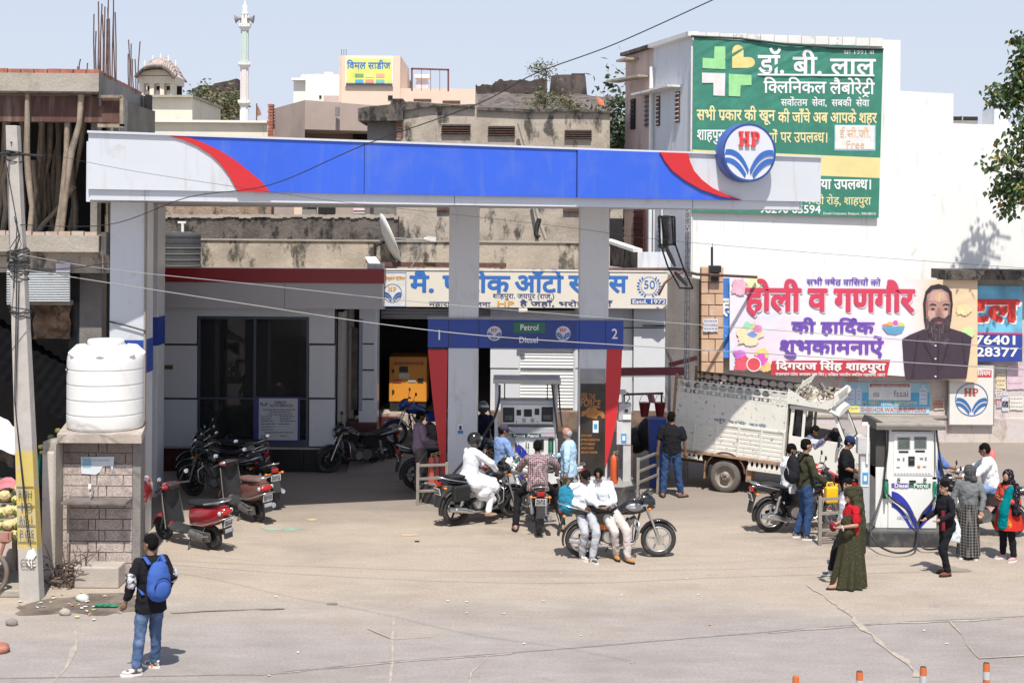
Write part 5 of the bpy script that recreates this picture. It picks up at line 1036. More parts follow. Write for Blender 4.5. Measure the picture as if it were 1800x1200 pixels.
 pbox(1527,1601,673,703,Z2-.008,.02,mat('white_p',(.70,.72,.72),.7),'white_field',t);pbox(1529,1599,674.5,680,Z2-.012,.02,mat('maroon_p',(.35,.06,.07),.7),'title_strip',t);line(t,'PACKAGED DRINKING WATER',1532,1597,679.3,Z2-.014,4.5,wt,.02)
 line(t,'fssai',1571,1597,697,Z2-.012,17,M_concg,.0);line(t,'ISI',1535,1546,697,Z2-.012,10,M_concg,.01)
 line(t,'M. 9887112100, 9887509799',1516,1612,711.5,Z2-.008,10,yl,.02);line(t,'SHEKHOR WATER SUPPLIERS',1513,1628,723,Z2-.004,11,mat('wp_red',(.62,.16,.10),.7),.03)
 pbox(1485,1511,713,725,Z2-.004,.02,mat('yellow_p',(.74,.66,.2),.7),'yellow_strip',t);line(t,'FAST DELIVERY',1487,1509,719,Z2-.006,4.5,M_concg,.01)
 for x,w_ in((1488,14),(1505,9),(1616,14)):
  y0,y1=676,711;P=[(x,y1),(x+w_,y1),(x+w_,y0+8),(x+w_*.65,y0+4),(x+w_*.65,y0),(x+w_*.35,y0),(x+w_*.35,y0+4),(x,y0+8)];MB().add([tuple(W(a,b_,Z2-.01))for a,b_ in P],[tuple(range(8))]).ob('bottle_print',mat('bottle_print',(.55,.68,.78),.6,var=.15),t,recalc=False)
  for y in(686,693,700):b=MB();pquad(b,x+2,x+w_-2,y,y+2.5,Z2-.013);b.ob('bottle_label',mat('lilac_p',(.5,.42,.62),.6),t,recalc=False)
 t=thing('framed_emblem_board','square white board with the round HP emblem on the compound wall','sign');Z2=36.35;pbox(1667.5,1748,641,748,Z2,.14,M_steel,'frame',t);pbox(1669.5,1746,643,746,Z2-.008,.02,mat('board_pale2',(.70,.68,.63),.6,var=.03),'panel',t)
 hp_round(t,1708,702,Z2-.014,29,True,(.50,.05,.04),(.04,.14,.38));pbox(1700,1743,650,663,Z2-.012,.01,mat('red_p2',(.55,.05,.05),.6),'name_strip',t);line(t,'पेट्रोलियम',1704,1741,659.5,Z2-.016,12,wt,.03)
 rr=random.Random(8);pal=[(.66,.60,.34),(.62,.46,.52),(.70,.68,.66),(.56,.62,.66),(.70,.66,.60),(.62,.56,.40)]
 for i,(x0,x1,y0,y1)in enumerate([(1751,1768,656,683),(1770,1800,641,684),(1750,1762,684,700),(1761,1772,690,722),(1775,1799,696,720),(1642,1660,700,720),(1485,1512,662,671),(1752,1772,705,716),(1292,1318,640,652),(1236,1262,560,583)]):
  t=thing('torn_poster',['faded yellow poster just right of the emblem board','large pinkish torn poster at the right end of the wall','small white scrap below the yellow poster','narrow white torn strip right of the emblem board','pale poster low at the right wall end','small pale notice left of the emblem board','white strip above the water poster','dark lettered scrap beside the emblem board','pale scrap at the truck rail below the banner','small notice on the tan block pillar'][i],'poster');n=16;P=[]
  zz2=36.57 if x0>1280 else 36.17
  for(ax,ay,bx,by)in((x0,y1,x1,y1),(x1,y1,x1,y0),(x1,y0,x0,y0),(x0,y0,x0,y1)):
   for j in range(5):u=j/5;P.append((ax+(bx-ax)*u+rr.uniform(-1,1)*.8,ay+(by-ay)*u+rr.uniform(-1,1)*.8))
  MB().add([tuple(W(a,b_,zz2))for a,b_ in P],[tuple(range(len(P)))]).ob('paper',mat('poster%d'%(i%6),pal[i%6],.8,var=.15,scale=4,dirt=((.5,.42,.4),.55,.75,5)),t,recalc=False)
  b=MB()
  for j in range(3):
   y=y0+(y1-y0)*(j+.5)/3.4;x=x0+2
   while x<x1-3:w_=rr.uniform(2,5);pquad(b,x,min(x1-1,x+w_),y,y+1.6,zz2-.004);x+=w_+1.2
  tag(b.ob('small_print',mat('pp%d'%(i%3),[(.35,.12,.3),(.3,.35,.4),(.5,.1,.08)][i%3],.8),t,recalc=False),kind='stuff')
 t=thing('painted_words','faded red Hindi words painted on the compound wall','lettering');line(t,'सावधान',1748,1796,711,36.59,13,mat('faded_red',(.6,.25,.22),.9),.02);line(t,'बाड',1642,1657,714,36.55,13,mat('faded_red',(.6,.25,.22),.9),.02)
boards()
# ================================================================ water kiosk, pole, cart (left foreground)
def kiosk():
 t=thing('drinking_water_kiosk','small speckled stone drinking water kiosk with a concrete top and shelf','kiosk');Zf=22.15
 xl,xr=xat(110,900,Zf),xat(233,900,Zf);zt=2.12
 MB().prism([(xl,Zf+.03),(xr+.10,Zf+.03),(xr-.13,Zf+1.05),(xl-.2,Zf+1.05)],0,zt,'XY').ob('core',mat('kiosk_mortar',(.34,.28,.24),.95,var=.15,scale=5),t)
 St=mat('speckled_stone',(.46,.385,.345),.9,var=.38,scale=45,dirt=((.22,.18,.15),.5,.72,3),bump=.4,bscale=60);St_shade=mat('speckled_stone_shaded',(.25,.205,.18),.9,var=.35,scale=60,dirt=((.1,.08,.07),.5,.72,3),bump=.4,bscale=60)
 rr=random.Random(11);z=.04;i=0;W_=xr-xl
 while z<zt-.05:
  h=.172;cuts=[0,.52,.62,1.0]if i%2 else[0,.38,.48,.88,1.0]
  cuts=[0]+[c+rr.uniform(-.015,.015)for c in cuts[1:-1]]+[1]
  for a,b_ in zip(cuts,cuts[1:]):
   d=rr.uniform(0,.012);MB().box((xl+a*W_+.008,Zf-d,z+.007),(xl+b_*W_-.008,Zf+.04,z+h-.007)).ob('stone_block',St_shade if z>1.75 or.75<z<1.05 and 0 else St,t)  # upper courses get a darker stone colour as shade under the slab
  z+=h;i+=1
 MB().prism([(xr,Zf-.02),(xr+.13,Zf-.02),(xr-.09,Zf+1.05),(xr-.2,Zf+1.05)],0,zt,'XY').ob('side_pier',M_concg,t,bev=.01);MB().box((xl-.03,Zf-.35,0),(xl-.0,Zf+1.05,zt)).ob('side_rib',M_concl,t)
 MB().box((xat(75,900,21.9),21.85,0),(xl-.04,22.3,1.98)).ob('wing_wall',mat('lime_wall',(.52,.46,.41),.92,var=.1,scale=3,dirt=((.22,.18,.15),.56,.72,2.2),bump=.4,bscale=20),t,bev=.02)
 MB().box((xl-.27,22.0,1.98),(xl-.05,22.4,zt)).ob('wing_block',M_concl,t,bev=.015)
 MB().prism([(xat(100,770,21.9),21.9),(xat(249,770,21.9),21.9),(xat(249,770,21.9)-.3,23.4),(xat(100,770,21.9)-.3,23.4)],zt,zt+.13,'XY').ob('roof_slab',mat('slab_top',(.40,.34,.29),.95,var=.15,scale=3,dirt=((.56,.5,.44),.5,.7,4),bump=.5),t,bev=.012)
 zs=zat(160,882,21.8);MB().box((xat(108,882,21.8),21.75,zs-.04),(xat(222,882,21.8),22.2,zs)).ob('shelf',mat('shelf_stone',(.15,.13,.12),.6,var=.3,scale=6),t,bev=.006)
 b=MB();zz=zat(163,878,22.1);xx=xat(163,860,22.1);b.tube([(xx,22.12,zz+.18),(xx,21.98,zz+.2),(xx,21.95,zz+.02)],.012,8);b.ob('tap',M_steel,t);b=MB();b.box((xx-.02,21.93,zz+.2),(xx+.02,21.97,zz+.27));b.ob('tap_handle',M_white,t)
 b=MB();xq=xat(118,900,22.);b.cyl((xq,22.05,.1),(xq,22.05,1.3),.02,8);b.ob('water_pipe',M_concl,t)
 b=MB();P=[W(x,y,Zf-.02)for x,y in((142,803),(201,802),(200,815),(197,831),(194,818),(180,820),(176,829),(168,834),(143,832))];b.add([tuple(p)for p in P],[tuple(range(len(P)))])
 q=thing('torn_notice','torn white and blue paper notice on the speckled kiosk','notice');b.ob('paper',mat('notice_paper',(.62,.66,.68),.8,var=.06),q,recalc=False);b=MB();pquad(b,145,160,805,821,Zf-.024);b.ob('blue_print',mat('notice_bluep',(.25,.45,.6),.8),q,recalc=False);b=MB();pquad(b,162,192,807,810,Zf-.024);b.ob('print_line',mat('notice_grey',(.4,.5,.55),.8),q,recalc=False)
 q=tag(MB().box((xat(135,1030,21.6),21.45,0),(xat(213,1030,21.6),21.85,.32)).ob('concrete_step',mat('step_conc',(.42,.37,.32),.95,var=.1,scale=3,bump=.5),bev=.02),'loose pale concrete block at the foot of the water kiosk','block')
 c=W(185,760,22.65);T=thing('white_water_tank','large white ribbed plastic water tank on top of the kiosk','water tank',(c.x,22.65,zt+.13));r=.595
 prof=[(r*.93,0),(r*.98,.03)]
 for i in range(4):
  z0=.06+i*.235;prof+=[(r,z0),(r,z0+.165),(r,z0+.168),(r*.98,z0+.176),(r*.98,z0+.19),(r,z0+.198),(r,z0+.201)]
 prof+=[(r*1.0,1.0),(r,1.08),(r*.985,1.15),(r*.93,1.21),(r*.66,1.285),(r*.46,1.32),(r*.44,1.33)]
 tm=mat('tank_white',(.80,.79,.76),.45,var=.02,scale=2,dirt=((.62,.56,.48),.62,.85,1.6),coat=.1)
 b=MB();b.lathe(prof,56);b.ob('shell',tm,T)
 b=MB();b.lathe([(.27,1.31),(.285,1.33),(.285,1.385),(.26,1.41),(.0,1.415)],40);b.ob('lid',tm,T)
 for k in range(7):
  a=2*pi*k/7+.35;b=MB();p0=Vector((cos(a)*r*.95,sin(a)*r*.95,1.16));p1=Vector((cos(a)*r*.55,sin(a)*r*.55,1.295));b.tube([p0-Vector((0,0,.2))*0+Vector((0,0,-.02)),p0.lerp(p1,.5)+Vector((0,0,.03)),p1],[.075,.07,.04],8);b.ob('shoulder_rib',tm,T)
 b=MB();a=R(-157);b.cbox((cos(a)*r*1.0,sin(a)*r*1.0,.93),(.015,.13,.09),rz=a);b.ob('black_label',M_blk,T);b=MB();b.cbox((cos(a)*r*1.013,sin(a)*r*1.013,.94),(.01,.11,.02),rz=a);b.ob('label_print',M_white,T)
kiosk()
def pole():
 base=G(57,1052);top=W(27,222,base.y+.1);m,t_,p=_nodes('pole_concrete')
 tc=t_.nodes.new('ShaderNodeTexCoord');sp=t_.nodes.new('ShaderNodeSeparateXYZ');t_.links.new(tc.outputs['Object'],sp.inputs[0]);n1=nz(t_,6,6,.6);n2=nz(t_,5,6,.7)
 def band(lo,hi,soft=.04):
  a=t_.nodes.new('ShaderNodeMapRange');a.inputs[1].default_value=lo-soft;a.inputs[2].default_value=lo+soft;t_.links.new(sp.outputs[2],a.inputs[0])
  b=t_.nodes.new('ShaderNodeMapRange');b.inputs[1].default_value=hi-soft;b.inputs[2].default_value=hi+soft;b.inputs[3].default_value=1;b.inputs[4].default_value=0;t_.links.new(sp.outputs[2],b.inputs[0])
  q=t_.nodes.new('ShaderNodeMath');q.operation='MULTIPLY';t_.links.new(a.outputs[0],q.inputs[0]);t_.links.new(b.outputs[0],q.inputs[1]);return q.outputs[0]
 c=ramp(t_,n1.outputs[0],.3,.7,(.40,.37,.33),(.50,.46,.42));q=t_.nodes.new('ShaderNodeMath');q.operation='MULTIPLY';t_.links.new(band(.75,2.18),q.inputs[0]);t_.links.new(ramp(t_,n2.outputs[0],.5,.64,(1,1,1),(0,0,0)),q.inputs[1])
 c=mix(t_,q.outputs[0],c,(.56,.43,.12));t_.links.new(c,p.inputs['Base Color']);p.inputs['Roughness'].default_value=.93;bumpn(t_,p,n1.outputs[0],.3)
 T=thing('concrete_power_pole','leaning square concrete power pole with yellow painted lower part and hand lettering','pole',(base.x,base.y,0));d=top-base
 b=MB();w0,w1=.15,.083
 b.add([(-w0,-w0*.8,-.1),(w0,-w0*.8,-.1),(w0,w0*.8,-.1),(-w0,w0*.8,-.1),(d.x-w1,-w1,d.z),(d.x+w1,-w1,d.z),(d.x+w1,w1,d.z),(d.x-w1,w1,d.z)],[(0,3,2,1),(4,5,6,7),(0,1,5,4),(1,2,6,5),(2,3,7,6),(3,0,4,7)]);b.ob('shaft',m,T,bev=.012)
 def at(z):u=z/d.z;return d.x*u,w0+(w1-w0)*u
 for s_,z in(('RMH',1.30),('10',1.12),('AC-1',.93),('P.OS',.72),('CSSE',.30)):
  x,w_=at(z+.05);b=MB();text(b,s_,Matrix.Translation((x-w_*.8,-w_*.8-.012-.02*(1-z/6.9),z+.2))@Matrix.Rotation(R(90),4,'X'),.17,w_*1.5,off=.0);b.ob('hand_lettering',mat('pole_ink',(.12,.12,.1),.9),T,recalc=False)
 for z in(1.46,1.08+.1,.9,.66):x,w_=at(z+.2);b=MB();b.cbox((x,-w_*.8-.016,z+.2),(w_*1.9,.004,.012));b.ob('ink_rule',mat('pole_ink',(.12,.12,.1),.9),T)
 b=MB();P=[(-.02,.62),(.06,.66),(.1,.56),(.06,.5),(.09,.4),(.02,.36),(-.04,.42),(-.05,.54)];b.add([(x,-.138,z+.12)for x,z in P],[tuple(range(8))]);b.ob('torn_bill',M_cream2,T,recalc=False)
 for z in(d.z-.25,d.z-.4):x,w_=at(z);b=MB();b.lathe([(.012,-.03),(.012,.002)],8,(x,-w_-.0,z),'Y');b.ob('bolt_hole',M_blk,T)
 rr=random.Random(2)
 for zc,n,rad in((4.98,9,.19),(4.72,4,.15),(6.42,5,.13),(4.2,3,.14)):
  for i in range(n):
   z=zc+rr.uniform(-.14,.14);x,w_=at(z);b=MB();th=rr.uniform(-.25,.25);r_=w_+rr.uniform(.02,rad*.45)
   b.torus((0,0,0),r_,.009,'Z',20,5);o=b.ob('wire_coil',M_wire,T,(x,0,z));o.rotation_euler=(th,rr.uniform(-.3,.3),0);o.scale=(1,.9,1)
 for i in range(5):
  z0,z1=rr.uniform(4.5,5.1),rr.uniform(.4,2.5)if i<2 else rr.uniform(5.3,6.5);x0,w0_=at(z0);x1,w1_=at(z1);b=MB();b.tube([(x0+rr.uniform(-.05,.05),-w0_-.02,z0),((x0+x1)/2+rr.uniform(-.1,.12),-w0_-.06,(z0+z1)/2),(x1+rr.uniform(-.1,.15),-w1_-.02,z1)],.007,5);b.ob('loose_wire',M_wire,T)
pole()
def cart():
 base=G(5,1035);T=thing('vegetable_cart','wooden vegetable cart with a spoked wheel cut by the left edge','cart',(base.x-.55,base.y+.1,0));pk=mat('cart_paint',(.42,.17,.14),.8,var=.25,scale=5,dirt=((.3,.24,.18),.45,.65,5));zt=.93
 for i in range(5):MB().box((-1.2,-.5+i*.24,zt-.05),(.78,-.5+i*.24+.225,zt)).ob('deck_plank',M_wood,T)
 MB().box((-1.2,-.55,zt-.12),(.8,-.5,zt+.03)).ob('front_rail',pk,T,bev=.006);MB().box((.78,-.55,zt-.1),(.83,.7,zt+.02)).ob('side_rail',pk,T,bev=.006)
 b=MB();b.tube([(.72,-.5,zt-.1),(.66,-.52,.62),(.52,-.55,.40)],.028,8);b.ob('strut',pk,T)
 w_=thing('x','x','x');bpy.data.objects.remove(w_)
 b=MB();b.torus((.45,-.58,.36),.33,.035,'Y',40,8);wh=b.ob('wheel',mat('old_tyre',(.17,.14,.115),.9,var=.2),T);b=MB();b.torus((.45,-.58,.36),.30,.012,'Y',36,6)
 b.ob('rim',M_rust,wh)
 for i in range(18):
  a=2*pi*i/18;b=MB();b.cyl((.45,-.58+(.02 if i%2 else-.02),.36),(.45+.3*cos(a),-.58,.36+.3*sin(a)),.004,4);b.ob('spoke',M_rust,wh)
 b=MB();b.cyl((.45,-.64,.36),(.45,-.4,.36),.035,10);b.ob('hub',M_rust,wh)
 cm=mat('cauliflower_curd',(.66,.54,.27),.85,var=.12,scale=30,bump=1.,bscale=60);lm=mat('cauliflower_leaf',(.14,.22,.05),.7,var=.3)
 rr=random.Random(6)
 spots=[(8,872,0),(32,878,0),(4,902,1),(17,897,1),(34,897,1),(2,925,1),(16,922,2),(32,919,2),(27,940,2),(8,946,2),(-8,946,2),(40,936,2),(36,860,0)]
 for i,(px,py,row)in enumerate(spots):
  Z=base.y-.3+(2-row)*.18;p=W(px,py,Z);q=thing('cauliflower','yellowish cauliflower in the %s row on the cart, %s from the pole'%(('back','middle','front')[row],'first second third fourth fifth sixth'.split()[[q for q in sorted(range(13),key=lambda z:-spots[z][0])if spots[q][2]==row].index(i)]),'cauliflower',p,group='cauliflowers heaped on the cart')
  b=MB();b.ell((0,0,0),(.095,.09,.075),14,9)
  for k in range(14):
   a=rr.uniform(0,2*pi);e=rr.uniform(.1,1.2);b.ell((cos(a)*cos(e)*.068,sin(a)*cos(e)*.068,sin(e)*.055),.038,7,5)
  b.ob('curd',cm,q)
  for k in range(4):
   a=rr.uniform(0,2*pi);b=MB();b.add([(cos(a-.4)*.08,sin(a-.4)*.08,-.06),(cos(a+.4)*.08,sin(a+.4)*.08,-.06),(cos(a+.3)*.115,sin(a+.3)*.115,.0),(cos(a)*.11,sin(a)*.11,.045),(cos(a-.3)*.115,sin(a-.3)*.115,0)],[(0,1,2,3,4)]);b.ob('leaf',lm,q,recalc=False)
 T2=thing('rear_stall_table','rough wooden stall table behind the cart piled with roots','table',(0,0,0));a=W(-20,870,22.2);b_=W(34,905,22.2);MB().box((a.x,22.0,b_.z-.0),(b_.x,23.0,b_.z+.14)).ob('table_top',M_wood,T2);MB().box((b_.x-.06,22.05,0),(b_.x,22.12,b_.z)).ob('leg',M_wood,T2)
 rm=mat('roots',(.42,.32,.25),.9,var=.25,scale=12)
 for i in range(26):p=W(rr.uniform(0,34),rr.uniform(842,872),22.3+rr.random()*.4);b=MB();b.ell((0,0,0),(rr.uniform(.04,.07),.04,.035),8,5);o=b.ob('root_vegetable',rm,None,p);tag(o,'pale brown root vegetable in the pile behind the cart','vegetable','root vegetables on the rear table');
 b=MB();b.grid(lambda u,v:tuple(W(-4+34*u,846+18*v-8*sin(u*3),22.1-.1*v)+Vector((0,.05*noise.noise(Vector((u*5,v*5,0))),0))),14,6);tag(b.ob('pink_cloth',mat('pink_cloth',(.52,.18,.2),.85,var=.15,scale=8)),'crumpled pink cloth on the rear stall table','cloth')
 b=MB();b.grid(lambda u,v:tuple(W(-30+60*u,722+62*v+22*u*u-10*sin(v*3)*u+8*u*(1-v),21.9+.6*(1-v))+Vector((0,.12*noise.noise(Vector((u*5,v*5,3))),0))),22,16);o=b.ob('white_tarpaulin',mat('tarp_white',(.66,.62,.58),.85,var=.06,scale=4),recalc=False);tag(o,'dusty white tarpaulin hanging over the stall at the left edge','tarpaulin')
 b=MB();b.grid(lambda u,v:tuple(W(-30+54*u,784+30*v*(.4+u)-4,22.3)+Vector((0,.1*noise.noise(Vector((u*5,v*5,7))),0))),16,6);tag(b.ob('grey_tarpaulin',mat('tarp_grey',(.12,.1,.085),.9,var=.2),recalc=False),'dark brown cloth hanging under the white tarpaulin','tarpaulin')
 b=MB();b.grid(lambda u,v:tuple(W(65+10*u,797+55*v,22.4)+Vector((0,.05*sin(u*6+v*3),0))),6,10);tag(b.ob('green_cloth',mat('green_cloth',(.02,.16,.12),.8,var=.2),recalc=False),'green cloth hanging between the pole and the kiosk wall','cloth')
 ym=mat('yellow_veg',(.60,.48,.16),.8,var=.2)
 for i in range(7):p=W(72+rr.uniform(0,16),786+rr.uniform(-2,12),22.5);b=MB();b.ell((0,0,0),(.05,.05,.035),8,6);tag(b.ob('yellow_vegetable',ym,None,p),'yellow vegetable lying on the kiosk wing wall','vegetable','yellow vegetables on the wing wall')
 for i,(x,y)in enumerate(((90,768),(102,757),(95,776))):p=W(x,y,22.8);b=MB();b.ell((0,0,0),(.06,.03,.045),8,6);tag(b.ob('green_gourd',mat('olive_veg',(.16,.17,.05),.8),None,p),'olive gourd behind the kiosk roof corner','vegetable','olive gourds behind the kiosk')
 MB().box((xat(70,800,22.6),22.5,0),(xat(105,800,22.6),22.9,zat(85,792,22.6))).ob('stall_ledge',M_dark,T2)
 kb=tag(MB().box((-12,20.9,0),(G(62,1050).x-.2,22.2,.11)).ob('broken_kerb',M_concl,bev=.02),kind='structure')
cart()
def coil_heap():
 c=G(115,1030);T=thing('wire_heap','tangled heap of old black and rusty wire between pole and kiosk','heap',(c.x,c.y,0));rr=random.Random(9)
 wm=[M_wire,M_rust,mat('wire_brown',(.16,.11,.09),.8,var=.3)]
 for i in range(26):
  b=MB();r_=rr.uniform(.1,.26);b.torus((0,0,0),r_,rr.uniform(.005,.011),'Z',18,5);o=b.ob('wire_coil',wm[i%3],T,(rr.uniform(-.18,.3),rr.uniform(-.15,.15),rr.uniform(.08,.32)));o.rotation_euler=(rr.uniform(-1.3,1.3),rr.uniform(-1.3,1.3),rr.uniform(0,3));o.scale=(1,rr.uniform(.6,1),1)
 for i in range(14):
  a=rr.uniform(0,2*pi);p=Vector((rr.uniform(-.2,.3),rr.uniform(-.1,.1),.05));b=MB();b.tube([p,p+Vector((cos(a)*.15,sin(a)*.1,.25+rr.random()*.2)),p+Vector((cos(a)*.4,sin(a)*.25,.1+rr.random()*.5))],.006,5);b.ob('loose_wire',wm[i%3],T)
 b=MB();b.tube([(.0,.05,.2),(-.05,0,.55),(.1,0,.68),(.22,0,.55),(.24,0,.2)],.008,5);b.ob('loose_wire',wm[2],T);b=MB();b.ell((0.05,.1,.05),(.3,.2,.16),12,6);b.ob('mud_core',M_wet,T)
 W_=mat('litter_white',(.7,.7,.68),.7);lit=[(146,1056,.11,'clear crumpled plastic bag beside the concrete block',mat('plastic_clear',(.62,.60,.56),.3,alpha=.85),'plastic bag'),(115,1080,.09,'pale broken stone in front of the wire heap',M_concl,'stone'),(21,1098,.09,'grey rounded pebble on the road edge at left',M_concg,'stone'),(2,1146,.13,'reddish brown rounded stone at the left frame edge',M_brick,'stone')]
 for x,y,s_,lab,m,cat in lit:
  b=MB();b.ell((0,0,0),(s_,s_*.8,s_*.6),9,6);p=G(x,y);o=b.ob('crumpled_bag' if cat=='plastic bag' else 'stone',m,None,(p.x,p.y,s_*.4));tag(o,lab,cat)
  for v in o.data.vertices:v.co*=1+.35*noise.noise(v.co*14)
 p=G(185,1067);b=MB();b.grid(lambda u,v:(-.16+.34*u,-.05+.1*v,.02+.05*abs(noise.noise(Vector((u*4,v*4,1))))),8,4);tag(b.ob('green_wrapper',mat('wrapper_green',(.02,.20,.10),.4,var=.4,scale=12),None,(p.x,p.y,.005),recalc=False),'crushed green plastic wrapper on the damp ground','wrapper')
 cc=[(.75,.75,.72),(.7,.7,.68),(.6,.25,.2),(.3,.4,.15),(.72,.6,.3),(.5,.45,.4)];ms=[mat('scrap%d'%i,c_,.8)for i,c_ in enumerate(cc)]
 names=['small white paper scrap','tiny pale scrap','small reddish scrap','green leafy scrap','yellowish peel scrap','brownish scrap']
 for i in range(58):
  near=i<34
  x,y=(rr.gauss(120,55),rr.gauss(1066,14))if near else rr.choice([(rr.uniform(300,1780),rr.uniform(960,1190)),(rr.uniform(430,900),rr.uniform(1030,1080)),(rr.uniform(900,1250),rr.uniform(1000,1060))])
  if near and 75>x>38 and y<1058:x+=45
  p=G(x,y);k=rr.randrange(6)if near else rr.choice([0,0,1,2,4,5]);s_=rr.uniform(.018,.045)*(1 if near else.7);n=6;b=MB();b.add([(cos(2*pi*j/n)*s_*rr.uniform(.5,1.2),sin(2*pi*j/n)*s_*rr.uniform(.4,1),(.006+.014*rr.random())*(1 if near else.35))for j in range(n)],[tuple(range(n))])
  tag(b.ob('scrap',ms[k],None,(p.x,p.y,.012),recalc=False),names[k]+(' in the litter around the wire heap' if near else ' lying on the open forecourt and road'),'scrap',names[k]+('s near the kiosk' if near else 's on the road'))
 p=G(583,1062);b=MB();b.box((-.07,-.04,0),(.08,.04,.02));tag(b.ob('slate_chip',M_concg,None,(p.x,p.y,0)),'dark grey flat chip on the dusty middle ground','chip');p=G(733,952);tag(MB().box((-.04,-.02,0),(.04,.02,.02)).ob('dark_chip',M_blk,None,(p.x,p.y,0)),'small dark blue chip in front of the black motorcycle','chip')
coil_heap()
# ================================================================ pumps
M_pw=mat('pump_white',(.76,.76,.73),.35,var=.02,scale=2,dirt=((.5,.45,.38),.66,.85,5),coat=.2)
M_pg=mat('pump_grey',(.46,.46,.47),.45,.1,var=.05)
M_hose=mat('hose_black',(.025,.025,.027),.45)
M_pb=mat('pump_blue',(.03,.04,.36),.35)
M_nz=mat('nozzle_green',(.02,.25,.14),.4)
M_lcd=mat('lcd',(.10,.12,.11),.15,var=.2,scale=14)
M_wl=mat('white_letters',(.8,.8,.82),.5)
def nozzle(parent,p,rz=0.,d=1):
 b=MB();b.tube([(0,0,.12),(0,0,0),(0,-.02,-.1),(0,-.10,-.16)],[.03,.034,.024,.012],8);b.tube([(.0,-.03,.08),(.0,-.09,0),(0,-.04,-.08)],.008,5);o=b.ob('nozzle',M_nz,parent,p);o.rotation_euler=(0,0,rz);return o
def pumps():
 Z=24.85;T=thing('fuel_pump','white two-nozzle fuel pump with a blue leaf print on the right island','fuel pump');xl,xr=xat(1562,850,Z),xat(1646,850,Z);z0=.27
 P=W(1602,800,Z)
 MB().box((xat(1540,850,Z),Z+.03,z0),(xr,Z+.55,zat(1600,822,Z))).ob('lower_cabinet',M_pw,T,bev=.012)
 MB().box((xl-.004,Z-.01,z0+.01),(xr+.004,Z+.03,zat(1600,842,Z))).ob('lower_door',M_pw,T,bev=.008)
 MB().box((xat(1566,850,Z),Z+.0,zat(1600,845,Z)),(xr-.02,Z+.45,zat(1600,758,Z))).ob('head_cabinet',M_pw,T,bev=.012)
 pbox(1571,1640,761,835,Z-.012,.02,M_pw,'head_panel',T,.004)
 MB().box((xat(1540,850,Z),Z+.05,zat(1600,842,Z)),(xat(1560,850,Z),Z+.5,2.12)).ob('hose_shroud',mat('shroud_dark',(.07,.065,.06),.85,var=.25,scale=3),T,bev=.01)
 for x0,x1 in((1559,1567),(1642,1648)):pbox(x0,x1,748,850,Z+.0,.08,M_pw,'side_post',T)
 ra,rb=xat(1534,740,Z),xat(1658,740,Z);zr0,zr1=zat(1600,752,Z-.1),zat(1600,744,Z-.1)
 MB().box((ra+.04,Z-.12,zr0),(rb,Z+.75,zr1)).ob('pump_roof',mat('roof_brown',(.32,.28,.24),.8,var=.1,scale=3,dirt=((.2,.17,.15),.5,.7,4)),T,bev=.015)
 MB().box((ra+.03,Z-.13,zr0-.03),(rb+.01,Z-.09,zr0+.035)).ob('roof_lip',mat('lip',(.14,.13,.12),.7),T)
 MB().prism([(ra-.0,zr0-.02),(ra+.14,zr0-.02),(ra+.17,zr1+.01),(ra+.05,zr1+.03)],Z-.05,Z+.8,'XZ').ob('roof_flap',mat('shroud_dark',(.07,.065,.06),.85),T)
 pbox(1566,1630,751,757.5,Z+.3,.02,M_pw,'roof_brace',T);pbox(1566,1640,758,762,Z+.05,.3,M_rust,'head_tray',T)  # thin rust-coloured tray along the top of the pump head
 for a,c in(((1578,768),(1600,790)),((1607,767),(1629,789))):
  pbox(a[0]-.5,c[0]+.5,a[1],c[1],Z-.02,.02,mat('bezel',(.30,.31,.32),.4),'display_bezel',T,.01);pbox(a[0]+1.5,c[0]-1.5,a[1]+2,c[1]-2.5,Z-.026,.01,M_lcd,'display',T)
  pbox(a[0]+2,c[0]-3,c[1]+2,c[1]+5.5,Z-.02,.01,M_blk,'price_window',T,.004)
 pbox(1597,1608,802,818,Z-.03,.03,M_blk,'keypad',T,.004);pbox(1599,1606,806,809,Z-.033,.01,M_lcd,'keypad_screen',T)
 for x,y,w_,h in((1577,805,5,4),(1617,804,6,3.5),(1587,804,3,6),(1626,803,3,6),(1576,820,6,2),(1622,819,6,2)):pbox(x,x+w_,y,y+h,Z-.018,.01,mat('mark_grey',(.22,.22,.24),.5),'button_plate',T)
 b=MB();b.ell(W(1615,820,Z-.015),(.03,.006,.03),10,6);b.ob('sticker',mat('orange_sticker',(.7,.25,.08),.5),T)
 b=MB();
 for i in range(12):pquad(b,1572+i*5.4,1575.5+i*5.4,831.5,833,Z-.014)
 tag(b.ob('warning_text',mat('mark_grey',(.22,.22,.24),.5),T,recalc=False),kind='stuff')
 for x in(1580,1626):b=MB();b.ell(W(x,842,Z-.03),(.03,.04,.028),10,6);b.ob('nozzle_lock',mat('lock_grey',(.2,.2,.2),.4,.5),T)
 pbox(1599,1610,844,848,Z-.04,.03,M_blk,'bracket',T)
 pbox(1567,1600,849,857,Z-.016,.01,mat('strip_purple',(.12,.08,.30),.5),'diesel_strip',T);pbox(1600,1636,849,857,Z-.016,.01,mat('strip_green',(.02,.22,.09),.5),'petrol_strip',T);line(T,'Diesel',1572,1597,856,Z-.03,9.5,M_wl,.03);line(T,'Petrol',1606,1632,856,Z-.03,9.5,M_wl,.03)
 D=Matrix.Translation(W(1612,925,Z-.016))@Matrix.Rotation(R(90),4,'X')@Matrix.Diagonal((Z/F,Z/F,1,1));b=MB(D)
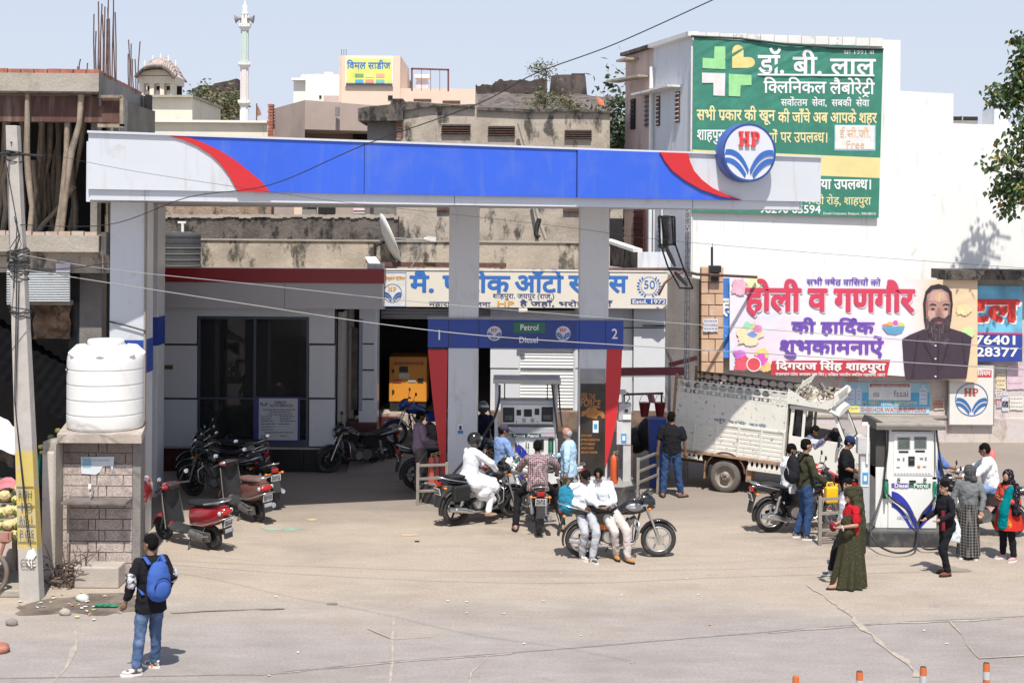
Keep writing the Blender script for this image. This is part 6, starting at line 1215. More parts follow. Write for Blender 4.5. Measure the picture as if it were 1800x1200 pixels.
 strip(b,bez((-45,62),(-18,58),(0,8)),bez((-45,48),(-22,46),(-2,-8)));strip(b,bez((-45,42),(-24,36),(-6,-8)),bez((-45,34),(-30,30),(-9,-10)));strip(b,bez((27,42),(10,32),(0,8)),bez((27,26),(14,16),(0,-6)));strip(b,bez((10,22),(4,12),(1,-8)),bez((27,18),(12,6),(3,-8)))
 b.ob('leaf_print',M_pb,T,recalc=False);line(T,'HPCL',1577,1594,910,Z-.03,5,mat('print_bluegrey',(.3,.35,.55),.5),.02)
 pbox(1552,1561,842,876,Z+.0,.05,mat('nozzle_bay',(.05,.05,.05),.6),'nozzle_bay',T);nozzle(T,W(1557,858,Z-.04));pbox(1639,1646,838,876,Z-.0,.03,mat('nozzle_bay',(.05,.05,.05),.6),'nozzle_bay',T);nozzle(T,W(1643,858,Z-.04))
 def hose(pts,Zs,nm='hose',r_=.018):
  b=MB();P=[W(x,y,z)for(x,y),z in zip(pts,Zs)];Q=[]
  for i in range(len(P)-1):
   p0,p1,p2,p3=P[max(i-1,0)],P[i],P[i+1],P[min(i+2,len(P)-1)]
   for k in range(6):u=k/6;Q.append(.5*((2*p1)+(-p0+p2)*u+(2*p0-5*p1+4*p2-p3)*u*u+(-p0+3*p1-3*p2+p3)*u**3))
  Q.append(P[-1]);b.tube(Q,r_,7);return b.ob(nm,M_hose,T)
 hose([(1561,752),(1560,790),(1556,825),(1552,862),(1540,900),(1530,925),(1535,948),(1550,962),(1575,971),(1600,968),(1612,955),(1613,930),(1607,908),(1590,892),(1570,878),(1560,868)],[24.8]*4+[24.6,24.5,24.35,24.0,23.85,23.95,24.2,24.5,24.75,24.78,24.8,24.8])
 hose([(1645,748),(1650,790),(1655,820),(1661,845)],[24.8,24.7,24.7,24.7]);hose([(1646,868),(1636,885),(1620,905),(1613,930),(1617,955),(1630,965),(1660,962)],[24.78,24.75,24.75,24.7,24.3,24.2,24.3])
 I=thing('pump_island','low dark island under the right fuel pump','island');MB().box((xat(1528,950,24.6),24.6,0),(xat(1668,950,24.6),25.9,.26)).ob('plinth',mat('island_black',(.045,.045,.048),.7),I,bev=.02);MB().box((xat(1528,950,24.6)+.02,24.62,.26),(xat(1668,950,24.6)-.02,25.88,.268)).ob('top_sheet',mat('island_dark_top',(.10,.095,.09),.7,var=.2),I)
 q=thing('payment_post','slim grey payment post with a blue sticker left of the right pump','post');Zp=24.7;pbox(1512,1529,775,919,Zp,.14,M_pg,'post',q,.006);pbox(1508,1529,768,798,Zp-.03,.16,mat('post_light',(.50,.50,.49),.5),'head_box',q,.01);MB().cyl(W(1524,815,Zp-.03),W(1526,746,Zp-.03),.025,8).ob('top_pipe',M_pw,q);pbox(1515,1526,742,747,Zp-.04,.05,M_pw,'top_cap',q)
 pbox(1514,1527,812,855,Zp-.012,.012,mat('post_white',(.66,.67,.66),.5),'notice',q);pbox(1516,1526,830,850,Zp-.02,.01,mat('sticker_blue',(.05,.3,.6),.4),'blue_sticker',q);pbox(1518.5,1523.5,836,845,Zp-.024,.01,M_wl,'sticker_field',q)
 Z=28.35;T=thing('fuel_pump','grey topped fuel pump with dark displays under the canopy between the columns','fuel pump');z0=.372
 MB().box((xat(905,850,Z),Z+.03,z0),(xat(976,850,Z),Z+.6,zat(930,757,Z))).ob('lower_cabinet',M_pw,T,bev=.012)
 MB().box((xat(881,850,Z),Z+.05,z0),(xat(905,850,Z),Z+.6,zat(930,757,Z))).ob('side_cabinet',M_pg,T,bev=.01)
 pbox(882,978,751,762,Z-.02,.5,M_pg,'counter_tray',T,.008);pbox(900,951,762,768,Z-.02,.02,mat('strip_green2',(.02,.10,.06),.5),'petrol_strip',T);line(T,'Petrol  Petrol',903,947,767.5,Z-.03,7,M_wl,.03);pbox(951,976,761,767,Z-.02,.02,mat('strip_pale',(.5,.4,.45),.5),'price_strip',T)
 pbox(880,975,709,746,Z+.0,.45,M_pg,'display_head',T,.012);pbox(879,973,704.5,710,Z-.02,.5,M_pg,'head_cap',T,.006)
 pbox(883,971,712,744,Z-.01,.02,M_pw,'display_panel',T)
 for a in((884,904,716,742),(952,972,715,741)):pbox(*a,Z-.03,.02,M_blk,'main_display',T,.008);pbox(a[0]+3,a[1]-3,a[2]+14,a[3]-4,Z-.034,.01,M_lcd,'display',T)
 for a in((908,916,720,730),(921,935,719,732),(940,948,718,729)):pbox(*a,Z-.024,.02,M_blk,'small_display',T,.004)
 for a in((918,924,735,742),(933,939,735,742)):pbox(*a,Z-.02,.01,mat('kp',(.35,.34,.3),.6),'keypad',T)
 for x in(908,945):b=MB();b.ell(W(x,741,Z-.02),.012,8,5);b.ob('lock',M_blk,T)
 ra,rb=xat(867,668,Z),xat(986,668,Z);zr0,zr1=zat(925,674,Z-.1),zat(925,667,Z-.1)
 MB().box((ra,Z-.15,zr0),(rb,Z+.75,zr1)).ob('pump_roof',mat('roof_silver',(.44,.42,.40),.5,.2,var=.08,scale=3),T,bev=.01)
 for x0,x1 in((869,875),(973,980)):pbox(x0,x1,674,893,Z+.1,.1,M_acp,'roof_post',T)
 for x in(886,961):pbox(x,x+2,674,706,Z+.3,.02,M_blk,'roof_rod',T)
 pbox(972,975,674,740,Z+.05,.03,mat('copper',(.4,.24,.12),.5),'side_pipe',T)
 def hose2(pts,z,r_=.02,m=M_hose):
  b=MB();P=[W(x,y,z)for x,y in pts];Q=[]
  for i in range(len(P)-1):
   p0,p1,p2,p3=P[max(i-1,0)],P[i],P[i+1],P[min(i+2,len(P)-1)]
   for k in range(5):u=k/5;Q.append(.5*((2*p1)+(-p0+p2)*u+(2*p0-5*p1+4*p2-p3)*u*u+(-p0+3*p1-3*p2+p3)*u**3))
  Q.append(P[-1]);b.tube(Q,r_,7);b.ob('hose',m,T)
 hose2([(878,676),(877,705),(868,735),(850,765),(832,792),(812,815),(790,840)],28.1,.025);hose2([(970,675),(974,710),(978,740),(980,770)],28.2);hose2([(982,675),(984,715),(988,750)],28.25,.018)
 D=Matrix.Translation(W(905,830,Z+.01))@Matrix.Rotation(R(90),4,'X')@Matrix.Diagonal((Z/F,Z/F,1,1));b=MB(D)
 strip(b,bez((0,52),(30,44),(33,-20)),bez((0,38),(18,30),(24,-20)));strip(b,bez((0,30),(14,22),(18,-20)),bez((0,14),(8,8),(10,-20)));b.ob('leaf_print',M_pb,T,recalc=False)
 for x in(928,):b=MB();b.tube([W(x-3,776,Z-.02),W(x-3,786,Z-.04),W(x+1,788,Z-.04),W(x+1,778,Z-.02)],.01,6);b.ob('hook',M_steel,T)
 pbox(950,956,772,790,Z-.0,.03,M_blk,'nozzle_bay',T);pbox(964,973,770,795,Z-.0,.03,M_blk,'nozzle_bay',T);nozzle(T,W(968,786,Z-.05))
 q=thing('air_gauge_post','air gauge post with a grey meter head at the right end of the canopy island','post');Zp=28.6
 pbox(1087,1110,709,739,Zp-.02,.25,M_pg,'meter_head',q,.012);pbox(1096,1109,716,726,Zp-.04,.02,mat('bezel',(.30,.31,.32),.4),'gauge_panel',q);pbox(1098,1104,719,724,Zp-.05,.02,M_blk,'gauge_screen',q);pbox(1095,1109,728,737,Zp-.04,.02,M_pw,'gauge_plate',q)
 pbox(1084,1109,740,781,Zp,.1,mat('board_grey',(.58,.58,.58),.5),'notice_board',q,.005);pbox(1092,1101,762,778,Zp-.01,.01,mat('sticker_blue',(.05,.3,.6),.4),'blue_sticker',q);pbox(1094,1099,766,774,Zp-.015,.01,M_wl,'sticker_field',q)
 pbox(1095,1109,781,849,Zp+.02,.12,mat('post_light',(.50,.50,.49),.5),'post',q,.006);pbox(1085,1087,782,850,Zp,.02,M_rust,'stay_rod',q);pbox(1110,1112,782,850,Zp,.02,M_rust,'stay_rod',q);MB().cyl(W(1095,710,Zp),W(1094,688,Zp),.02,8).ob('pipe',M_pg,q);pbox(1088,1100,685,693,Zp-.02,.08,M_pg,'top_box',q)
 b=MB();b.tube([W(1100,709,Zp-.03),W(1107,700,Zp-.05),W(1104,690,Zp),W(1098,688,Zp)],.01,6);b.ob('cable',M_hose,q)
pumps()
def extinguisher(px,yb,Z,col,label,h=.52,z0=.372):
 p=W(px,yb,Z);q=thing('fire_extinguisher',label,'fire extinguisher',(p.x,Z,z0),group='fire extinguishers on the pump island');m=mat('ext_%s'%(col,),col,.45,var=.05);b=MB();r=.075
 b.lathe([(r*.9,0),(r,.02),(r,h*.82),(r*.8,h*.93),(.02,h)],18);b.ob('cylinder',m,q);b=MB();b.cyl((0,0,h),(0,0,h+.05),.02,8);b.beam((-.02,0,h+.05),(.09,0,h+.07),.02,.012);b.beam((-.02,0,h+.03),(.08,0,h+.02),.02,.01);b.ob('valve_handle',mat('brass',(.45,.36,.14),.4,.6),q)
 b=MB();b.tube([(0.01,-.02,h+.03),(.06,-.06,h*.8),(.06,-.085,h*.45),(.07,-.07,h*.15)],.01,6);b.ob('hose',M_hose,q)
extinguisher(758.5,848,28.3,(.62,.14,.09),'faded red fire extinguisher left of the red wing marked 1');extinguisher(767,848,28.45,(.62,.14,.09),'fire extinguisher with a white strip beside the left red wing');extinguisher(848,838,28.7,(.62,.14,.09),'red extinguisher behind the man in white robe, left one');extinguisher(857,836,28.8,(.58,.12,.08),'red extinguisher beside the blue shirted attendant')
extinguisher(1079,846,28.35,(.62,.10,.03),'tall orange red extinguisher beside the right red wing',.58)
def loose():
 p=W(1150,730,31.);z=0
 q=thing('blue_bin','tall blue plastic bin beside the man in the black polo','bin',(xat(1154,760,30.),30.,0));bm=mat('bin_blue',(.02,.06,.26),.5,var=.1);b=MB();h=zat(1154,736,30.)
 b.add([(-.12,-.14,0),(.12,-.14,0),(.12,.14,0),(-.12,.14,0),(-.17,-.18,h),(.17,-.18,h),(.17,.18,h),(-.17,.18,h)],[(0,3,2,1),(0,1,5,4),(1,2,6,5),(2,3,7,6),(3,0,4,7),(4,5,6,7)]);b.ob('bin_body',bm,q);MB().box((-.19,-.2,h-.03),(.19,.2,h+.02)).ob('bin_rim',bm,q,bev=.008)
 q=thing('bucket_stand','rusty rail stand holding fire buckets behind the blue bin','stand');Z=31.2;MB().cyl(W(1094,693,Z),W(1166,691,Z),.025,8).ob('top_rail',M_rust,q);MB().cyl(G(1100,790)+Vector((0,0,0)),W(1100,693,Z),.02,8);
 for x in(1097,1163):p=W(x,692,Z);MB().cyl((p.x,Z,0),p,.022,8).ob('leg',M_rust,q)
 for i,(x,lab)in enumerate(((1133,'dark red conical fire bucket hanging from the rusty rail'),(1160,'dark red fire bucket hidden beside the truck tail'))):
  p=W(x,732,Z-.06);u=thing('fire_bucket',lab,'bucket',p,group='fire buckets on the rail');b=MB();b.lathe([(.08,0),(.125,.3),(.13,.31)],16);b.ob('pail',mat('bucket_red',(.22,.015,.02),.5,var=.1),u);b=MB();b.tube([(-.125,0,.3),(-.07,0,.45),(0,0,.49),(.07,0,.45),(.125,0,.3)],.006,6);b.ob('bail',M_steel,u)
 b=MB();b.grid(lambda u,v:(lambda p:(p.x,p.y,p.z))(W(1137+12*u+4*v,692+16*v,Z-.1)+Vector((0,.04*sin(u*7),0))),6,6);tag(b.ob('pink_rag',mat('rag_pink',(.45,.2,.22),.9),recalc=False),'faded pink rag hanging over the rusty bucket rail','rag')
 b=MB();p=W(1150,762,31.4);b.ell(p,(.42,.3,.4),14,10);b.ell(p+Vector((-.4,.1,-.15)),(.3,.25,.28),12,8);o=b.ob('covered_heap',M_blk);tag(o,'black covered heap behind the blue bin','heap')
 for v in o.data.vertices:v.co+=Vector((0,0,.06*noise.noise(v.co*5)))
 q=thing('barrier_arm','faded maroon steel barrier channel on a lattice post beside the truck','barrier');m=mat('barrier_red',(.20,.04,.05),.6,var=.2,scale=5);A,B=W(1090,653,31.),W(1202,652,31.);b=MB();b.beam(A,B,.08,.17);b.ob('channel',m,q);b=MB();b.beam(W(1177,641,31),W(1224,629,31.6),.06,.09);b.ob('upper_channel',m,q);b=MB();b.beam(W(1091,661.5,30.96),W(1172,661,30.96),.04,.02);b.ob('bottom_edge',M_wl,q)
 p=W(1177,640,31.);MB().box((p.x-.03,31,0),(p.x+.03,31.06,p.z)).ob('post',M_steel,q)
 def rail(name_label,posts,zs,extra=None,r_=.028):
  q=thing('guard_rail',name_label,'railing');rm=mat('rail_steel',(.30,.27,.235),.55,.3,var=.12)
  for x,y in posts:MB().box((x-.03,y-.03,0),(x+.03,y+.03,zs[-1]+.05)).ob('post',rm,q,bev=.004)
  for z in zs:
   for(a,c)in zip(posts,posts[1:]):b=MB();b.beam((a[0],a[1],z),(c[0],c[1],z),.035,.05);b.ob('rail',rm,q,bev=.004)
  return q
 g=lambda x,y:(G(x,y).x,G(x,y).y)
 rail('worn steel guard rail left of the pump island behind the parked motorcycle',[(g(735,862)[0]+.15,g(735,862)[1]),g(734,888),g(785,886)],[.28,.52,.78]);rail('zigzag steel guard rail right of the pump island beside the polo man',[(g(1121,884)[0],g(1121,884)[1]),g(1156,868),g(1150,838)],[.4,.62,.85])
 rail('worn steel guard rail left of the right pump behind the sari woman',[g(1441,958),g(1477,956),g(1500,950)],[.26,.55,.80]);rail('worn steel guard rail right of the right pump behind the boy in black',[g(1664,962),g(1690,940),g(1702,925)],[.3,.6])
 p=G(1458,942);o=thing('sandal_pan','dusty iron pan lying under the rail beside the island','pan',(p.x,p.y-.1,.12));b=MB();b.lathe([(.02,0),(.12,.02),(.16,.06)],16,axis='Y');b.ob('pan',M_concl,o)
 q=thing('black_water_tank','dark ribbed plastic water tank with a white vent pipe on the office roof','water tank',(xat(317.5,440,33.9),33.9+.1,4.4));r=.45;h=.80;pr=[(r,0)]
 for i in range(5):z=.03+i*.14;pr+=[(r,z),(r,z+.09),(r*.985,z+.105),(r*.985,z+.12),(r,z+.135)]
 pr+=[(r,h-.03),(r*.96,h),(r*.6,h+.05),(0,h+.06)];b=MB();b.lathe(pr,36);b.ob('shell',mat('tank_black',(.05,.052,.058),.8,var=.2,scale=4),q)
 for z in(.06,.2,.34,.48):b=MB();b.torus((0,0,z),r+.004,.006,'Z',36,5);b.ob('hoop',M_concl,q)
 b=MB();b.cyl((0.02,0,h),(0.02,0,h+.28),.035,8);b.box((-.09,-.03,h+.26),(.1,.03,h+.31));b.ob('vent_pipe',M_white,q);b=MB();b.beam((-.2,-.1,h+.03),(.25,-.1,h+.03),.06,.05);b.ob('rope',M_cream,q)
 q=thing('satellite_dish','white satellite dish seen edge-on with its feed arm on the office roof','satellite dish');c=W(679,422,34.2);M=Matrix.Translation(c)@Matrix.Rotation(R(19),4,'Y').inverted()@Matrix.Rotation(R(72),4,'Z');M=Matrix.Translation(c)@Matrix.Rotation(R(-22),4,'Y')@Matrix.Rotation(R(12),4,'Z');r=.64
 b=MB(M);b.lathe([(r,.12),(r*.8,.065),(r*.5,.02),(0.01,0)],40,axis='X',cap=False);o=b.ob('reflector',mat('dish_white',(.66,.65,.60),.5,var=.04),q,recalc=False);mo=o.modifiers.new('s','SOLIDIFY');mo.thickness=.02
 E=W(757,422,33.7);dw=mat('dish_arm',(.42,.42,.42),.4,.4)
 for a in(W(694,463,34.1),W(688,423,34.4),W(684,418,33.9)):b=MB();b.cyl(a,E,.012,6);b.ob('feed_arm',dw,q)
 b=MB();b.cbox(E+Vector((.02,0,.03)),(.22,.1,.1),ry=.1);b.ell(E+Vector((-.12,0,.02)),(.05,.05,.05),8,6);b.ob('feed_horn',mat('horn_white',(.7,.7,.68),.5),q);b=MB();b.cyl(W(659,452,34.3),W(659,428,34.3),.03,8);b.cyl(W(659,433,34.3),W(676,425,34.3),.03,8);b.ob('mount',M_blk,q);b=MB();b.cyl(W(735,450,33.8),W(722,470,33.8),.01,6);b.cyl(W(735,445,33.8),W(742,430,33.8),.01,6);b.ob('stay',dw,q)
 b=MB();P=[W(642,453,34.1),W(660,452,34.1),W(675,473,33.9),W(655,473,33.9)];b.add([tuple(p)for p in P],[(0,1,2,3)]);o=tag(b.ob('leaning_panel',M_acp,recalc=False),'loose silver panel leaning beside the satellite dish','panel');mo=o.modifiers.new('s','SOLIDIFY');mo.thickness=.03
 q=thing('lamp_mast','thin lattice mast carrying a hanging black frame with three lamps','lamp post');Zm=31.;xm=xat(1207,560,Zm);
 for dx,dy in((-.05,0),(.05,0),(0,.09)):b=MB();b.cyl((xm+dx,Zm+dy,0),(xm+dx+.02,Zm+dy,6.1),.012,5);b.ob('mast_leg',M_steel,q)
 b=MB();z=.2;i=0
 while z<6:L=[(-.05,0),(.05,0),(0,.09)];a,c=L[i%3],L[(i+1)%3];b.cyl((xm+a[0],Zm+a[1],z),(xm+c[0],Zm+c[1],z+.14),.007,4);b.cyl((xm-.055,Zm-.005,z),(xm+.055,Zm-.005,z+.02),.008,4);z+=.14;i+=1
 tag(b.ob('lattice_bracing',M_steel,q),kind='stuff')
 fr=[((1157,381),(1186,381)),((1157,381),(1161,430)),((1186,381),(1187,432)),((1161,430),(1187,430)),((1161,430),(1175,472)),((1187,430),(1202,473)),((1175,471),(1203,473)),((1175,471),(1194,504)),((1202,473),(1218,507)),((1193,506),(1218,507)),((1163,379),(1167,430)),((1181,380),(1184,431))]
 for a,c in fr:b=MB();b.beam(W(a[0],a[1],Zm-.15),W(c[0],c[1],Zm-.15),.035);b.ob('frame_bar',M_blk,q)
 b=MB();P=[W(x,y,Zm-.12)for x,y in((1163,380),(1186,381),(1187,430),(1166,430))];b.add([tuple(p)for p in P],[(0,1,2,3)]);o=b.ob('mesh_panel',mat('mesh_dark',(.05,.05,.05),.6,alpha=.7),q,recalc=False)
 for(x0,y0,x1,y1)in((1169,388,1176,421),(1172,437,1187,468),(1186,478,1208,502)):
  b=MB();b.tube([W(x0,y0,Zm-.25),W((x0*3+x1)/4,(y0*3+y1)/4,Zm-.27),W((x0+x1*3)/4,(y0+y1*3)/4,Zm-.27),W(x1,y1,Zm-.25)],[.05,.075,.07,.04],10,flat=.6);b.ob('lamp_head',mat('lamp_grey',(.09,.09,.095),.4),q)
 om=mat('post_orange',(.55,.13,.03),.5,var=.1,scale=6,dirt=((.4,.15,.08),.5,.7,8));wm=mat('post_band',(.5,.5,.5),.4);tk=mat('post_cap',(.03,.03,.03),.6)
 for i,(x,y,Z)in enumerate(((1399,1188,15.37),(1511,1179.5,15.53),(1623,1171.5,15.7),(1734,1164.5,15.85))):
  p=W(x,y,Z);q=thing('road_post',['plain orange road post, leftmost at the bottom edge','second orange road post from the left with a black cap','orange road post third from the left with grey band','rightmost and tallest orange road post with two bands'][i],'post',(p.x,Z,0),group='orange posts along the bottom edge');r=.037;b=MB();zt=p.z
  b.lathe([(r,0),(r,zt-.02),(r*.9,zt)],18);b.ob('tube',om,q);b=MB();b.lathe([(r*.9,zt),(r*.75,zt+.004),(.01,zt-.0)],18,cap=False);b.ob('rim',om if i==0 else tk,q)
  for z_ in((zt-.18,zt-.09),)if i else():b=MB();b.lathe([(r+.002,z_[0]),(r+.002,z_[1])],18,cap=False);b.ob('reflective_band',wm,q)
  b=MB();b.lathe([(.1,0),(.1,.02),(.05,.05)],18);b.ob('base',M_blk,q)
 p=W(1743,835,28.2);q=thing('traffic_cone','faded red traffic cone behind the rider in white at right','cone',(p.x,28.2,0));b=MB();b.lathe([(.17,0),(.14,.05),(.07,.9),(.06,zat(1743,790,28.2)),(.0,zat(1743,789,28.2))],18);b.ob('cone',mat('cone_red',(.55,.13,.12),.6,var=.1),q)
loose()
# ================================================================ overhead wires and the leafy branch
def wires():
 def wire(pts,lab,r_=.012,m=None,sag=True):
  P=[W(*p)for p in pts];Q=[]
  for i in range(len(P)-1):
   p0,p1,p2,p3=P[max(i-1,0)],P[i],P[i+1],P[min(i+2,len(P)-1)]
   for k in range(8):u=k/8;Q.append(.5*((2*p1)+(-p0+p2)*u+(2*p0-5*p1+4*p2-p3)*u*u+(-p0+3*p1-3*p2+p3)*u**3))
  Q.append(P[-1]);b=MB();b.tube(Q,r_,5);tag(b.ob('overhead_wire',m or M_wire),lab,'wire')
 pale=mat('wire_pale',(.30,.30,.29),.5)
 wire([(30,395,20.8),(190,395,19.6),(330,347,18.6),(475,325,17.6),(640,255,16.6),(835,185,15.4),(940,130,14.9),(1080,78,14.4),(1262,-4,13.6)],'dark cable climbing from the pole across the blue fascia to the top edge',.006)
 wire([(40,448,20.7),(190,473,20.5),(450,500,20.3),(700,527,20.2),(900,545,20.2),(1150,565,20.4),(1400,583,20.7),(1810,614,21.5)],'pale cable from the pole across the name board to the right edge',.0055,pale)
 wire([(45,474,20.7),(190,497,20.4),(450,537,20.),(650,567,19.8),(850,590,19.7),(1100,607,19.8),(1350,622,20.3),(1810,650,21.)],'pale thick cable sagging from the pole across the pump header',.007,pale)
 wire([(-10,450,20.),(30,449,20.75)],'short cable entering from the left edge at the pole',.01)
 wire([(-10,470,20.),(100,473,20.5),(190,463,20.4)],'second short cable passing behind the pole at left',.008)
 wire([(30,270,20.8),(100,275,20.6),(230,300,20.2),(390,325,19.8),(600,355,19.5),(780,375,19.4),(1000,400,19.6),(1150,420,20.),(1400,442,20.5),(1810,472,21.5)],'very thin wire crossing the silver fascia and the white wall',.003,M_wire)
 wire([(-10,272,20.),(20,270,20.75),(75,275,20.6)],'thick short cable at the top of the pole',.02)
 wire([(192,565,24.85),(225,573,24.85),(256,582,24.85)],'short thick cable clipped on the left canopy column',.014)
 wire([(1112,510,33.),(1075,512,32.),(1140,520,33)],'loose cable across the laurel on the name board',.006)if 0 else None
 b=MB();b.tube([W(1158,518,33.2),W(1168,498,33.),W(1185,482,33.),W(1200,478,33)],.03,6);tag(b.ob('rusty_hose',mat('hose_brown',(.25,.12,.09),.8)),'rusty brown hose curling over the right end of the name board','hose')
 b=MB();b.tube([W(1070,473,33.5),W(1190,473,33.5),W(1225,482,34),W(1330,487,36)],.035,6);tag(b.ob('roof_pipe',M_rust),'rusty pipe running over the name board towards the banner','pipe')
wires()
def branch():
 T=thing('peepal_tree','leafy peepal branches hanging in from the right edge over the white wall','tree',(13.6,35.2,0));rr=random.Random(12);Z=35.
 tr=MB();b0=Vector((1.2,0.3,0));tr.tube([b0,(1.3,.3,3),(1.0,.2,5.5),(.8,.1,7.2),(.6,0,11)],[.22,.2,.16,.11,.06],10)
 O=Vector((13.6,35.2,0));tips=[]
 lm=[mat('peepal_leaf',(.07,.12,.03),.45,var=.3,scale=3),mat('peepal_leaf_dark',(.035,.065,.02),.5,var=.3,scale=3),mat('peepal_leaf_yellow',(.32,.22,.05),.5,var=.3,scale=3)]
 paths=[([(1830,160),(1795,150),(1765,158),(1738,166)],15),([(1830,60),(1795,95),(1792,120),(1798,60)],15),([(1830,240),(1795,250),(1770,275),(1745,290)],20),([(1830,320),(1785,345),(1765,360)],16),([(1825,200),(1795,215),(1790,250)],18),([(1825,330),(1800,325),(1775,318)],14),([(1820,110),(1790,130),(1785,170),(1775,190)],16),([(1825,280),(1790,300),(1780,330)],20),([(1830,180),(1800,165),(1780,150)],14),([(1820,60),(1797,70),(1775,72)],7),([(1830,350),(1780,330),(1745,332)],10)]
 L=[]
 for pts,sp in paths:
  P=[W(x,y,Z+rr.uniform(-.3,.3))-O for x,y in pts];tr.tube([P[0]+Vector((.5,0,-.1))]+P,[.03]+[.02-.004*i for i in range(len(P))],5)
  for i in range(len(P)-1):
   for k in range(int(84*(.35 if sp<8 else 1))):
    u=rr.random();p=P[i].lerp(P[i+1],u)+Vector((rr.gauss(0,1),rr.gauss(0,1.3),rr.gauss(-.3,1)))*sp*.0096;L.append(p)
 tr.ob('trunk',M_bark,T)
 me=[]
 for k in range(3):
  b=MB();w_=.036;pts=[(0,0),(w_*.8,-.012),(w_,-.045),(w_*.45,-.075),(0,-.115),(-w_*.45,-.075),(-w_,-.045),(-w_*.8,-.012)];b.add([(x,.006*abs(x)/w_,z)for x,z in pts]+[(0,-.012,-.05)],[(i,(i+1)%8,8)for i in range(8)]);me.append(b.mesh('leaf',lm[k]))
 L.sort(key=lambda p:rr.random());n_part=300;sb=[MB()for _ in range(3)];j=0
 for p in L:
  k=rr.choices([0,1,2],[5,3.4,.6])[0];e=Euler((rr.uniform(-1.1,1.1),rr.uniform(-.9,.9),rr.uniform(0,6.28)));s_=rr.uniform(1.05,1.8)
  if j<n_part:
   o=bpy.data.objects.new('leaf',me[k]);COL.objects.link(o);o.parent=T;o.location=p;o.rotation_euler=e;o.scale=(s_,)*3
  else:
   M=Matrix.Translation(p)@e.to_matrix().to_4x4()@Matrix.Diagonal((s_,s_,s_,1));b=sb[0];b.m=k;b.add([M@v.co for v in me[k].vertices],[tuple(f.vertices)for f in me[k].polygons])
  j+=1
 tag(sb[0].ob('foliage',lm,T,recalc=False),kind='stuff')
branch()
# ================================================================ two-wheelers; local frame: forward = +X, left = +Y, rear axle above the origin
M_tyre=mat('tyre',(.035,.033,.032),.85,var=.25,scale=8,dirt=((.16,.13,.10),.55,.75,6))
M_rim=mat('rim_silver',(.48,.48,.48),.35,.6,var=.1);M_rimb=mat('rim_black',(.025,.025,.028),.4,.3)
M_chr=mat('chrome',(.60,.60,.60),.22,.85);M_eng=mat('engine_grey',(.16,.16,.16),.5,.5,var=.3,scale=14,dirt=((.2,.15,.11),.5,.7,8))
M_seat=mat('seat_vinyl',(.018,.018,.02),.5,var=.2);M_pla=mat('black_plastic',(.03,.03,.032),.55,var=.15,dirt=((.12,.1,.08),.6,.8,5))
M_bp=mat('paint_black',(.012,.012,.014),.18,coat=.8);M_red=mat('lamp_red',(.45,.01,.01),.2,coat=.5);M_amb=mat('lamp_amber',(.75,.22,.02),.25)
M_lens=mat('lamp_lens',(.6,.62,.65),.08,.3);M_mir=mat('mirror_glass',(.75,.8,.85),.05,.9);M_platew=mat('plate_white',(.70,.70,.68),.5);M_ink=mat('plate_ink',(.04,.04,.05),.6)
def wheel(T,x,r,rim,spokes=5,wd=.045,name='wheel'):
 b=MB();b.torus((x,0,r),r-wd,wd,'Y',36,8);w_=b.ob(name,M_tyre,T)
 b=MB();b.torus((x,0,r),r-wd*2.1,.02,'Y',32,6,rx=1.6);b.lathe([(.05,-.05),(.055,0),(.05,.05)],16,(x,0,r),'Y')
 for i in range(spokes):
  a=2*pi*i/spokes+.3;p=Vector((x+cos(a)*.04,0,r+sin(a)*.04));q=Vector((x+cos(a+.18)*(r-wd*2),0,r+sin(a+.18)*(r-wd*2)));b.beam(p,q,.028,.03,up=(0,1,0))
 b.ob('rim',rim,w_)
 b=MB();b.lathe([(.09,-.062),(.09,-.057)],20,(x,0,r),'Y');b.ob('brake_disc',M_chr,w_)
def plate(T,p,s_,rx=.25,w_=.19,h=.13):
 """rear number plate facing -X"""
 b=MB();b.cbox(p,(.006,w_,h),ry=-rx);o=b.ob('number_plate',M_platew,T);M=Matrix.Translation(Vector(p)+Vector((-.006,0,0)))@Matrix.Rotation(-rx,4,'Y')@frame((0,0,0),(0,-1,0),(0,0,1))
 b=MB()
 for i,t_ in enumerate(s_.split()):text(b,t_,M@Matrix.Translation((0,.012-i*.055,0)),.06,w_*.86,off=.02,align='C')
 b.ob('plate_text',M_ink,o,recalc=False)
def mirrors(T,pts):
 for p,q in pts:
  b=MB();b.tube([p,(p[0]-.02,(p[1]+q[1])/2,(p[2]+q[2])/2+.02),q],.006,6);s_=b.ob('mirror_stem',M_pla,T);b=MB();b.ell(q,(.02,.06,.045),12,8);b.ob('mirror_shell',M_pla,s_);b=MB();b.ell((q[0]-.012,q[1],q[2]),(.012,.052,.038),12,8);b.ob('mirror_glass',M_mir,s_)
